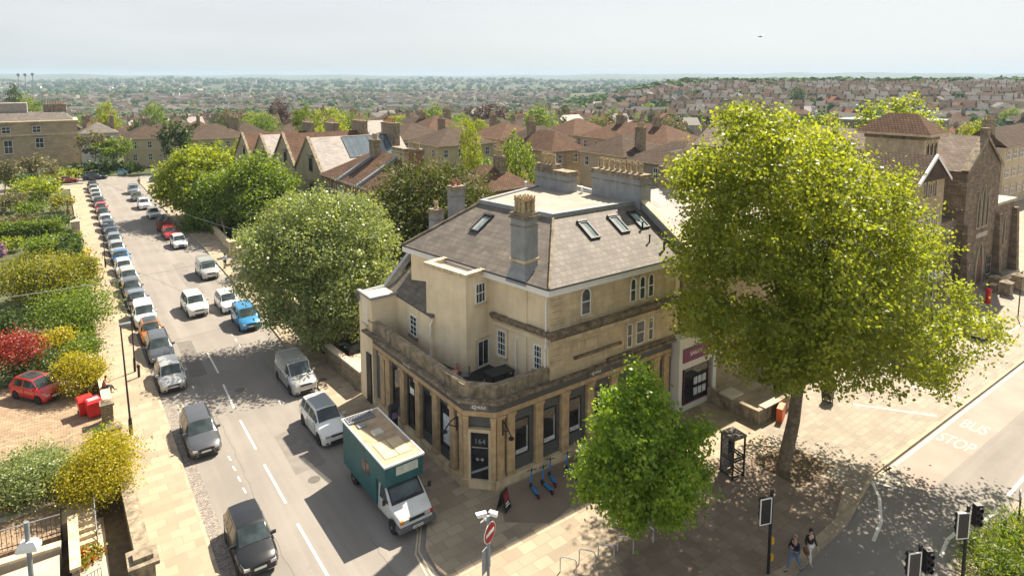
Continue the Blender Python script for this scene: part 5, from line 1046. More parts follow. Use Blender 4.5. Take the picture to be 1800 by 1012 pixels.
# pavement sign board
t = thing('pavement_sign', 'black pavement A board standing in front of the corner entrance', 'sign board', (17.35, 24.75, .13), R(25))
for s in (-1, 1):
    mb = MB(); mb.add([(-.3, s*.28, 0), (.3, s*.28, 0), (.3, s*.03, 1.0), (-.3, s*.03, 1.0), (-.3, s*.25, 0), (.3, s*.25, 0), (.3, 0, 1.0), (-.3, 0, 1.0)], [(0, 1, 2, 3), (7, 6, 5, 4), (0, 4, 5, 1), (3, 2, 6, 7), (1, 5, 6, 2), (0, 3, 7, 4)]); mb.out('board', m_black, t, local=True)
mb = MB(); mb.add([(-.22, -.175, .5), (.22, -.175, .5), (.22, -.07, .92), (-.22, -.07, .92)], [(0, 1, 2, 3)]); mb.v = [(x, y-.02, z) for x, y, z in mb.v]; mb.out('red_panel', mat('red_panel', (.25, .02, .03), .5), t, local=True)
for z0, z1, hw_ in ((.36, .42, .16), (.24, .30, .19)): mb = MB(); mb.add([(-hw_, -.285+z0*.25-.012, z0), (hw_, -.285+z0*.25-.012, z0), (hw_, -.285+z1*.25-.012, z1), (-hw_, -.285+z1*.25-.012, z1)], [(0, 1, 2, 3)]); mb.out('white_line', m_white, t, local=True)
# e-scooters
SC = thing('electric_scooter', '', 'scooter', (0, 0, .13), 0, 'blue hire scooters outside the shop'); m_sblue = mat('scooter_blue', (.01, .22, .62), .4, var=.1)
mb = MB(); mb.box(-.08, .08, -.35, .35, .13, .19); mb.tube([(0, .33, .16), (0, .47, .38)], .045, seg=8); mb.out('deck', m_dark, SC, local=True)
mb = MB(); mb.box(-.075, .075, -.3, .3, .191, .2); mb.tube([(0, .47, .3), (0, .42, .85)], .045, seg=8); mb.tube([(0, .42, .80), (0, .40, 1.02)], .035, seg=8); mb.tube([(0, -.3, .19), (0, -.5, .32)], .04); mb.out('frame', m_sblue, SC, local=True)
mb = MB(); mb.tube([(-.27, .36, 1.12), (-.1, .4, 1.1), (.1, .4, 1.1), (.27, .36, 1.12)], .022, seg=6); mb.tube([(0, .4, 1.0), (0, .4, 1.18)], .04, seg=6); mb.out('handlebar', m_dark, SC, local=True)
for y in (-.46, .52): mb = MB(); mb.T = Matrix.Translation((0, y, .13)) @ Matrix.Rotation(math.pi/2, 4, 'Y'); mb.lathe((0, 0, 0), [(.08, -.035), (.13, -.03), (.13, .03), (.08, .035)], seg=14); mb.out('wheel', m_tyre, SC, smooth=True, local=True)
mb = MB(); mb.box(-.05, .05, -.62, -.58, .2, .26); mb.out('rear_light', m_tail, SC, local=True)
sl_ = [(19.35, 24.75, -14, 'blue scooter nearest the A board, first of the row'), (20.1, 24.6, -6, 'blue scooter second in the row from the entrance'), (20.75, 24.95, -20, 'blue scooter third in the row, leaning close to the second'), (22.0, 24.8, -4, 'blue scooter standing alone after the gap in the row'), (23.1, 25.2, -25, 'blue scooter just left of the young tree leaves'), (23.7, 25.1, 5, 'blue scooter showing beside the young tree crown, the farther one'), (24.7, 25.1, -10, 'blue scooter mostly hidden behind the young tree')]
for i, (x, y, a, lb) in enumerate(sl_):
    if i == 0: SC.location = (x, y, .13); SC.rotation_euler = (0, 0, R(a)); SC['label'] = lb
    else: dup(SC, (x, y, .13), R(a), lb)
# bicycle hoops
m_hoop = mat('brushed_steel', (.62, .62, .60), .3, metal=.35, var=.1)
for i, ((x, y), lb) in enumerate((((17.2, 19.55), 'steel bicycle hoop cut by the bottom edge'), ((18.2, 19.4), 'steel bicycle hoop second from the bottom edge'), ((19.15, 19.15), 'steel bicycle hoop in the middle of the row'), ((20.2, 18.95), 'steel bicycle hoop second from the young tree'), ((21.5, 18.9), 'steel bicycle hoop right under the young tree'))):
    mb = MB(); r_ = .14; pts = [(-.36, 0, -.05), (-.36, 0, .62)]+[(-.36+r_-r_*math.cos(a), 0, .62+r_*math.sin(a)) for a in (.5, 1.0, 1.57)]+[(.36-r_+r_*math.cos(a), 0, .62+r_*math.sin(a)) for a in (1.57, 1.0, .5)]+[(.36, 0, .62), (.36, 0, -.05)]
    one(mb.tube(pts, .03, seg=8), 'bicycle_stand', m_hoop, lb, 'bicycle stand', 'steel bicycle hoops', (x, y, .12), R(-52), smooth=True)
# phone box
t = thing('phone_box', 'old black steel phone box frame with missing panes beside the plane tree', 'phone box', (29.35, 19.65, .12), R(-8)); a = .47
for sx in (-1, 1):
    for sy in (-1, 1): mb = MB(); mb.box(sx*a, sx*(a-.08), sy*a, sy*(a-.08), 0, 2.3); mb.out('post', m_black, t, local=True)
mb = MB(); mb.box(-a-.03, a+.03, -a-.03, a+.03, 2.301, 2.42); mb.out('roof', mat('dusty_dark_roof', (.12, .10, .085), .8, var=.5, vs=5), t, local=True)
for z in (.1, 1.0, 1.15): mb = MB(); ring(mb, [(-a+.01, -a+.01), (a-.01, -a+.01), (a-.01, a-.01), (-a+.01, a-.01)], [(-a+.06, -a+.06), (a-.06, -a+.06), (a-.06, a-.06), (-a+.06, a-.06)], z, z+.09); mb.out('rail', m_black, t, local=True)
mb = MB(); mb.box(-a+.08, a-.08, a-.06, a-.04, .15, 2.3); mb.box(-a+.03, -a+.05, -.05, a-.08, .15, 2.3); mb.out('back_panel', mat('graffiti_panel', (.10, .10, .11), .4, var=.9, vs=9, stain=.5, scol=(.4, .4, .42), ss=5), t, local=True)
mb = MB(); mb.box(-.15, .15, a-.25, a-.061, 1.1, 1.7); mb.out('telephone', m_dark, t, local=True)
# shaded stone enclosure with wooden tops and steel hoop
t = thing('bench_enclosure', 'low dark walled enclosure with plank tops in the shade of the plane tree', 'wall', (35.5, 22, .12)); mb = MB(); mb.box(35.0, 35.3, 21.7, 25.6, .1, 1.05); mb.box(35.3, 38.6, 21.7, 22.0, .1, 1.05); mb.out('masonry', m_stone_d, t)
mb = MB(); mb.box(34.9, 36.2, 23.6, 24.6, 1.051, 1.15); mb.box(35.6, 37.4, 21.6, 22.1, 1.051, 1.12); mb.out('plank_top', m_conc, t)
def planter(x, y, label, rz=0, flo=L_ORANGE):
    t = thing('planter_box', label, 'planter', (x, y, .12), rz, 'black planter boxes with orange flowers')
    mb = MB(); mb.prism([(-.3, -.3), (.3, -.3), (.3, .3), (-.3, .3)], .25, .95, top=[(-.36, -.36), (.36, -.36), (.36, .36), (-.36, .36)]); mb.out('box', m_dark, t, local=True)
    for sx in (-.25, .25):
        for sy in (-.25, .25): mb = MB(); mb.box(sx-.03, sx+.03, sy-.03, sy+.03, 0, .249); mb.out('leg', m_dark, t, local=True)
    me, _ = leaves_mesh('plants', [(0, 0, 1.1, .33, .33, .22)], 260, .13, L_DARK, int(x*10), clump=.08, per=8, zmin=.9); o = bpy.data.objects.new('plants', me); COL.objects.link(o); o.parent = t
    me, _ = leaves_mesh('flowers', [(0, 0, 1.15, .33, .33, .2)], 90, .11, flo, int(x*11), clump=.06, per=5, zmin=.95); o = bpy.data.objects.new('flowers', me); COL.objects.link(o); o.parent = t
planter(41.6, 20.7, 'black planter box on legs with dull red plants on sunny paving', .2); planter(40.2, 23.4, 'black planter box in the shade beyond the plane tree trunk'); planter(42.3, 24.0, 'black planter box close to the shopfronts under the plane tree'); 
mb = MB(); mb.box(-.5, .5, -.18, .18, 0, .9); one(mb, 'barrier_board', mat('orange_plastic', (.75, .13, .02), .5), 'orange barrier board behind the plane tree trunk', 'barrier', None, (36.9, 21.3, .12), R(20))
# white estate agent's shopfront
t = thing('white_shopfront', 'white framed shopfront with a purple sign board under the plane tree', 'shopfront', (32, 25.7, 0))
mb = MB(); mb.box(31.95, 35.9, 25.6, 26.34, 0, .45); mb.box(31.95, 32.3, 25.6, 26.34, .45, 4.9); mb.box(35.55, 35.9, 25.6, 26.34, .45, 4.9); mb.box(31.951, 35.899, 25.62, 26.34, 4.9, 5.15); mb.box(32.301, 35.549, 25.65, 26.34, 3.0, 4.899); mb.out('frame', m_whitew, t)
mb = MB(); mb.box(32.3, 35.55, 25.55, 25.649, 3.5, 4.4); sg = mb.out('sign_board', mat('purple_sign', (.16, .02, .09), .5, var=.05), t)
text_mesh('sign_lettering', 'SARAH -', .40, TM((33.7, 25.54, 4.0), (1, 0, 0), (0, 0, 1)), m_white, sg, .005)
w_ = window(t, (33.9, 25.75, .46), (1, 0), (0, -1), 2.6, 2.5, 1, 1, m=mat('purple_frame', (.14, .02, .09), .5), glass=m_dglass, name='shop_window')
for i in range(3):
    for j in range(2): mb = MB(); x = 33.6+i*.45; z = .9+j*.75; mb.box(x, x+.36, 25.66, 25.69, z, z+.5); mb.out('property_card', m_print, w_)
# poles and signals
def lamp(name, x, y, h, r, m, label, kind='led', lean=0, rz=0):
    t = thing(name, label, 'street lamp', (x, y, .12), rz); mb = MB(); mb.lathe((0, 0, 0), [(r*1.8, 0), (r*1.8, 1.0), (r*1.1, 1.15)], seg=10); mb.tube([(0, 0, 1.1), (lean, 0, h)], [r, r*.7], seg=10); mb.out('post', m, t, smooth=True, local=True)
    if kind == 'led': mb = MB(); mb.prism([(lean-.08, -.09), (lean+.55, -.14), (lean+.55, .14), (lean-.08, .09)], h-.02, h+.1); mb.out('lamp_head', m_pole, t, local=True)
    if kind == 'lantern':
        mb = MB(); mb.lathe((lean, 0, h), [(.09, -.02), (.2, .42), (.24, .46), (.1, .66), (.03, .72), (.05, .8), (.0, .86)], seg=6); mb.out('lantern', m_black, t, local=True); mb = MB(); mb.lathe((lean, 0, h), [(.1, .03), (.2, .38)], seg=6); mb.out('lantern_glass', m_steel, t, local=True)
    return t
yy, hh = onX(223, 600, 2.45); lamp('street_lamp', 2.5, 43.8, hh-.12, .06, m_black, 'slim dark street lamp on the sunny pavement behind the yellow bush', lean=-.15)
yy, hh = onX(232, 548, 3.6); lamp('lantern_post', 3.6, 53.6, hh, .05, m_black, 'black lantern post standing at the kerb beside the orange car', 'lantern')
yy, hh = onX(176, 384, 3.6); lamp('street_pole', 3.6, 86.5, hh-.1, .05, m_black, 'thin black street pole beside the bright blue car', 'led')
yy, hh = onX(110, 285, .7); lamp('wooden_lamp_pole', .7, 123.8, hh, .16, m_wood, 'tall brown wooden pole with a lantern on top up the left pavement', 'lantern')
t = thing('near_street_lamp', 'close grey street lamp with broad white head at the bottom left', 'street lamp', (*G(50, 960, 6.2), 0)); x, y = t.location[:2]
mb = MB(); mb.tube([(0, 0, 0), (0, 0, 7.1)], [.085, .075], seg=12); mb.out('post', m_pole, t, smooth=True, local=True)
mb = MB(); mb.T = Matrix.Rotation(R(-20), 4, 'Z'); mb.prism([(-.32, -.2), (.32, -.2), (.32, .2), (-.32, .2)], 6.1, 6.22); mb.prism([(-.32, -.2), (.32, -.2), (.32, .2), (-.32, .2)], 6.221, 6.42, top=[(-.2, -.12), (.2, -.12), (.2, .12), (-.2, .12)]); mb.out('lamp_head', m_white, t, local=True)
# no-entry sign with cameras
x, y = G(858, 937, 3.9); t = thing('traffic_sign', 'red and white no entry sign on a grey pole with two cameras on top', 'traffic sign', (x, y, .12)); mb = MB(); mb.tube([(0, 0, 0), (0, 0, 4.55)], .06, seg=10); mb.out('post', m_pole, t, smooth=True, local=True)
Q = Matrix.Rotation(R(24), 4, 'Z'); mb = MB(); mb.T = Matrix.Translation((0, 0, 3.85)) @ Q @ Matrix.Rotation(math.pi/2, 4, 'X'); mb.lathe((0, 0, .07), [(.42, 0), (.42, .02)], seg=28); sg = mb.out('sign_plate', [m_white], t, smooth=True, local=True)
mb = MB(); mb.T = Matrix.Translation((0, 0, 3.85)) @ Q @ Matrix.Rotation(math.pi/2, 4, 'X'); mb.lathe((0, 0, .091), [(.39, 0), (.39, .004)], seg=28); mb.out('red_disc', mat('sign_red', (.42, .01, .015), .4, var=.05), sg, smooth=True, local=True)
mb = MB(); mb.T = Matrix.Translation((0, 0, 3.85)) @ Q @ Matrix.Rotation(math.pi/2, 4, 'X'); mb.box(-.3, .3, -.07, .07, .097, .102); mb.out('white_bar', m_white, sg, local=True)
mb = MB(); mb.T = Matrix.Translation((0, 0, 3.85)) @ Q; mb.box(-.3, .3, .08, .11, -1.75, -.7); mb.out('lower_plate', m_greyr, t, local=True)
mb = MB(); mb.tube([(-.35, 0, 4.4), (.35, .1, 4.5)], .03, seg=6); mb.out('cross_arm', m_white, t, local=True)
for dx, rz_, ln in ((-.3, 15, .38), (.28, -30, .3)): mb = MB(); mb.T = Matrix.Translation((dx, 0, 4.72 if dx < 0 else 4.5)) @ Matrix.Rotation(R(rz_-30), 4, 'Z'); mb.box(-ln/2, ln/2, -.075, .075, -.07, .07); mb.box(-ln/2-.05, ln/2, -.09, .09, .071, .09); mb.out('camera', m_white, t, local=True)
mb = MB(); mb.tube([(-.1, 0, 4.4), (-.25, 0, 4.62)], .04, seg=6); mb.out('bracket', m_white, t, local=True)
# traffic signals
def signal(x, y, h, heads, label, name='traffic_signal', ybox=None):
    t = thing(name, label, 'traffic light', (x, y, .12), 0, 'traffic signals at the crossing'); mb = MB(); mb.tube([(0, 0, 0), (0, 0, h)], .07, seg=10); mb.lathe((0, 0, h), [(.05, 0), (.09, .02), (.09, .1), (.02, .13)], seg=8); mb.out('post', m_black, t, smooth=True, local=True)
    for (a, z, off, board) in heads:
        M = Matrix.Translation((0, 0, z)) @ Matrix.Rotation(R(a), 4, 'Z') @ Matrix.Translation((off, -.08, 0)); mb = MB(); mb.T = M
        if board: ring(mb, [(-.27, -.05), (.27, -.05), (.27, -.03), (-.27, -.03)], [(-.01, -.045), (.01, -.045), (.01, -.035), (-.01, -.035)], -.6, .6) if False else mb.box(-.25, .25, -.06, -.03, -.57, .57)
        mb.box(-.15, .15, -.029, .22, -.5, .5); hd = mb.out('signal_head', m_black, t, local=True)
        if board:
            mb = MB(); mb.T = M
            for b_ in ((-.29, -.251, -.61, .61), (.251, .29, -.61, .61), (-.25, .25, .571, .61), (-.25, .25, -.61, -.571)): mb.box(b_[0], b_[1], -.065, -.025, b_[2], b_[3])
            mb.out('white_border', m_white, hd, local=True)
        for k in (-1, 0, 1): mb = MB(); mb.T = M @ Matrix.Translation((0, .22, k*.31)) @ Matrix.Rotation(-math.pi/2, 4, 'X'); mb.lathe((0, 0, 0), [(.11, 0), (.12, .1), (.1, .1), (.09, .01)], seg=12); mb.out('hood', m_black, hd, local=True)
    if ybox: 
        for z in ybox: mb = MB(); mb.cbox((.13, 0, z), (.14, .2, .28)); mb.out('push_button_box', m_paint_yel, t, local=True)
    return t
m_paint_yel = mat('yellow_box_paint', (.75, .42, .02), .5, var=.1)
x, y = G(1350, 1007, .12); hh = onY(1356, 866, y)[1]; signal(x, y, hh-.15, [(-20, hh-.85, -.38, True)], 'tall black traffic light with white bordered board beside two walking people', ybox=(1.55, .75))
x, y = G(1692, 1012, .12); hh = onY(1708, 890, y)[1]; signal(x, y, hh, [(-30, hh-.75, -.3, True), (150, hh-.35, -.42, False)], 'black double headed traffic light at the green island', ybox=None)
x, y = G(1617, 978, 3.0); signal(x, y, 3.3, [(-25, 2.6, -.35, True), (150, 2.7, -.35, False)], 'traffic light cut off by the bottom edge of the photo')
t = thing('round_road_sign', 'round road sign seen from behind on the planted island', 'road sign', (36.6, 8.7, .1)); mb = MB(); mb.tube([(0, 0, 0), (0, 0, 1.9)], .04, seg=8); mb.out('post', m_black, t, local=True); mb = MB(); mb.T = Matrix.Translation((0, .05, 1.95)) @ Matrix.Rotation(R(20), 4, 'Z') @ Matrix.Rotation(math.pi/2, 4, 'X'); mb.lathe((0, 0, 0), [(.3, 0), (.3, .03)], seg=20); mb.out('disc', m_pole, t, local=True)
mb = MB(); mb.lathe((0, 0, 0), [(.09, 0), (.09, .75), (.12, .76), (.12, .95), (.05, 1.0)], seg=10); one(mb, 'bollard', m_black, 'short black bollard in the island planting', 'bollard', None, (35.6, 9.0, .1), smooth=True)
mb = MB(); mb.lathe((0, 0, 0), [(.09, 0), (.09, .75), (.12, .76), (.12, .95), (.05, 1.0)], seg=10); one(mb, 'bollard', m_black, 'black bollard at the foot of the lantern post on the kerb', 'bollard', None, (3.75, 52.4, .12), smooth=True)
# pillar box, stone blocks near the church
t = thing('pillar_box', 'bright red pillar box on the far pavement before the church', 'post box', (73.2, 21.4, .12)); mb = MB(); mb.lathe((0, 0, 0), [(.26, 0), (.26, .15), (.23, .16), (.23, 1.3), (.29, 1.35), (.29, 1.42), (.2, 1.52), (.02, 1.56)], seg=18); mb.out('body', m_red, t, smooth=True, local=True); mb = MB(); mb.box(-.13, .13, -.245, -.2, 1.15, 1.2); mb.out('slot', m_black, t, local=True)
for i, (px_, py_, lb) in enumerate(((1768, 518, 'stone gate block nearest the pillar box'), (1788, 510, 'taller stone gate block at the right edge by the church'), (1748, 508, 'stone gate block in front of the church door'))):
    x, y = G(px_, py_, .12); pier(x, y, 1.2 if i != 1 else 1.5, m_stone_d, lb, .45, .12, name='gate_block', group='stone gate blocks by the church')
wall([(86.5, 22.6), (77.5, 22.6)], .35, .8, m_rub_l, 'low stone wall before the church', m_stone_p)
mb = MB(); mb.lathe((0, 0, 0), [(.05, 0), (.05, 2.6), (.08, 2.62), (.02, 2.8)], seg=8); x, y = G(1789, 560, .12); one(mb, 'slim_post', m_black, 'slim dark post on the pavement at the right edge', 'post', None, (x, y, .12), smooth=True)
# roadside load, telephone wires
t = thing('tarpaulin_trailer', 'red brown trailer with dark tarpaulin parked beyond the red hatchback', 'trailer', (11.9, 103.6, 0)); mb = MB(); mb.box(-.9, .9, -1.5, 1.5, .5, 1.6); mb.out('body', mat('red_brown_paint', (.22, .05, .03), .6, var=.4), t, local=True)
mb = MB(); mb.prism([(-.95, -1.4), (.95, -1.4), (.95, 1.4), (-.95, 1.4)], 1.601, 2.3, top=[(-.3, -.9), (.5, -.8), (.4, .9), (-.4, .8)]); mb.out('tarpaulin', m_dark, t, local=True)
for s in (-1, 1): mb = MB(); mb.T = Matrix.Translation((s*.85, 0, .32)) @ Matrix.Rotation(math.pi/2, 4, 'Y'); mb.lathe((0, 0, 0), [(.32, -.1), (.32, .1)], seg=14); mb.out('wheel', m_tyre, t, local=True)
def wire(a, b, sag, label):
    mb = MB(); a = Vector(a); b = Vector(b); mb.tube([a.lerp(b, k/12)-Vector((0, 0, sag*4*(k/12)*(1-k/12))) for k in range(13)], .018, seg=4); return one(mb, 'telephone_wire', m_greyr, label, 'wire', 'telephone wires over the street')
wire((.7, 123.8, 8.3), (18.0, 60.0, 6.0), .8, 'thin telephone wire from the brown pole to the silvery tree'); wire((-6, 57, 6.5), (21, 62, 6.5), .6, 'thin telephone wire crossing the street above the blue car')
# ---------------- people ----------------
def skin(name, verts, edges, radii, m, par, root=0, sub=2):
    me = bpy.data.meshes.new(name); me.from_pydata(verts, edges, []); o = bpy.data.objects.new(name, me); COL.objects.link(o); o.parent = par
    sm = o.modifiers.new('skin', 'SKIN'); 
    if not me.skin_vertices: 
        bpy.context.view_layer.objects.active = o
    for i, r_ in enumerate(radii): d = me.skin_vertices[0].data[i]; d.radius = (r_, r_) if not isinstance(r_, tuple) else r_; d.use_root = (i == root)
    s_ = o.modifiers.new('sub', 'SUBSURF'); s_.levels = sub; s_.render_levels = sub; me.materials.append(m); sm.use_smooth_shade = True
    # bake the modifiers into a plain mesh
    bpy.context.view_layer.update(); me2 = bpy.data.meshes.new_from_object(o.evaluated_get(bpy.context.evaluated_depsgraph_get())); o.modifiers.clear(); o.data = me2; me2.name = name; bpy.data.meshes.remove(me)
    return o
def person(label, loc, rz, H, skinc, hair, top, legs, shoes, pose, group='people on the pavements', hairlong=False, hold=None, longsleeve=True):
    t = thing('person', label, 'person', loc, rz, group); s = H/1.75
    ms = mat('skin_tone', skinc, .6, var=.08); P = {k: tuple(c*s for c in v) for k, v in pose.items()}
    nm = ['pelvis', 'waist', 'chest', 'neck', 'head0', 'head1', 'shL', 'elL', 'wrL', 'shR', 'elR', 'wrR', 'hipL', 'knL', 'anL', 'toL', 'hipR', 'knR', 'anR', 'toR']
    rad = [(.15, .11), (.135, .10), (.16, .105), (.052, .052), (.075, .085), (.078, .09), .055, .042, .028, .055, .042, .028, .088, .06, .042, .035, .088, .06, .042, .035]
    rad = [tuple(q*s*.92 for q in r_) if isinstance(r_, tuple) else r_*s*.92 for r_ in rad]; V = [P[n] for n in nm]
    E = [(0, 1), (1, 2), (2, 3), (3, 4), (4, 5), (2, 6), (6, 7), (7, 8), (2, 9), (9, 10), (10, 11), (0, 12), (12, 13), (13, 14), (14, 15), (0, 16), (16, 17), (17, 18), (18, 19)]
    V = list(V); R_ = list(rad)
    for w_, e_ in ((8, 7), (11, 10)):      # palm, four fingers and a thumb on each wrist
        a = Vector(V[w_]); d = (a-Vector(V[e_])).normalized(); side = d.cross(Vector((0, 0, 1))); side = side.normalized() if side.length > .1 else Vector((0, 1, 0)); side = Vector((0, -1, 0)) if abs(d.z) > .7 else side
        fw_ = d.cross(side).normalized(); pa = a+d*.07*s; V.append(tuple(pa)); R_.append(.024*s); pi_ = len(V)-1; E.append((w_, pi_))
        for k, (o_, ln) in enumerate(((-.03, .06), (-.01, .075), (.01, .07), (.03, .055))):
            k1 = pa+side*o_*s+d*ln*.5*s; k2 = k1+(d*.6+fw_*.6).normalized()*ln*.55*s; V += [tuple(k1), tuple(k2)]; R_ += [.0095*s, .008*s]; E += [(pi_, len(V)-2), (len(V)-2, len(V)-1)]
        th = a+d*.03*s-side*.045*s; th2 = th+(d-side*.4).normalized()*.045*s; V += [tuple(th), tuple(th2)]; R_ += [.011*s, .009*s]; E += [(w_, len(V)-2), (len(V)-2, len(V)-1)]
    skin('body', V, E, R_, ms, t, 0, 2)
    def sub(name, idx, scale, m, cut=None):
        Vv = [P[nm[i]] for i in idx]; mp = {i: k for k, i in enumerate(idx)}; Ee = [(mp[a], mp[b]) for a, b in E[:19] if a in mp and b in mp]
        Rr = [tuple(q*scale for q in rad[i]) if isinstance(rad[i], tuple) else rad[i]*(scale+.12) for i in idx]
        if cut: 
            for i, f in cut.items(): j = [b if a == i else a for a, b in E[:19] if (a == i or b == i) and (a in mp and b in mp)][0]; Vv[mp[i]] = tuple(Vector(Vv[mp[i]]).lerp(Vector(P[nm[j]]), f))
        return skin(name, Vv, Ee, Rr, m, t, 0, 1)
    sub('top', [0, 1, 2, 6, 7, 8, 9, 10, 11] if longsleeve else [0, 1, 2, 6, 7, 9, 10], 1.3, mat('clothes_top', top, .9, var=.2, vs=6), {8: .08, 11: .08} if longsleeve else {7: .2, 10: .2})
    sub('trousers', [0, 12, 13, 14, 16, 17, 18], 1.1, mat('clothes_legs', legs, .9, var=.2, vs=6), {14: .1, 18: .1})
    for a, b in ((14, 15), (18, 19)): v0, v1 = Vector(P[nm[a]]), Vector(P[nm[b]]); skin('shoe', [tuple(v0+(v0-v1)*.35+Vector((0, 0, -.02*s))), tuple(v0.lerp(v1, .4)-Vector((0, 0, .02*s))), tuple(v1+(v1-v0)*.1)], [(0, 1), (1, 2)], [.045*s, .048*s, .038*s], mat('shoe', shoes, .7), t, 0, 1)
    hd = Vector(P['head1']); fc = Vector(pose.get('face', (0, -1, 0))); mb = MB(); mb.T = Matrix.Translation(hd) 
    import bmesh
    bm = bmesh.new(); bmesh.ops.create_icosphere(bm, subdivisions=3, radius=.105*s); 
    for v in list(bm.verts):
        if v.co.dot(fc) > .035*s and v.co.z < .045*s: v.co += -fc*.06*s
        v.co.z = v.co.z*1.05+.022*s
        if hairlong and v.co.z < 0 and v.co.dot(fc) < 0: v.co.z *= 1.9
    me = bpy.data.meshes.new('hair'); bm.to_mesh(me); bm.free(); me.polygons.foreach_set('use_smooth', [True]*len(me.polygons)); me.materials.append(mat('hair', hair, .8, var=.3, vs=20)); h_ = bpy.data.objects.new('hair', me); COL.objects.link(h_); h_.parent = t; h_.location = hd-fc*.012*s
    sd_ = Vector((fc.y, -fc.x, 0))
    for k, (a, z, r_) in enumerate(((-.032, -.012, .011), (.032, -.012, .011))): mb = MB(); mb.lathe(tuple(hd+fc*.083*s+sd_*a*s+Vector((0, 0, z*s))), [(.004, -r_*s), (r_*s, 0), (.004, r_*s)], seg=8); mb.out('eye', m_black, t, local=True)
    mb = MB(); mb.tube([tuple(hd+fc*.085*s+Vector((0, 0, -.01*s))), tuple(hd+fc*.108*s+Vector((0, 0, -.035*s))), tuple(hd+fc*.088*s+Vector((0, 0, -.042*s)))], [.008*s, .014*s, .01*s], seg=6); mb.out('nose', ms, t, local=True)
    mb = MB(); c = hd+fc*.086*s+Vector((0, 0, -.062*s)); mb.tube([tuple(c-sd_*.025*s), tuple(c+fc*.004), tuple(c+sd_*.025*s)], .006*s, seg=5); mb.out('mouth', mat('lips', (.35, .12, .1), .5), t, local=True)
    for a in (-1, 1): mb = MB(); c = hd+sd_*a*.082*s+Vector((0, 0, -.015*s)); mb.tube([tuple(c+Vector((0, 0, .025*s))), tuple(c+sd_*a*.01*s), tuple(c-Vector((0, 0, .025*s)))], [.008*s, .012*s, .007*s], seg=6); mb.out('ear', ms, t, local=True)
    return t
def walk(step=.28, arm=.2, bentR=False, bentL=False):
    p = dict(pelvis=(0, 0, .95), waist=(0, -.01, 1.12), chest=(0, -.02, 1.33), neck=(0, -.03, 1.48), head0=(0, -.035, 1.56), head1=(0, -.045, 1.65),
             shL=(-.17, -.01, 1.40), elL=(-.22, arm*.4, 1.14), wrL=(-.21, arm*.3-.08, .92), shR=(.17, -.01, 1.40), elR=(.22, -arm*.2, 1.14), wrR=(.2, -arm-.12, .95),
             hipL=(-.09, 0, .9), knL=(-.1, -step*.75, .50), anL=(-.1, -step*1.1, .09), toL=(-.1, -step*1.1-.15, .05), hipR=(.09, 0, .9), knR=(.1, step*.35, .48), anR=(.1, step*1.15, .13), toR=(.1, step*1.15-.13, .04))
    if bentR: p['elR'] = (.24, -.05, 1.15); p['wrR'] = (.1, -.28, 1.27)
    if bentL: p['elL'] = (-.24, -.05, 1.15); p['wrL'] = (-.1, -.28, 1.25)
    return p
x, y = G(1396, 1003, .12); pm_ = person('man in navy jacket and jeans walking, holding up something small in front of his chest', (x, y, .12), R(-105), 1.78, (.45, .26, .18), (.28, .22, .16), (.012, .014, .04), (.12, .19, .30), (.04, .03, .03), walk(.3, .2, True, True))
mb = MB(); mb.cbox((0, -.36*1.017, 1.3*1.017), (.09, .05, .15)); tag(mb.out('handheld_item', m_black), 'small dark item held up by the man in the navy jacket', 'bag'); o = bpy.data.objects['handheld_item']; o.data.transform(Matrix.Translation((x, y, .12)) @ Matrix.Rotation(R(-105), 4, 'Z'))
x, y = G(1422, 988, .12); person('person in black jumper and white trousers with dark hair carrying a brown bag', (x, y, .12), R(-20), 1.68, (.5, .32, .24), (.02, .015, .015), (.012, .012, .014), (.72, .70, .66), (.3, .2, .15), walk(.2, .15), hairlong=True)
t = thing('handbag', 'brown round handbag carried by the person in white trousers', 'handbag', (x, y, .12), R(-20)); mb = MB(); mb.T = Matrix.Translation((-.27, -.1, .70)) @ Matrix.Rotation(math.pi/2, 4, 'Y'); mb.lathe((0, 0, 0), [(.08, -.06), (.17, -.05), (.18, 0), (.17, .05), (.08, .06)], seg=14); mb.out('bag_body', m_wood, t, smooth=60, local=True); mb = MB(); mb.tube([(-.27, -.2, .8), (-.25, -.12, .95), (-.27, .0, .8)], .012, seg=5); mb.out('strap', m_wood, t, local=True)
x, y = G(396, 472, .12); person('man in pale blue shirt and dark trousers walking up the right pavement', (x, y, .12), R(185), 1.8, (.45, .28, .2), (.04, .03, .02), (.42, .50, .70), (.02, .018, .02), (.02, .02, .02), walk(.12, .1))
x, y = G(245, 325, 0); person('far off person in pink top standing near the junction', (x, y, 0), R(170), 1.75, (.45, .28, .2), (.1, .07, .05), (.60, .40, .50), (.03, .03, .04), (.02, .02, .02), walk(.1, .1))
sit = dict(pelvis=(0, 0, 0), waist=(0, -.03, .17), chest=(0, -.09, .36), neck=(0, -.14, .50), head0=(0, -.17, .57), head1=(0, -.21, .65), shL=(-.17, -.09, .43), elL=(-.2, -.2, .2), wrL=(-.07, -.38, .28), shR=(.17, -.09, .43), elR=(.2, -.2, .2), wrR=(.07, -.38, .28),
           hipL=(-.09, -.03, -.02), knL=(-.12, -.45, .04), anL=(-.12, -.46, -.40), toL=(-.12, -.6, -.45), hipR=(.09, -.03, -.02), knR=(.14, -.44, -.02), anR=(.18, -.62, -.38), toR=(.19, -.77, -.41))
person('man in rust brown top sitting on the low wall looking at his phone', (1.42, 49.6, 1.2), R(80), 1.75, (.5, .3, .2), (.03, .02, .015), (.28, .08, .04), (.03, .035, .05), (.02, .02, .02), sit, longsleeve=False)
mb = MB(); mb.cbox((0, -.42, .33), (.07, .012, .14)); o = mb.out('mobile_phone', m_black); o.data.transform(Matrix.Translation((1.42, 49.6, 1.2)) @ Matrix.Rotation(R(80), 4, 'Z')); tag(o, 'black mobile phone in the hands of the seated man', 'phone')
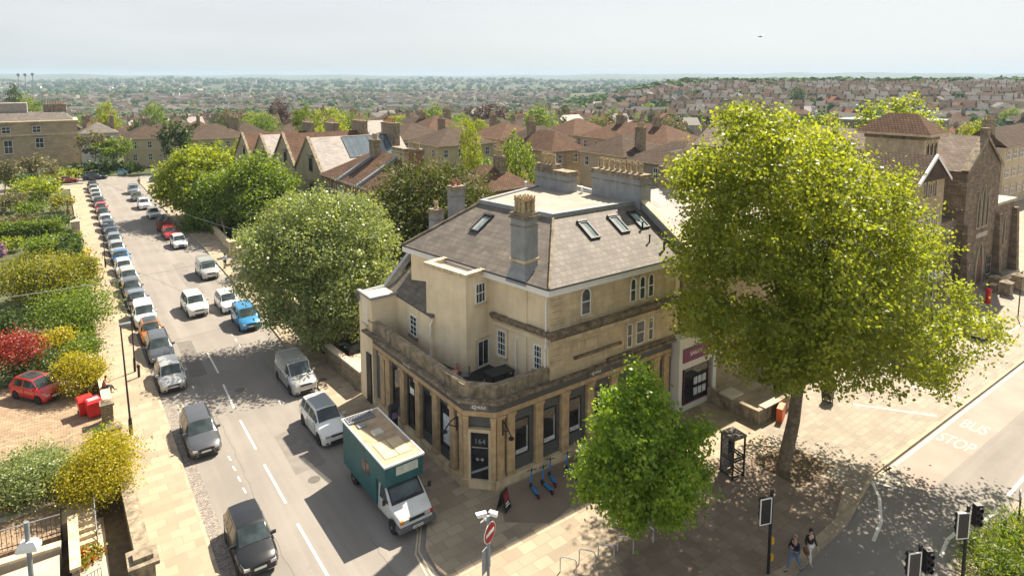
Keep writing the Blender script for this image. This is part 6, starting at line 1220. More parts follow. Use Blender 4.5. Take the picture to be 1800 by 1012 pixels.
# bird
x, y, z = pt(1337, 65, 40); t = thing('bird', 'small dark bird gliding high in the sky', 'bird', (x, y, z), R(20)); mb = MB(); mb.tube([(0, .16, 0), (0, .1, .01), (0, 0, 0), (0, -.1, .01), (0, -.15, .01)], [.01, .025, .035, .022, .008], seg=8)
for s in (-1, 1): mb.add([(0, .05, .01), (s*.12, .03, .06), (s*.26, -.02, .03), (s*.13, -.06, .055), (0, -.05, .01)], [(0, 1, 2, 3, 4)])
mb.add([(0, .14, 0), (.05, .24, 0), (-.05, .24, 0)], [(0, 1, 2)]); mb.out('body', m_black, t, local=True)
# ---------------- buildings beyond ----------------
def gable_prism(mb, x0, x1, y0, y1, z0, z1, along='y', m=0, over=.0, mw=None):
    """roof with its ridge along x or y; the end triangles use mw"""
    if along == 'y':
        xm = (x0+x1)/2; v = [(x0-over, y0, z0-over*.6), (x1+over, y0, z0-over*.6), (x1+over, y1, z0-over*.6), (x0-over, y1, z0-over*.6), (xm, y0, z1), (xm, y1, z1)]; f = [(0, 4, 5, 3), (1, 2, 5, 4), (0, 1, 4), (2, 3, 5), (0, 3, 2, 1)]
    else:
        ym = (y0+y1)/2; v = [(x0, y0-over, z0-over*.6), (x1, y0-over, z0-over*.6), (x1, y1+over, z0-over*.6), (x0, y1+over, z0-over*.6), (x0, ym, z1), (x1, ym, z1)]; f = [(0, 1, 5, 4), (3, 4, 5, 2), (0, 4, 3), (1, 2, 5), (0, 3, 2, 1)]
    mb.add(v, f, [m, m, m if mw is None else mw, m if mw is None else mw, m])
def hip_prism(mb, x0, x1, y0, y1, z0, z1, m=0):
    w_, l_ = x1-x0, y1-y0; r = min(w_, l_)/2
    if l_ >= w_: a = ((x0+x1)/2, y0+r*.95, z1); b = ((x0+x1)/2, y1-r*.95, z1); f = [(0, 1, 4), (1, 2, 5, 4), (2, 3, 5), (3, 0, 4, 5), (0, 3, 2, 1)]
    else: a = (x0+r*.95, (y0+y1)/2, z1); b = (x1-r*.95, (y0+y1)/2, z1); f = [(0, 1, 5, 4), (1, 2, 5), (2, 3, 4, 5), (3, 0, 4), (0, 3, 2, 1)]
    mb.add([(x0, y0, z0), (x1, y0, z0), (x1, y1, z0), (x0, y1, z0), a, b], f, m)
def bwin(par, p, r, n, w_, h, frame=m_white):
    """small window for a far house: frame with glass behind it, one mesh"""
    r = Vector((*r, 0)); n = Vector((*n, 0)); p = Vector(p); M = Matrix(((r.x, n.x, 0, p.x), (r.y, n.y, 0, p.y), (0, 0, 1, p.z), (0, 0, 0, 1))); mb = MB(); mb.T = M; a = w_/2
    mb.box(-a, a, .01, .05, 0, h, 1); mb.box(-a-.08, a+.08, .005, .12, -.12, -.01); mb.box(-a, a, .051, .08, h/2-.05, h/2+.05); mb.box(-.03, .03, .051, .07, 0, h)
    for s in (-1, 1): mb.box(s*a, s*(a-.09), .051, .08, 0, h)
    mb.box(-a, a, .051, .08, h-.09, h); return mb.out('window', [frame, m_glass], par)
def villa(x0, x1, y0, y1, ze, zr, wall, roof, label, kind='hip', z0=0, wins=2, rows=None, stacks=(), group='tiled houses beyond the corner building', name='villa', cat='house', over=.45, potm=None, ww=1.0, front=True):
    t = thing(name, label, cat, (x0, y0, z0), 0, group)
    mb = MB(); mb.box(x0, x1, y0, y1, z0-1.5, z0+ze); mb.out('wall', wall, t)
    mb = MB()
    if kind == 'hip': hip_prism(mb, x0-over, x1+over, y0-over, y1+over, z0+ze+.001, z0+zr)
    elif kind == 'gx': gable_prism(mb, x0, x1, y0, y1, z0+ze+.001, z0+zr, 'x', 0, over)
    elif kind == 'gy': gable_prism(mb, x0, x1, y0, y1, z0+ze+.001, z0+zr, 'y', 0, over)
    else: mb.box(x0-.1, x1+.1, y0-.1, y1+.1, z0+ze+.001, z0+ze+.5)
    rf = mb.out('roof', roof, t)
    mb = MB(); ring(mb, [(x0-over-.02, y0-over-.02), (x1+over+.02, y0-over-.02), (x1+over+.02, y1+over+.02), (x0-over-.02, y1+over+.02)], [(x0-over+.1, y0-over+.1), (x1+over-.1, y0-over+.1), (x1+over-.1, y1+over-.1), (x0-over+.1, y1+over-.1)], z0+ze-.18, z0+ze)
    if kind == 'hip': mb.out('gutter', m_stone_p, rf)
    for cx, cy, rz_ in stacks:
        c_ = chimney(cx-.45, cx+.45, cy-.9, cy+.9, z0+ze, z0+zr+1.2, m_stone_d, rz_, 4, pm=potm or m_pot, par=rf, pr=.17, ph=.7, band=False)
    for cx, cy, rz_ in stacks:
        zt = z0+zr+1.2; mb = MB(); mb.tube([(cx+.5, cy, zt-1), (cx+.5, cy, zt+1.6)], .03, seg=4); mb.tube([(cx-.1, cy, zt+1.5), (cx+1.2, cy, zt+1.6)], .025, seg=4)
        for k in range(4): mb.tube([(cx+.1+k*.3, cy-.3, zt+1.52+k*.02), (cx+.1+k*.3, cy+.3, zt+1.52+k*.02)], .018, seg=4)
        mb.out('aerial', m_greyr, rf)
    nr = rows or max(1, int((ze-1)/3)); 
    for k in range(nr):
        z = z0+ze-2.4-k*3.1
        nx_ = max(1, int((x1-x0)/3.2)); ny_ = max(1, int((y1-y0)/3.4))
        for i in range(nx_ if front else 0): bwin(t, (x0+(x1-x0)*(i+.5)/nx_, y0, z), (1, 0), (0, -1), ww, 1.6)
        for i in range(ny_): bwin(t, (x0, y0+(y1-y0)*(i+.5)/ny_, z), (0, -1), (-1, 0), ww, 1.6)
    return t
m_wcream = mat('cream_wall', (.52, .43, .29), .9, var=.12, vs=.4, stain=.25, scol=(.33, .26, .17), ss=.3)
m_wgrey = mat('grey_brown_wall', (.30, .25, .20), .9, var=.2, vs=.4, stain=.3, scol=(.18, .15, .11), ss=.3)
m_wstone = mat('honey_stone_wall', (.42, .33, .21), .9, var=.2, vs=.5, stain=.35, scol=(.2, .16, .1), ss=.4, brick=('face', .9, .4, .012, (.28, .22, .15), .15))
m_wpink = mat('pinkish_wall', (.45, .34, .27), .9, var=.15, vs=.5, stain=.2)
villa(33, 46.5, 26.35, 39, 10.5, 13.6, m_wstone, m_slate_w, 'terraced building joined to the corner building under a pale slate roof', 'gx', group='buildings of the main street', front=False, stacks=((39.5, 33, 0),), name='terraced_building', cat='building')
villa(47, 62.5, 26.6, 40, 11.5, 14.6, m_whitew, m_tile_b, 'white walled terraced building behind the plane tree', 'gx', group='buildings of the main street', stacks=((50, 34, 0), (61.5, 33, 0)), name='terraced_building', cat='building')
villa(73.2, 81, 89, 101, 9, 12.2, m_wstone, m_tile, 'honey stone villa with tiled hip roof left of the cream walled one', stacks=((77, 100, 0),))
villa(78, 90, 75.6, 86.5, 9, 12.2, m_wcream, m_tile_b, 'cream walled villa with brown hip roof above the wide chimney', stacks=((83, 76.5, 0),), rows=1)
villa(78.3, 90, 62, 75.3, 8.6, 11.8, m_wgrey, m_tile_b, 'grey brown villa with dark hip roof half hidden by the plane tree', rows=2)
villa(99, 112, 84, 110, 9, 12.4, m_wpink, m_tile, 'long villa with reddish hip roof behind the cream walled one', stacks=((105, 92, 0), (105, 103, 0)))
villa(98.7, 112, 112, 124, 9, 12.4, m_wcream, m_tile, 'pale villa with a light hip roof beyond the long reddish roof')
villa(62.5, 76, 112, 125, 8.6, 11.8, m_wcream, m_tile_b, 'villa with brown hip roof and a slate dormer right of the solar panels', stacks=((70, 124, 0),), rows=1)
villa(62.5, 76, 130, 144, 8.6, 11.8, m_wcream, m_tile_b, 'villa with brown hip roof farther back along the same row')
villa(82, 94, 118, 131, 8.6, 11.8, m_wstone, m_tile, 'villa with reddish hip roof behind the narrow lime tree', stacks=((88, 130, 0),))
villa(80, 92, 104, 114, 8.8, 12, m_wgrey, m_tile_b, 'brown roofed villa between two reddish hip roofs')
villa(56.5, 70, 80, 95, 4.6, 7.6, m_wgrey, m_tile, 'low house with a reddish hip roof right behind the yew tree', rows=1)
villa(14, 24, 184, 197, 7.2, 10.2, m_wcream, m_tile_b, 'cream house with brown hip roof facing the far junction', stacks=((19, 196, 0),), group='houses beyond the far junction')
villa(5, 12.5, 192, 202, 8.5, 11, m_whitew, m_slate, 'white house with slate roof and dormer beyond the hedge', stacks=((12, 198, 0), (6, 200, 0)), group='houses beyond the far junction')
villa(27, 42, 178, 192, 6.8, 10.2, m_wcream, m_tile_b, 'wide low house with spreading brown roof right of the evergreen', group='houses beyond the far junction', stacks=((40, 184, 0),))
# the mansion on the left
t = thing('mansion', 'long honey stone mansion with parapet and slate roof at the left edge', 'mansion', (-26, 207, 0))
mb = MB(); mb.box(-40, 4.6, 207, 222, -1.5, 10.9); mb.out('wall', m_wstone, t)
mb = MB(); mb.box(-40.2, 4.9, 206.7, 222.2, 10.901, 11.2); mb.box(-40.1, 4.75, 206.85, 206.998, 7.5, 7.8); mb.out('cornice', m_stone_p, t)
mb = MB(); mb.prism([(-39, 208), (4, 208), (4, 221), (-39, 221)], 11.201, 13.2, top=[(-36, 211), (2, 211), (2, 218), (-36, 218)]); rf = mb.out('roof', m_slate, t)
mb = MB(); mb.box(-19, -6, 212, 218, 13, 15.8); mb.out('roof_storey', m_slate_w, rf)
chimney(-21, -19.8, 210, 214, 11, 17.0, m_stone_p, 0, 4, par=rf); chimney(-2.5, 2.5, 213, 214.2, 11, 15, m_stone_d, 0, 8, par=rf, pm=m_potr)
for x, z, h in ((-10.5, 8.3, 1.6), (-4.2, 8.3, 1.6), (-10.3, 3.1, 3.4), (-3.8, 4.2, 2.6), (-24, 8.3, 1.6), (-24, 3.2, 3), (-17.5, 3.2, 3)): bwin(t, (x, 207, z), (1, 0), (0, -1), 1.8, h); mb = MB(); mb.box(x-1.4, x+1.4, 206.7, 206.99, z+h+.4, z+h+.6); mb.out('window_hood', m_stone_d, t)
mb = MB(); mb.box(4.601, 10, 208, 216, -1, 4.2); mb.box(4.602, 10.2, 207.8, 216.2, 4.201, 4.5); mb.out('side_wing', m_wstone, t)
bwin(t, (6.7, 208, 1.3), (1, 0), (0, -1), 1.3, 2)
# gabled villas along the street
m_wgab = mat('buff_stone_wall', (.40, .34, .23), .9, var=.2, vs=.5, stain=.45, scol=(.16, .14, .09), ss=.35, bump=.1)
for yc, hwid, ze, zp, rm, lb in ((102.5, 6.8, 7.2, 12.6, m_slate_w, 'gabled stone villa with pale slates and a bank of solar panels'), (116.4, 6.8, 7.0, 12.3, m_tile, 'gabled stone villa with red tiles next to the solar panelled one'), (131.5, 7, 6.0, 11.0, m_slate_w, 'gabled stone villa with pale weathered slates, third from the solar panels'), (147, 7, 5.4, 10.3, m_tile, 'gabled stone villa with red tiles, farthest along the street')):
    t = thing('gabled_villa', lb, 'house', (33, yc, 0), 0, 'gabled villas along the street')
    mb = MB(); x0, x1, y0, y1 = 33, 49, yc-hwid, yc+hwid; mb.add([(x0, y0, -1), (x0, y1, -1), (x0, y1, ze), (x0, yc, zp-.2), (x0, y0, ze), (x1, y0, -1), (x1, y1, -1), (x1, y1, ze), (x1, yc, zp-.2), (x1, y0, ze)], [(0, 1, 2, 3, 4), (9, 8, 7, 6, 5), (0, 4, 9, 5), (1, 6, 7, 2)]); mb.out('wall', m_wgab, t)
    mb = MB(); gable_prism(mb, x0+.1, x1+.2, y0, y1, ze+.05, zp, 'x', 0, .2); rf = mb.out('roof', rm, t)
    mb = MB()
    for s in (-1, 1): mb.add([(x0-.25, yc+s*hwid*1.06, ze-.15), (x0+.25, yc+s*hwid*1.06, ze-.15), (x0+.25, yc, zp+.25), (x0-.25, yc, zp+.25), (x0-.25, yc+s*hwid*1.06, ze-.5), (x0-.25, yc, zp-.15)], [(0, 1, 2, 3), (0, 3, 5, 4)])
    mb.out('gable_coping', m_stone_d, t)
    for dy in (-.45, .45): bwin(t, (x0, yc+dy-1.2, zp-5.2), (0, -1), (-1, 0), .7, 2.0, m_dark)
    for dy in (-.45, .45): bwin(t, (x0, yc+dy-1.2, zp-10.4), (0, -1), (-1, 0), .7, 3.0, m_dark)
    mb = MB(); mb.box(x0-.35, x0-.01, yc-2.4, yc, zp-2.95, zp-2.7); mb.box(x0-.35, x0-.01, yc-2.4, yc, zp-7.0, zp-6.75); mb.out('window_hood', m_stone_d, t)
    chimney(47, 48.2, yc-2.5, yc+2.5, ze+1, zp+1.6, m_stone_d, 0, 6, par=rf, pm=m_potr if yc < 110 else m_pot)
    if yc < 105:
        du = Vector((1, 0, 0)); dv = Vector((0, hwid*1.02, zp-ze)).normalized(); n_ = du.cross(dv)
        def rp(x, f, o=.08): p = Vector((x, y0-.2, ze-.1)).lerp(Vector((x, yc, zp)), f)+n_*o; return tuple(p)
        mb = MB(); mb.add([rp(38.6, .42), rp(46.6, .42), rp(46.6, .97), rp(38.6, .97)], [(0, 1, 2, 3)]); sp = mb.out('solar_array', mat('solar_glass', (.10, .14, .17), .12, spec=.9, brick=('flat', .9, 20, .05, (.05, .05, .06), .1)), rf)
        mb = MB()
        for k in range(8): x = 38.6+8*k/7; mb.add([rp(x-.05, .42, .12), rp(x+.05, .42, .12), rp(x+.05, .97, .12), rp(x-.05, .97, .12)], [(0, 1, 2, 3)])
        for f in (.42, .97): mb.add([rp(38.5, f-.01, .13), rp(46.7, f-.01, .13), rp(46.7, f+.01, .13), rp(38.5, f+.01, .13)], [(0, 1, 2, 3)])
        mb.out('array_frame', m_dark, sp)
# brick house with scaffold
t = thing('brick_house', 'red brick and stone house with tiled roof wrapped in scaffolding', 'house', (33, 74, 0))
mb = MB(); mb.box(33, 45, 74, 95.2, -1, 7.5); mb.out('wall', m_brick, t)
mb = MB(); 
for y in (74.3, 81, 85.6, 86.4, 94.9): mb.box(32.88, 32.998, y-.3, y+.3, -1, 7.3)
mb.box(32.86, 32.997, 86.8, 94.5, 3.6, 4.0); mb.out('stone_dressing', m_wstone, t)
mb = MB(); hip_prism(mb, 32.3, 45.7, 73.3, 95.7, 7.501, 11.4); rf = mb.out('roof', m_tile, t)
for y in (91.7, 93.5): bwin(t, (33, y if y > 92 else 90.6, 4.4), (0, -1), (-1, 0), .8, 2.3)
for y in (88.3, 89.3, 87.4): bwin(t, (33, y, 4.4), (0, -1), (-1, 0), .7, 2.3)
for y in (84, 79, 76.5): bwin(t, (33, y, 4.3), (0, -1), (-1, 0), 1.0, 2.0)
def rpar(y, w_=.5):
    mb = MB(); mb.add([(32.2, y-w_/2, 7.45), (39, y-w_/2, 11.4), (39, y+w_/2, 11.4), (32.2, y+w_/2, 7.45), (32.2, y-w_/2, 7.9), (39, y-w_/2, 11.85), (39, y+w_/2, 11.85), (32.2, y+w_/2, 7.9)], [(4, 5, 6, 7), (0, 1, 5, 4), (3, 7, 6, 2), (0, 4, 7, 3)]); mb.out('fire_wall', m_lead, rf)
rpar(87.3); rpar(80.4)
chimney(37.5, 38.6, 86.4, 88.2, 9, 12.9, m_stone_d, 0, 4, par=rf); chimney(38.2, 39.2, 78, 82, 9, 12.3, m_wcream, 0, 0, par=rf); chimney(38.6, 39.8, 75.4, 77.4, 9, 12.4, m_brick, 0, 5, par=rf)
t = thing('scaffold', 'steel tube scaffold with plank deck along the brick house', 'scaffold', (31.5, 74, 0))
for i in range(9):
    y = 73.5+i*1.75
    for x in (31.2, 32.3): mb = MB(); mb.tube([(x, y, 0), (x, y, 8.8)], .04, seg=5); mb.out('upright', m_steel, t)
for z in (4.2, 6.4, 8.2): mb = MB(); mb.tube([(31.2, 73.2, z), (31.2, 88, z)], .04, seg=5); mb.out('rail', m_steel, t)
mb = MB(); mb.box(31.2, 32.3, 73.2, 88, 6.2, 6.3); mb.out('plank_deck', m_wood, t)
mb = MB(); mb.box(31.15, 31.19, 73.2, 88, 6.35, 6.6); mb.out('toe_board', m_conc, t)
chimney_t = thing('chimney_block', 'free standing roof stack of red brick with buff pots behind the yew', 'chimney', (50, 80, 0))
villa(46.5, 54, 70, 80, 7.2, 9.8, m_brick, m_tile, 'brick house with tall red stack just behind the yew tree', 'hip', stacks=((50.5, 73, 0),), rows=1)
bpy.data.objects.remove(chimney_t)
# Italianate tower and gable
t = thing('tower_house', 'tall stone tower house with low pyramid tile roof beside the church', 'building', (70.7, 27, 0))
mb = MB(); mb.box(70.7, 73.9, 27, 32.8, -.5, 16.5); mb.out('tower_wall', m_stone_p, t)
mb = MB(); mb.box(70.6, 74.0, 26.9, 32.9, 15.9, 16.2); mb.box(70.55, 74.05, 26.85, 32.95, 13.4, 13.6); mb.out('tower_band', m_stone_d, t)
mb = MB(); hip_prism(mb, 69.9, 74.7, 26.2, 33.6, 16.501, 18.5); mb.out('tower_roof', m_tile, t)
mb = MB(); ring(mb, [(69.88, 26.18), (74.72, 26.18), (74.72, 33.62), (69.88, 33.62)], [(70.1, 26.4), (74.5, 26.4), (74.5, 33.4), (70.1, 33.4)], 16.3, 16.5); mb.out('eaves', m_stone_p, t)
for x in (71.4, 72.3, 73.2): window(t, (x, 26.99, 13.9), (1, 0), (0, -1), .55, 1.7, 1, 1, arch=True, sur=m_stone_p, m=m_stone_d)
mb = MB(); mb.add([(63.1, 24.6, 0), (69.5, 24.6, 0), (69.5, 24.6, 12.8), (66.3, 24.6, 14.7), (63.1, 24.6, 12.8), (63.1, 33, 0), (69.5, 33, 0), (69.5, 33, 12.8), (66.3, 33, 14.7), (63.1, 33, 12.8)], [(0, 1, 2, 3, 4), (9, 8, 7, 6, 5), (0, 4, 9, 5), (1, 6, 7, 2)]); mb.out('gable_wall', m_wstone, t)
mb = MB(); gable_prism(mb, 63.1, 69.5, 24.2, 33, 12.85, 14.95, 'y', 0, .3); mb.out('gable_roof', m_tile_b, t)
mb = MB()
for s in (-1, 1): mb.add([(66.3+s*3.6, 24.1, 12.6), (66.3+s*3.6, 24.3, 12.6), (66.3, 24.3, 15.1), (66.3, 24.1, 15.1), (66.3+s*3.6, 24.1, 12.3), (66.3, 24.1, 14.75)], [(0, 1, 2, 3), (0, 3, 5, 4)])
mb.out('bargeboard', m_white, t)
for x in (65.3, 66.3, 67.3): window(t, (x, 24.6, 11), (1, 0), (0, -1), .6, 1.6, 1, 1, arch=True, sur=m_stone_p, m=m_stone_d)
for x in (64.6, 66.3, 68): window(t, (x, 24.6, 7), (1, 0), (0, -1), .9, 2, 2, 2, sur=m_stone_p)
mb = MB(); mb.box(63.5, 69.2, 24.0, 24.59, 3.0, 3.5); mb.out('shop_canopy', m_white, t)
for x in (64.6, 66.3, 68): window(t, (x, 24.6, .8), (1, 0), (0, -1), 1.3, 2, 2, 1)
# church
t = thing('stone_church', 'dark rubble stone church with steep gable, tall lancets and arched doorway', 'church', (74, 24.2, 0))
mb = MB(); mb.add([(74, 24.2, -1), (83.3, 24.2, -1), (83.3, 24.2, 12.7), (78.4, 24.2, 15.9), (74, 24.2, 12.8), (74, 58, -1), (83.3, 58, -1), (83.3, 58, 12.7), (78.4, 58, 15.9), (74, 58, 12.8)], [(0, 1, 2, 3, 4), (9, 8, 7, 6, 5), (0, 4, 9, 5), (1, 6, 7, 2)]); mb.out('nave_wall', m_rubble, t)
mb = MB(); mb.add([(73.7, 24.7, 12.75), (78.5, 24.7, 16.1), (83.6, 24.7, 12.65), (73.7, 58, 12.75), (78.5, 58, 16.1), (83.6, 58, 12.65)], [(0, 1, 4, 3), (1, 2, 5, 4)]); rf = mb.out('nave_roof', mat('stone_tiles', (.25, .19, .15), .9, var=.3, vs=.7, brick=('roof', .5, .3, .03, (.12, .09, .07), .3), stain=.4, scol=(.13, .1, .08), ss=.5, bump=.4), t)
mb = MB()
for a, b in (((73.7, 12.9), (78.45, 16.25)), ((78.45, 16.25), (83.6, 12.8))): mb.add([(a[0], 24.0, a[1]), (b[0], 24.0, b[1]), (b[0], 24.8, b[1]), (a[0], 24.8, a[1]), (a[0], 24.0, a[1]-.4), (b[0], 24.0, b[1]-.4)], [(0, 1, 2, 3), (0, 4, 5, 1)])
mb.box(78.1, 78.8, 24.05, 24.75, 16.0, 17.0); mb.box(77.95, 78.95, 24.3, 24.5, 16.6, 16.9); mb.out('gable_coping', m_stone_d, t)
mb = MB(); mb.box(83.301, 89.3, 24.4, 50, -1, 8.2); mb.out('aisle_wall', m_rubble, t); mb = MB(); mb.box(83.302, 89.5, 24.2, 50.2, 8.201, 8.5); mb.out('aisle_coping', m_conc, t)
mb = MB(); mb.box(69.6, 73.999, 24.8, 26.95, -1, 7.9); mb.box(69.6, 70.5, 26.951, 50, -1, 7.9); mb.out('aisle_wall', m_rubble, t)
m_lanc = mat('lancet_stone', (.33, .28, .20), .9, var=.2, vs=2); m_slit = mat('dark_leaded_glass', (.05, .045, .04), .4, var=.4, vs=2)
def lancet(x, z0, z1, w_, y=24.2, par=t):
    mb = MB(); a = w_/2; h = z1-z0; k = 6; o_ = [(-a, 0), (a, 0), (a, h-w_)]+[(a-w_*(i/k)*.5, h-w_+w_*math.sin(math.pi/2*i/k)) for i in range(1, k+1)]+[(-(a-w_*((k-i)/k)*.5), h-w_+w_*math.sin(math.pi/2*(k-i)/k)) for i in range(1, k+1)]
    i_ = [(p*.62, .2+q*(1-.35/h)) for p, q in o_]; n_ = len(o_)
    mb.add([(x+p, y-.12, z0+q) for p, q in o_]+[(x+p, y-.12, z0+q) for p, q in i_]+[(x+p, y, z0+q) for p, q in o_]+[(x+p, y-.01, z0+q) for p, q in i_], [f for i in range(n_) for f in ((i, (i+1) % n_, n_+(i+1) % n_, n_+i), (2*n_+i, 2*n_+(i+1) % n_, (i+1) % n_, i), (n_+i, n_+(i+1) % n_, 3*n_+(i+1) % n_, 3*n_+i))])
    o = mb.out('lancet_window', m_lanc, par); mb = MB(); mb.poly([(x+p, y-.015, z0+q) for p, q in i_]); mb.out('pane', m_slit, o); return o
for x, zt in ((77.6, 10.2), (78.75, 11.1), (79.9, 10.2)): lancet(x, 6.4, zt, 1.0)
lancet(86.2, 3.2, 7.2, 1.0, 24.4); lancet(71.6, 2.8, 6.8, .9, 24.8)
mb = MB(); mb.box(77.2, 80.4, 24.05, 24.19, 5.45, 5.95); mb.out('name_board', m_conc, t)
d_ = lancet(79.0, .1, 4.9, 2.3); mb = MB(); mb.box(78.35, 79.65, 24.15, 24.18, .1, 3.4); mb.out('door_leaf', m_wood, d_)
for x, y in ((74.2, 24.05), (83.2, 24.05), (89.2, 24.2)): mb = MB(); mb.prism([(x-.45, y-.7), (x+.45, y-.7), (x+.45, y+.145 if x < 85 else y+.195), (x-.45, y+.145 if x < 85 else y+.195)], 0, 7.4, top=[(x-.35, y-.25), (x+.35, y-.25), (x+.35, y+.145), (x-.35, y+.145)]); mb.out('buttress', m_rubble, t)
for x in (76.2, 81.8): bwin(t, (x, 24.2, .9), (1, 0), (0, -1), 1.3, 2.0, m_lanc)
villa(132, 152, 38, 45, 10.6, 13.5, m_wcream, m_tile_b, 'cream building with sash windows behind the church at the right edge', 'gx', stacks=((133, 41, 0),), group='buildings of the main street', ww=1.8, name='terraced_building', cat='building')
villa(155, 175, 62, 80, 12, 12.5, m_wgrey, m_greyr, 'grey flat roofed block behind the church', 'flat', group=None, name='modern_block', cat='building')
# ---- the town: houses one can tell apart, then the rest ----
BLOCK = [(-45, 45, -20, 205), (30, 60, -30, 160), (55, 118, 55, 146), (30, 180, 10, 84), (-45, 12, 200, 224), (10, 45, 175, 200)]
def blocked(x, y, m=6): return any(a-m < x < b+m and c-m < y < d+m for a, b, c, d in BLOCK)
protos = []
def proto(label, wall, roof, w_, l_, ze, zr, kind, st, dormer=False, px_=0):
    n0 = set(bpy.data.objects)
    t = villa(0, w_, 0, l_, ze, zr, wall, roof, label, kind, stacks=st, rows=2 if ze > 5 else 1, name='town_house', group=label_groups(label)); return t
def label_groups(l): return l+'s in the town'
m_wblue = mat('pale_blue_wall', (.38, .48, .50), .9, var=.05); m_wyel = mat('pale_yellow_wall', (.58, .50, .28), .9, var=.05)
specs = [('small house with a brown tiled hip roof', m_wcream, m_tile_b, 11, 10, 6.2, 9.4, 'hip', ((5.5, 8.5, 0),)), ('small house with a reddish tiled hip roof', m_wstone, m_tile, 11, 12, 6.4, 9.8, 'hip', ((5.5, 3, 0),)),
  ('white walled house with a grey slate roof', m_whitew, m_slate_w, 9, 9, 6.4, 9.6, 'gx', ((.6, 4.5, 0),)), ('house with a bright red tiled gable roof', m_wpink, m_tile_r, 9, 10, 6, 9.4, 'gy', ((4.5, 9, 0),)),
  ('stone terrace house with a dark slate gable roof', m_wgrey, m_slate, 8, 10, 7, 10.4, 'gx', ((.6, 5, 0),)), ('pale stone house with a brown gable roof', m_wstone, m_tile_b, 9, 9, 6.4, 9.6, 'gy', ((4.5, 1, 0),))]
PR = []
for s_ in specs: PR.append(proto(s_[0], *s_[1:]))
used = [False]*len(PR)
placed = []
def place(x, y):
    f = fwd((x, y)); u = CX+F*(x*FWD[1]-y*FWD[0])/f; d = math.hypot(x, y)
    c = ['at the far left', 'above the parked row', 'above the gabled villas', 'left of the picture centre', 'above the corner building', 'over the tall chimneys', 'left of the plane tree', 'behind the plane tree', 'above the tower house', 'at the far right'][min(9, max(0, int(u/180)))]
    return (', nearer rows ' if d < 260 else ', middle rows ' if d < 420 else ', farther rows ')+c
def town_house(x, y, k, rz, sc):
    z = terr_z(x, y)
    if not used[k]: o = PR[k]; used[k] = True; o.location = (x, y, z); o.rotation_euler = (0, 0, rz); o.scale = (sc,)*3
    else: o = dup(PR[k], (x, y, z), rz, scale=(sc*q.uniform(.85, 1.35), sc*q.uniform(.85, 1.1), sc*q.uniform(.92, 1.12)))
    o['label'] = specs[k][0]+place(x, y)
    return o
q = random.Random(42); cnt = 0; tries = 0
while cnt < 190 and tries < 9000:
    tries += 1; u = q.uniform(-60, 1860); d = 150+q.random()**1.3*470
    x, y = polar(u, d)
    if blocked(x, y) or any((x-a)**2+(y-b)**2 < 15**2 for a, b in placed): continue
    placed.append((x, y)); town_house(x, y, q.choice([0, 0, 1, 1, 2, 3, 4, 5, 5]), q.choice([0, 0, math.pi/2])+q.uniform(-.12, .12)+(R(-25) if u > 1000 and d > 300 else 0), q.uniform(.9, 1.15)); cnt += 1
# rows on the right hand hillside
def terrace(px0, px1, d, z_off, seed, hh=7.5, cols=None):
    q = random.Random(seed); px = px0
    while px < px1:
        wd = q.uniform(6.2, 8); x, y = polar(px, d+q.uniform(-2, 2)); z = terr_z(x, y)
        px += wd*F/(d*math.cos(math.atan((px-CX)/F)))*1.0/ (math.cos(math.atan((px-CX)/F)))
        if q.random() < .08: continue
        rows_.append((x, y, z, wd, hh*q.uniform(.9, 1.15), math.atan2(y, x)-math.pi/2, q.randrange(6)))
rows_ = []
for i, (d, a, b) in enumerate(((430, 1020, 1230), (470, 1180, 1420), (520, 1230, 1860), (575, 1040, 1860), (620, 1240, 1860), (665, 1110, 1860), (705, 1180, 1860), (745, 1090, 1860), (785, 1250, 1850))): terrace(a, b, d, 0, 100+i)
rowmats = [m_wcream, m_whitew, m_wpink, m_wgrey, m_wyel, m_wblue]; m_fars = mat('dull_slate', (.12, .105, .10), .95, var=.3, vs=.5); roofm = [m_tile_b, m_fars, m_fars, m_tile_b, m_fars, m_tile]
lab = ['cream', 'white', 'pinkish', 'grey brown', 'pale yellow', 'pale blue']
def simple_house(mb, x, y, z, wd, h, rz, k, l_=9, m0=0):
    """narrow terrace house in one mesh: wall, roof, two rows of windows, chimney"""
    old = mb.T; mb.T = Matrix.Translation((x, y, z)) @ Matrix.Rotation(rz, 4, 'Z'); a = wd/2
    mb.box(-a, a, -l_/2, l_/2, -2, h, m0); gable_prism(mb, -a, a, -l_/2, l_/2, h+.001, h+2.8, 'x', m0+1, .3, m0)
    for zz in (h-2.2, h-5.0):
        for xx in (-a*.5, a*.5): mb.box(xx-.55, xx+.55, -l_/2-.05, -l_/2-.001, zz, zz+1.5, m0+2)
    mb.box(a-.9, a-.01, -.8, .8, h, h+3.8, m0+3); mb.T = old
order = sorted(range(len(rows_)), key=lambda i: math.hypot(rows_[i][0], rows_[i][1]))
hm = {}
for r_, i in enumerate(order[:100]):
    x, y, z, wd, h, rz, k = rows_[i]
    if k not in hm: mb = MB(); simple_house(mb, 0, 0, 0, 7, 7.5, 0, k); hm[k] = mb.mesh('terrace_house', [rowmats[k], roofm[k], m_glass, m_stone_d])
    o = bpy.data.objects.new('terrace_house', hm[k]); COL.objects.link(o); o.location = (x, y, z); o.rotation_euler = (0, 0, rz); o.scale = (wd/7, 1, h/7.5)
    tag(o, lab[k]+' terrace house'+place(x, y), 'house', lab[k]+' terrace houses on the hillside')
mb = MB(); far_m = []
for k in range(6): far_m += [rowmats[k], roofm[k], m_glass, m_stone_d]
for i in order[100:]:
    x, y, z, wd, h, rz, k = rows_[i]; simple_house(mb, x, y, z, wd, h, rz, k, m0=k*4)
q = random.Random(5)
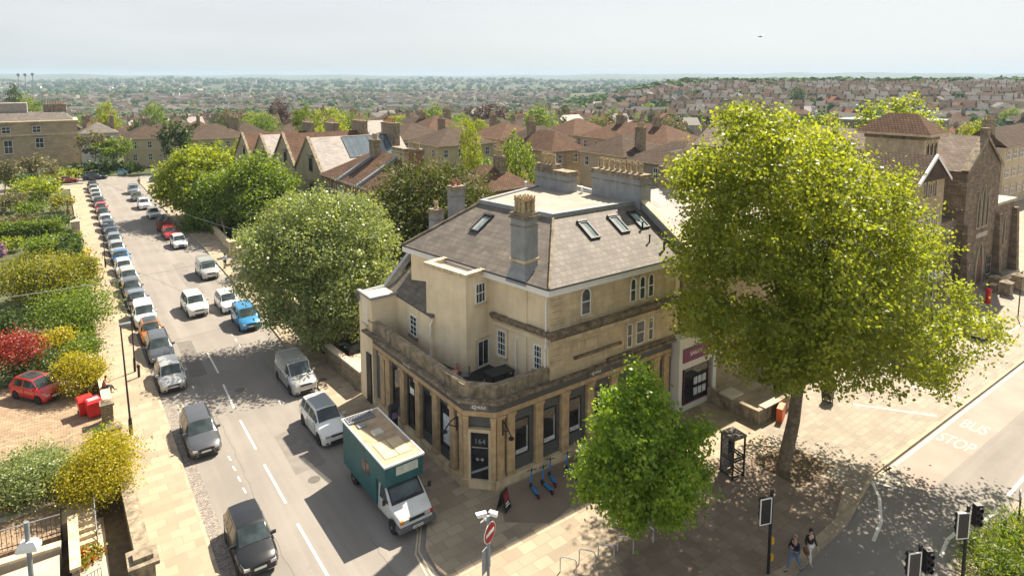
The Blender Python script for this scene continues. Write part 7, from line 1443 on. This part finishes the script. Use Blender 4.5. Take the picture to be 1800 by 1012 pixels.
def far_box(x, y, k, rz, wd, l_, h):
    z = terr_z(x, y); mb.T = Matrix.Translation((x, y, z)) @ Matrix.Rotation(rz, 4, 'Z'); mb.box(-wd/2, wd/2, -l_/2, l_/2, -2, h, k*4); gable_prism(mb, -wd/2, wd/2, -l_/2, l_/2, h+.001, h+l_*.3, 'x', k*4+1, .2, k*4); mb.T = None
for _ in range(3600):
    u = q.uniform(-60, 1860); d = 430+q.random()*1500; x, y = polar(u, d)
    if u > 1000 and d > 840: continue
    if u > 1000 and d > 400 and q.random() < .6: continue
    far_box(x, y, q.choice([0, 1, 2, 3, 3, 0, 2]), q.choice([.1, 1.67])+.45*math.sin(u*.01+d*.004)+q.uniform(-.1, .1), q.uniform(7, 22), q.uniform(7, 10), q.uniform(5, 8.5))
for _ in range(1900):
    u = q.uniform(-60, 1860); d = 1900+q.random()**1.4*3900; x, y = polar(u, d); far_box(x, y, q.choice([0, 1, 1, 3, 2]), q.uniform(0, 3), q.uniform(12, 40)*(1.3 if q.random() < .15 else .7), q.uniform(8, 14), q.uniform(4, 7))
o = mb.out('distant_houses', far_m); tag(o, 'mass of far away roofs and walls filling the town below the hills', 'houses', kind='stuff')
# ---- trees of the town ----
def tproto(m, kind, seed, n=4200):
    if kind == 'broad': bl = [(0, 0, 1.15, .8, .8, .75), (.4, .1, .95, .55, .55, .5), (-.45, .2, 1.0, .5, .5, .5), (.1, -.45, .9, .5, .5, .5), (-.1, .4, 1.3, .45, .45, .5), (.25, -.2, 1.55, .4, .4, .35)]; s_, c_ = .075, .085
    elif kind == 'tall': bl = [(0, 0, 1.1, .5, .5, .8), (.15, 0, .7, .55, .5, .45), (-.1, .1, 1.6, .35, .35, .4)]; s_, c_ = .06, .065
    else: bl = [(0, 0, .3+.26*k, .6-.085*k, .6-.085*k, .2) for k in range(7)]; s_, c_ = .055, .045
    me, cc = leaves_mesh('crown', bl, n, s_, m, seed, clump=c_, per=14, shell=.6); mb = MB(); mb.tube([(0, 0, -.15), (0, 0, .4), (.03, .02, 1.1)], [.07, .05, .02], seg=6)
    for k in (3, 20, 40, 60): c = cc[k % len(cc)]; mb.tube([(0, 0, .5), tuple(c)], [.03, .006], seg=5)
    return me, mb.mesh('trunk', m_bark)
TP_ = {(mk, kd): tproto(m, kd, i+3) for i, (mk, m, kd) in enumerate((('green', L_GREEN, 'broad'), ('dark', L_DARK, 'broad'), ('lime', L_LIME, 'broad'), ('copper', L_COPPER, 'broad'), ('dark', L_DARK, 'tall'), ('olive', L_OLIVE, 'broad'), ('dark', L_DARK, 'conifer'), ('green', L_GREEN, 'tall'), ('lime', L_LIME, 'tall')))}
TLAB = {'green': 'mid green', 'dark': 'dark green', 'lime': 'bright lime green', 'copper': 'dark copper leaved', 'olive': 'olive green'}
def town_tree(x, y, z, rad, h, mk, kd, label=None, group=None, rz=0):
    me, tr = TP_[(mk, kd)]; t = thing('conifer' if kd == 'conifer' else 'town_tree', label or TLAB[mk]+(' conifer' if kd == 'conifer' else ' tree' if kd == 'broad' else ' narrow tree')+place(x, y), 'tree', (x, y, z), rz, group or 'trees among the roofs, '+TLAB[mk]+' '+kd)
    t.scale = (rad, rad, h/2)
    for nm, m_ in (('crown', me), ('trunk', tr)): o = bpy.data.objects.new(nm, m_); COL.objects.link(o); o.parent = t
def px_tree(px, pt_, pb_, hwpx, d, mk, kd, label):
    """px = middle, pt_ = top pixel, d = distance along the view; foot on the terrain"""
    x, y = polar(px, d); D = fwd((x, y)); z = terr_z(x, y); p = pt(px, pt_, D); town_tree(x, y, z, hwpx*D/F/.95, (p[2]-z), mk, kd, label, 'distinct trees between the houses')
for a in ((575, 188, 242, 37, 200, 'lime', 'broad', 'bright green tree rising between tiled roofs left of the centre'), (826, 204, 290, 33, 118, 'lime', 'tall', 'bright lime tree standing behind the wide stack'), (908, 233, 300, 40, 98, 'green', 'broad', 'green tree behind the far left chimney of the corner building'),
          (992, 183, 236, 20, 165, 'dark', 'conifer', 'dark pointed conifer among the villas'), (1580, 168, 240, 75, 170, 'lime', 'broad', 'huge rounded lime green tree behind the tower'), (1450, 200, 240, 48, 165, 'lime', 'broad', 'lime green tree between the plane tree and the huge rounded one'),
          (1722, 210, 245, 32, 200, 'lime', 'broad', 'round light green tree above the church gable'), (185, 178, 230, 22, 260, 'lime', 'broad', 'lime green tree beyond the mansion roof'), (165, 213, 260, 16, 215, 'green', 'tall', 'narrow green tree beside the mansion'),
          (270, 178, 225, 22, 300, 'green', 'broad', 'round green tree above the white house'), (491, 172, 205, 20, 330, 'copper', 'broad', 'dark copper beech left of the bright green tree'), (700, 203, 222, 28, 260, 'lime', 'broad', 'yellow green tree behind the hip roofed villas'), (622, 198, 225, 24, 230, 'green', 'broad', 'green tree right of the bright green one'),
          (860, 180, 212, 32, 330, 'copper', 'broad', 'wide copper beech in front of the far woods'), (1065, 198, 230, 32, 190, 'olive', 'broad', 'olive green tree between pale roofs'), (1400, 150, 180, 14, 560, 'dark', 'broad', 'dark tree on the hillside crest'), (25, 145, 175, 17, 420, 'dark', 'broad', 'dark wide topped pine at the left edge of the skyline'),
          (50, 165, 195, 28, 330, 'green', 'broad', 'green tree left of the mansion chimney'), (350, 225, 262, 26, 195, 'green', 'broad', 'green tree in front of the brown roofs by the evergreen'), (400, 190, 222, 22, 260, 'olive', 'broad', 'olive tree above the gabled villas'), (1305, 178, 200, 22, 420, 'lime', 'broad', 'light green tree just above the plane tree top'),
          (745, 290, 330, 12, 118, 'green', 'broad', 'small green tree behind the brick stack'), (1180, 200, 240, 34, 210, 'olive', 'broad', 'olive tree left of the plane tree crown'), (640, 225, 250, 16, 185, 'green', 'broad', 'small green tree by the red hip roof')): px_tree(*a)
q = random.Random(77); tp = []; n_ = 0; tries = 0
while n_ < 140 and tries < 9000:
    tries += 1; u = q.uniform(-60, 1860); d = 140+q.random()*360; x, y = polar(u, d)
    if blocked(x, y, 0) or any((x-a)**2+(y-b)**2 < 64 for a, b in placed) or any((x-a)**2+(y-b)**2 < 36 for a, b in tp): continue
    tp.append((x, y)); mk, kd = q.choice([('green', 'broad')]*5+[('dark', 'broad')]*2+[('lime', 'broad')]*3+[('copper', 'broad')]+[('olive', 'broad')]*2+[('dark', 'tall'), ('green', 'tall'), ('dark', 'conifer')])
    s_ = q.uniform(3.2, 7.2); town_tree(x, y, terr_z(x, y), s_*(.75 if kd != 'broad' else 1), s_*q.uniform(1.7, 2.2), mk, kd, rz=q.uniform(0, 6)); n_ += 1
for x0, x1, y0, y1, k_ in ((19, 31, 64, 140, 18), (50, 61, 98, 150, 18), (64, 97, 102, 103, 6), (92, 98, 64, 130, 14), (112.5, 135, 60, 150, 26), (77, 81, 112, 146, 8), (48, 76, 44, 62, 10), (62, 100, 146, 165, 16), (28, 60, 155, 176, 14), (-40, -8, 60, 150, 30)):
    for _ in range(k_):
        s_ = q.uniform(1.8, 4.2); mk, kd = q.choice([('green', 'broad'), ('dark', 'broad'), ('olive', 'broad'), ('lime', 'broad')]); x, y = q.uniform(x0, x1), q.uniform(y0, y1)
        town_tree(x, y, 0, s_, s_*1.9, mk, kd, TLAB[mk]+' small garden tree'+place(x, y), 'small garden trees, '+TLAB[mk], q.uniform(0, 6))
# far woods: lumpy low crowns, many, one object
def far_woods():
    q = random.Random(9); base = []; 
    g = np.random.default_rng(3); pts = []; siz = []
    def add(u, d, r): x, y = polar(u, d); pts.append((x, y, terr_z(x, y)+r*.5)); siz.append(r)
    for _ in range(1150): u = q.uniform(-60, 1860); d = 420+q.random()*1400; (u > 1000 and d > 900) or add(u, d, q.uniform(3.5, 7))
    for c in range(26):
        u = q.uniform(-60, 1860); d = q.choice([950, 1250, 1500, 1900]); 
        if u > 1050: d = q.choice([820, 860, 900])
        for _ in range(45): add(u+q.gauss(0, 70), d+q.gauss(0, 50), q.uniform(5, 9))
    for _ in range(150): add(q.uniform(1040, 1860), q.uniform(800, 930), q.uniform(5, 9))
    for _ in range(620): add(q.uniform(1000, 1860), q.uniform(380, 820), q.uniform(2.5, 6.5))
    for _ in range(260): add(q.uniform(-60, 480), q.uniform(800, 1000), q.uniform(5, 9))
    for _ in range(450): add(q.uniform(540, 1050), q.uniform(560, 800), q.uniform(5, 8))
    for _ in range(1900): u = q.uniform(-60, 1860); d = 1900+q.random()**1.3*3600; add(u, d, q.uniform(5, 10)*(1+d/7000))
    P_ = np.array(pts); S_ = np.array(siz); N_ = len(P_); per = 46
    ci = np.repeat(np.arange(N_), per); M_ = len(ci); d = g.normal(size=(M_, 3)); d /= np.linalg.norm(d, axis=1)[:, None]
    pos = P_[ci]+d*S_[ci][:, None]*np.array([.95, .95, .8])*(.8+.25*g.random((M_, 1)))
    nn = d+g.normal(size=(M_, 3))*.35+np.array([0, 0, .3]); nn /= np.linalg.norm(nn, axis=1)[:, None]; t = g.normal(size=(M_, 3)); t -= nn*(t*nn).sum(1)[:, None]; t /= np.linalg.norm(t, axis=1)[:, None]; b = np.cross(nn, t); s = S_[ci][:, None]*(.55+.4*g.random((M_, 1)))
    v = np.stack([pos-t*s*.5, pos+b*s*.5, pos+t*s*.5, pos-b*s*.5], 1).reshape(-1, 3)
    me = bpy.data.meshes.new('distant_woods'); me.vertices.add(M_*4); me.vertices.foreach_set('co', v.ravel().astype(np.float32)); me.loops.add(M_*4); me.loops.foreach_set('vertex_index', np.arange(M_*4, dtype=np.int32))
    me.polygons.add(M_); me.polygons.foreach_set('loop_start', np.arange(0, M_*4, 4, dtype=np.int32)); me.polygons.foreach_set('loop_total', np.full(M_, 4, dtype=np.int32))
    at = me.attributes.new('lv', 'FLOAT', 'FACE'); at.data.foreach_set('value', np.clip(.75*g.random(N_)[ci]**1.3+.25*g.random(M_), 0, 1).astype(np.float32)); me.update(calc_edges=True); me.materials.append(leafmat('far_foliage', (.015, .045, .008), (.10, .17, .025), .15, .9))
    o = bpy.data.objects.new('distant_woods', me); COL.objects.link(o); tag(o, 'far off woods and street trees blending into one green mass', 'woods', kind='stuff')
far_woods()
# landmarks
t = thing('church_tower', 'grey battlemented church tower on the wooded crest', 'church', (*polar(1217, 800), 0)); x, y = polar(1217, 800); z = terr_z(x, y); mb = MB(); mb.box(x-3.5, x+3.5, y-3.5, y+3.5, z-1, z+12)
for a in (-2.9, -1, 1, 2.9): mb.box(x+a-.5, x+a+.5, y-3.5, y+3.5, z+12.001, z+13.2)
mb.out('tower_wall', m_wgrey, t)
for k, (u, tp_) in enumerate(((38, 132), (50, 132), (63, 131))):
    x, y = polar(u, 1100); D = fwd((x, y)); z = terr_z(x, y); p = pt(u, tp_, D); mb = MB(); mb.tube([(x, y, z), (x, y, p[2])], .5, seg=5); mb.cbox((x, y, p[2]), (3, 1.5, 3.5)); o = mb.out('floodlight_mast', m_greyr); tag(o, 'tall floodlight mast on the left skyline, '+['leftmost', 'middle one', 'rightmost'][k]+' of three', 'floodlight mast', 'floodlight masts')
# ---- haze ----
mb = MB(); zlo = min(v.co.z for v in bpy.data.objects['ground'].data.vertices)-1; mb.box(-13000, 13000, -13000, 13000, zlo, 150); hz = mb.out('haze', N('haze').m); tag(hz, 'thin pale summer haze over the whole view', 'haze', kind='stuff'); 
hm_ = hz.data.materials[0]; tt = hm_.node_tree; tt.nodes.clear(); vo = tt.nodes.new('ShaderNodeVolumePrincipled'); vo.inputs['Color'].default_value = (.58, .76, .94, 1); vo.inputs['Density'].default_value = .00012; vo.inputs['Anisotropy'].default_value = 0.0; oo = tt.nodes.new('ShaderNodeOutputMaterial'); tt.links.new(vo.outputs[0], oo.inputs['Volume'])
hz.rotation_euler = (0, 0, -math.atan2(FWD[0], FWD[1]))
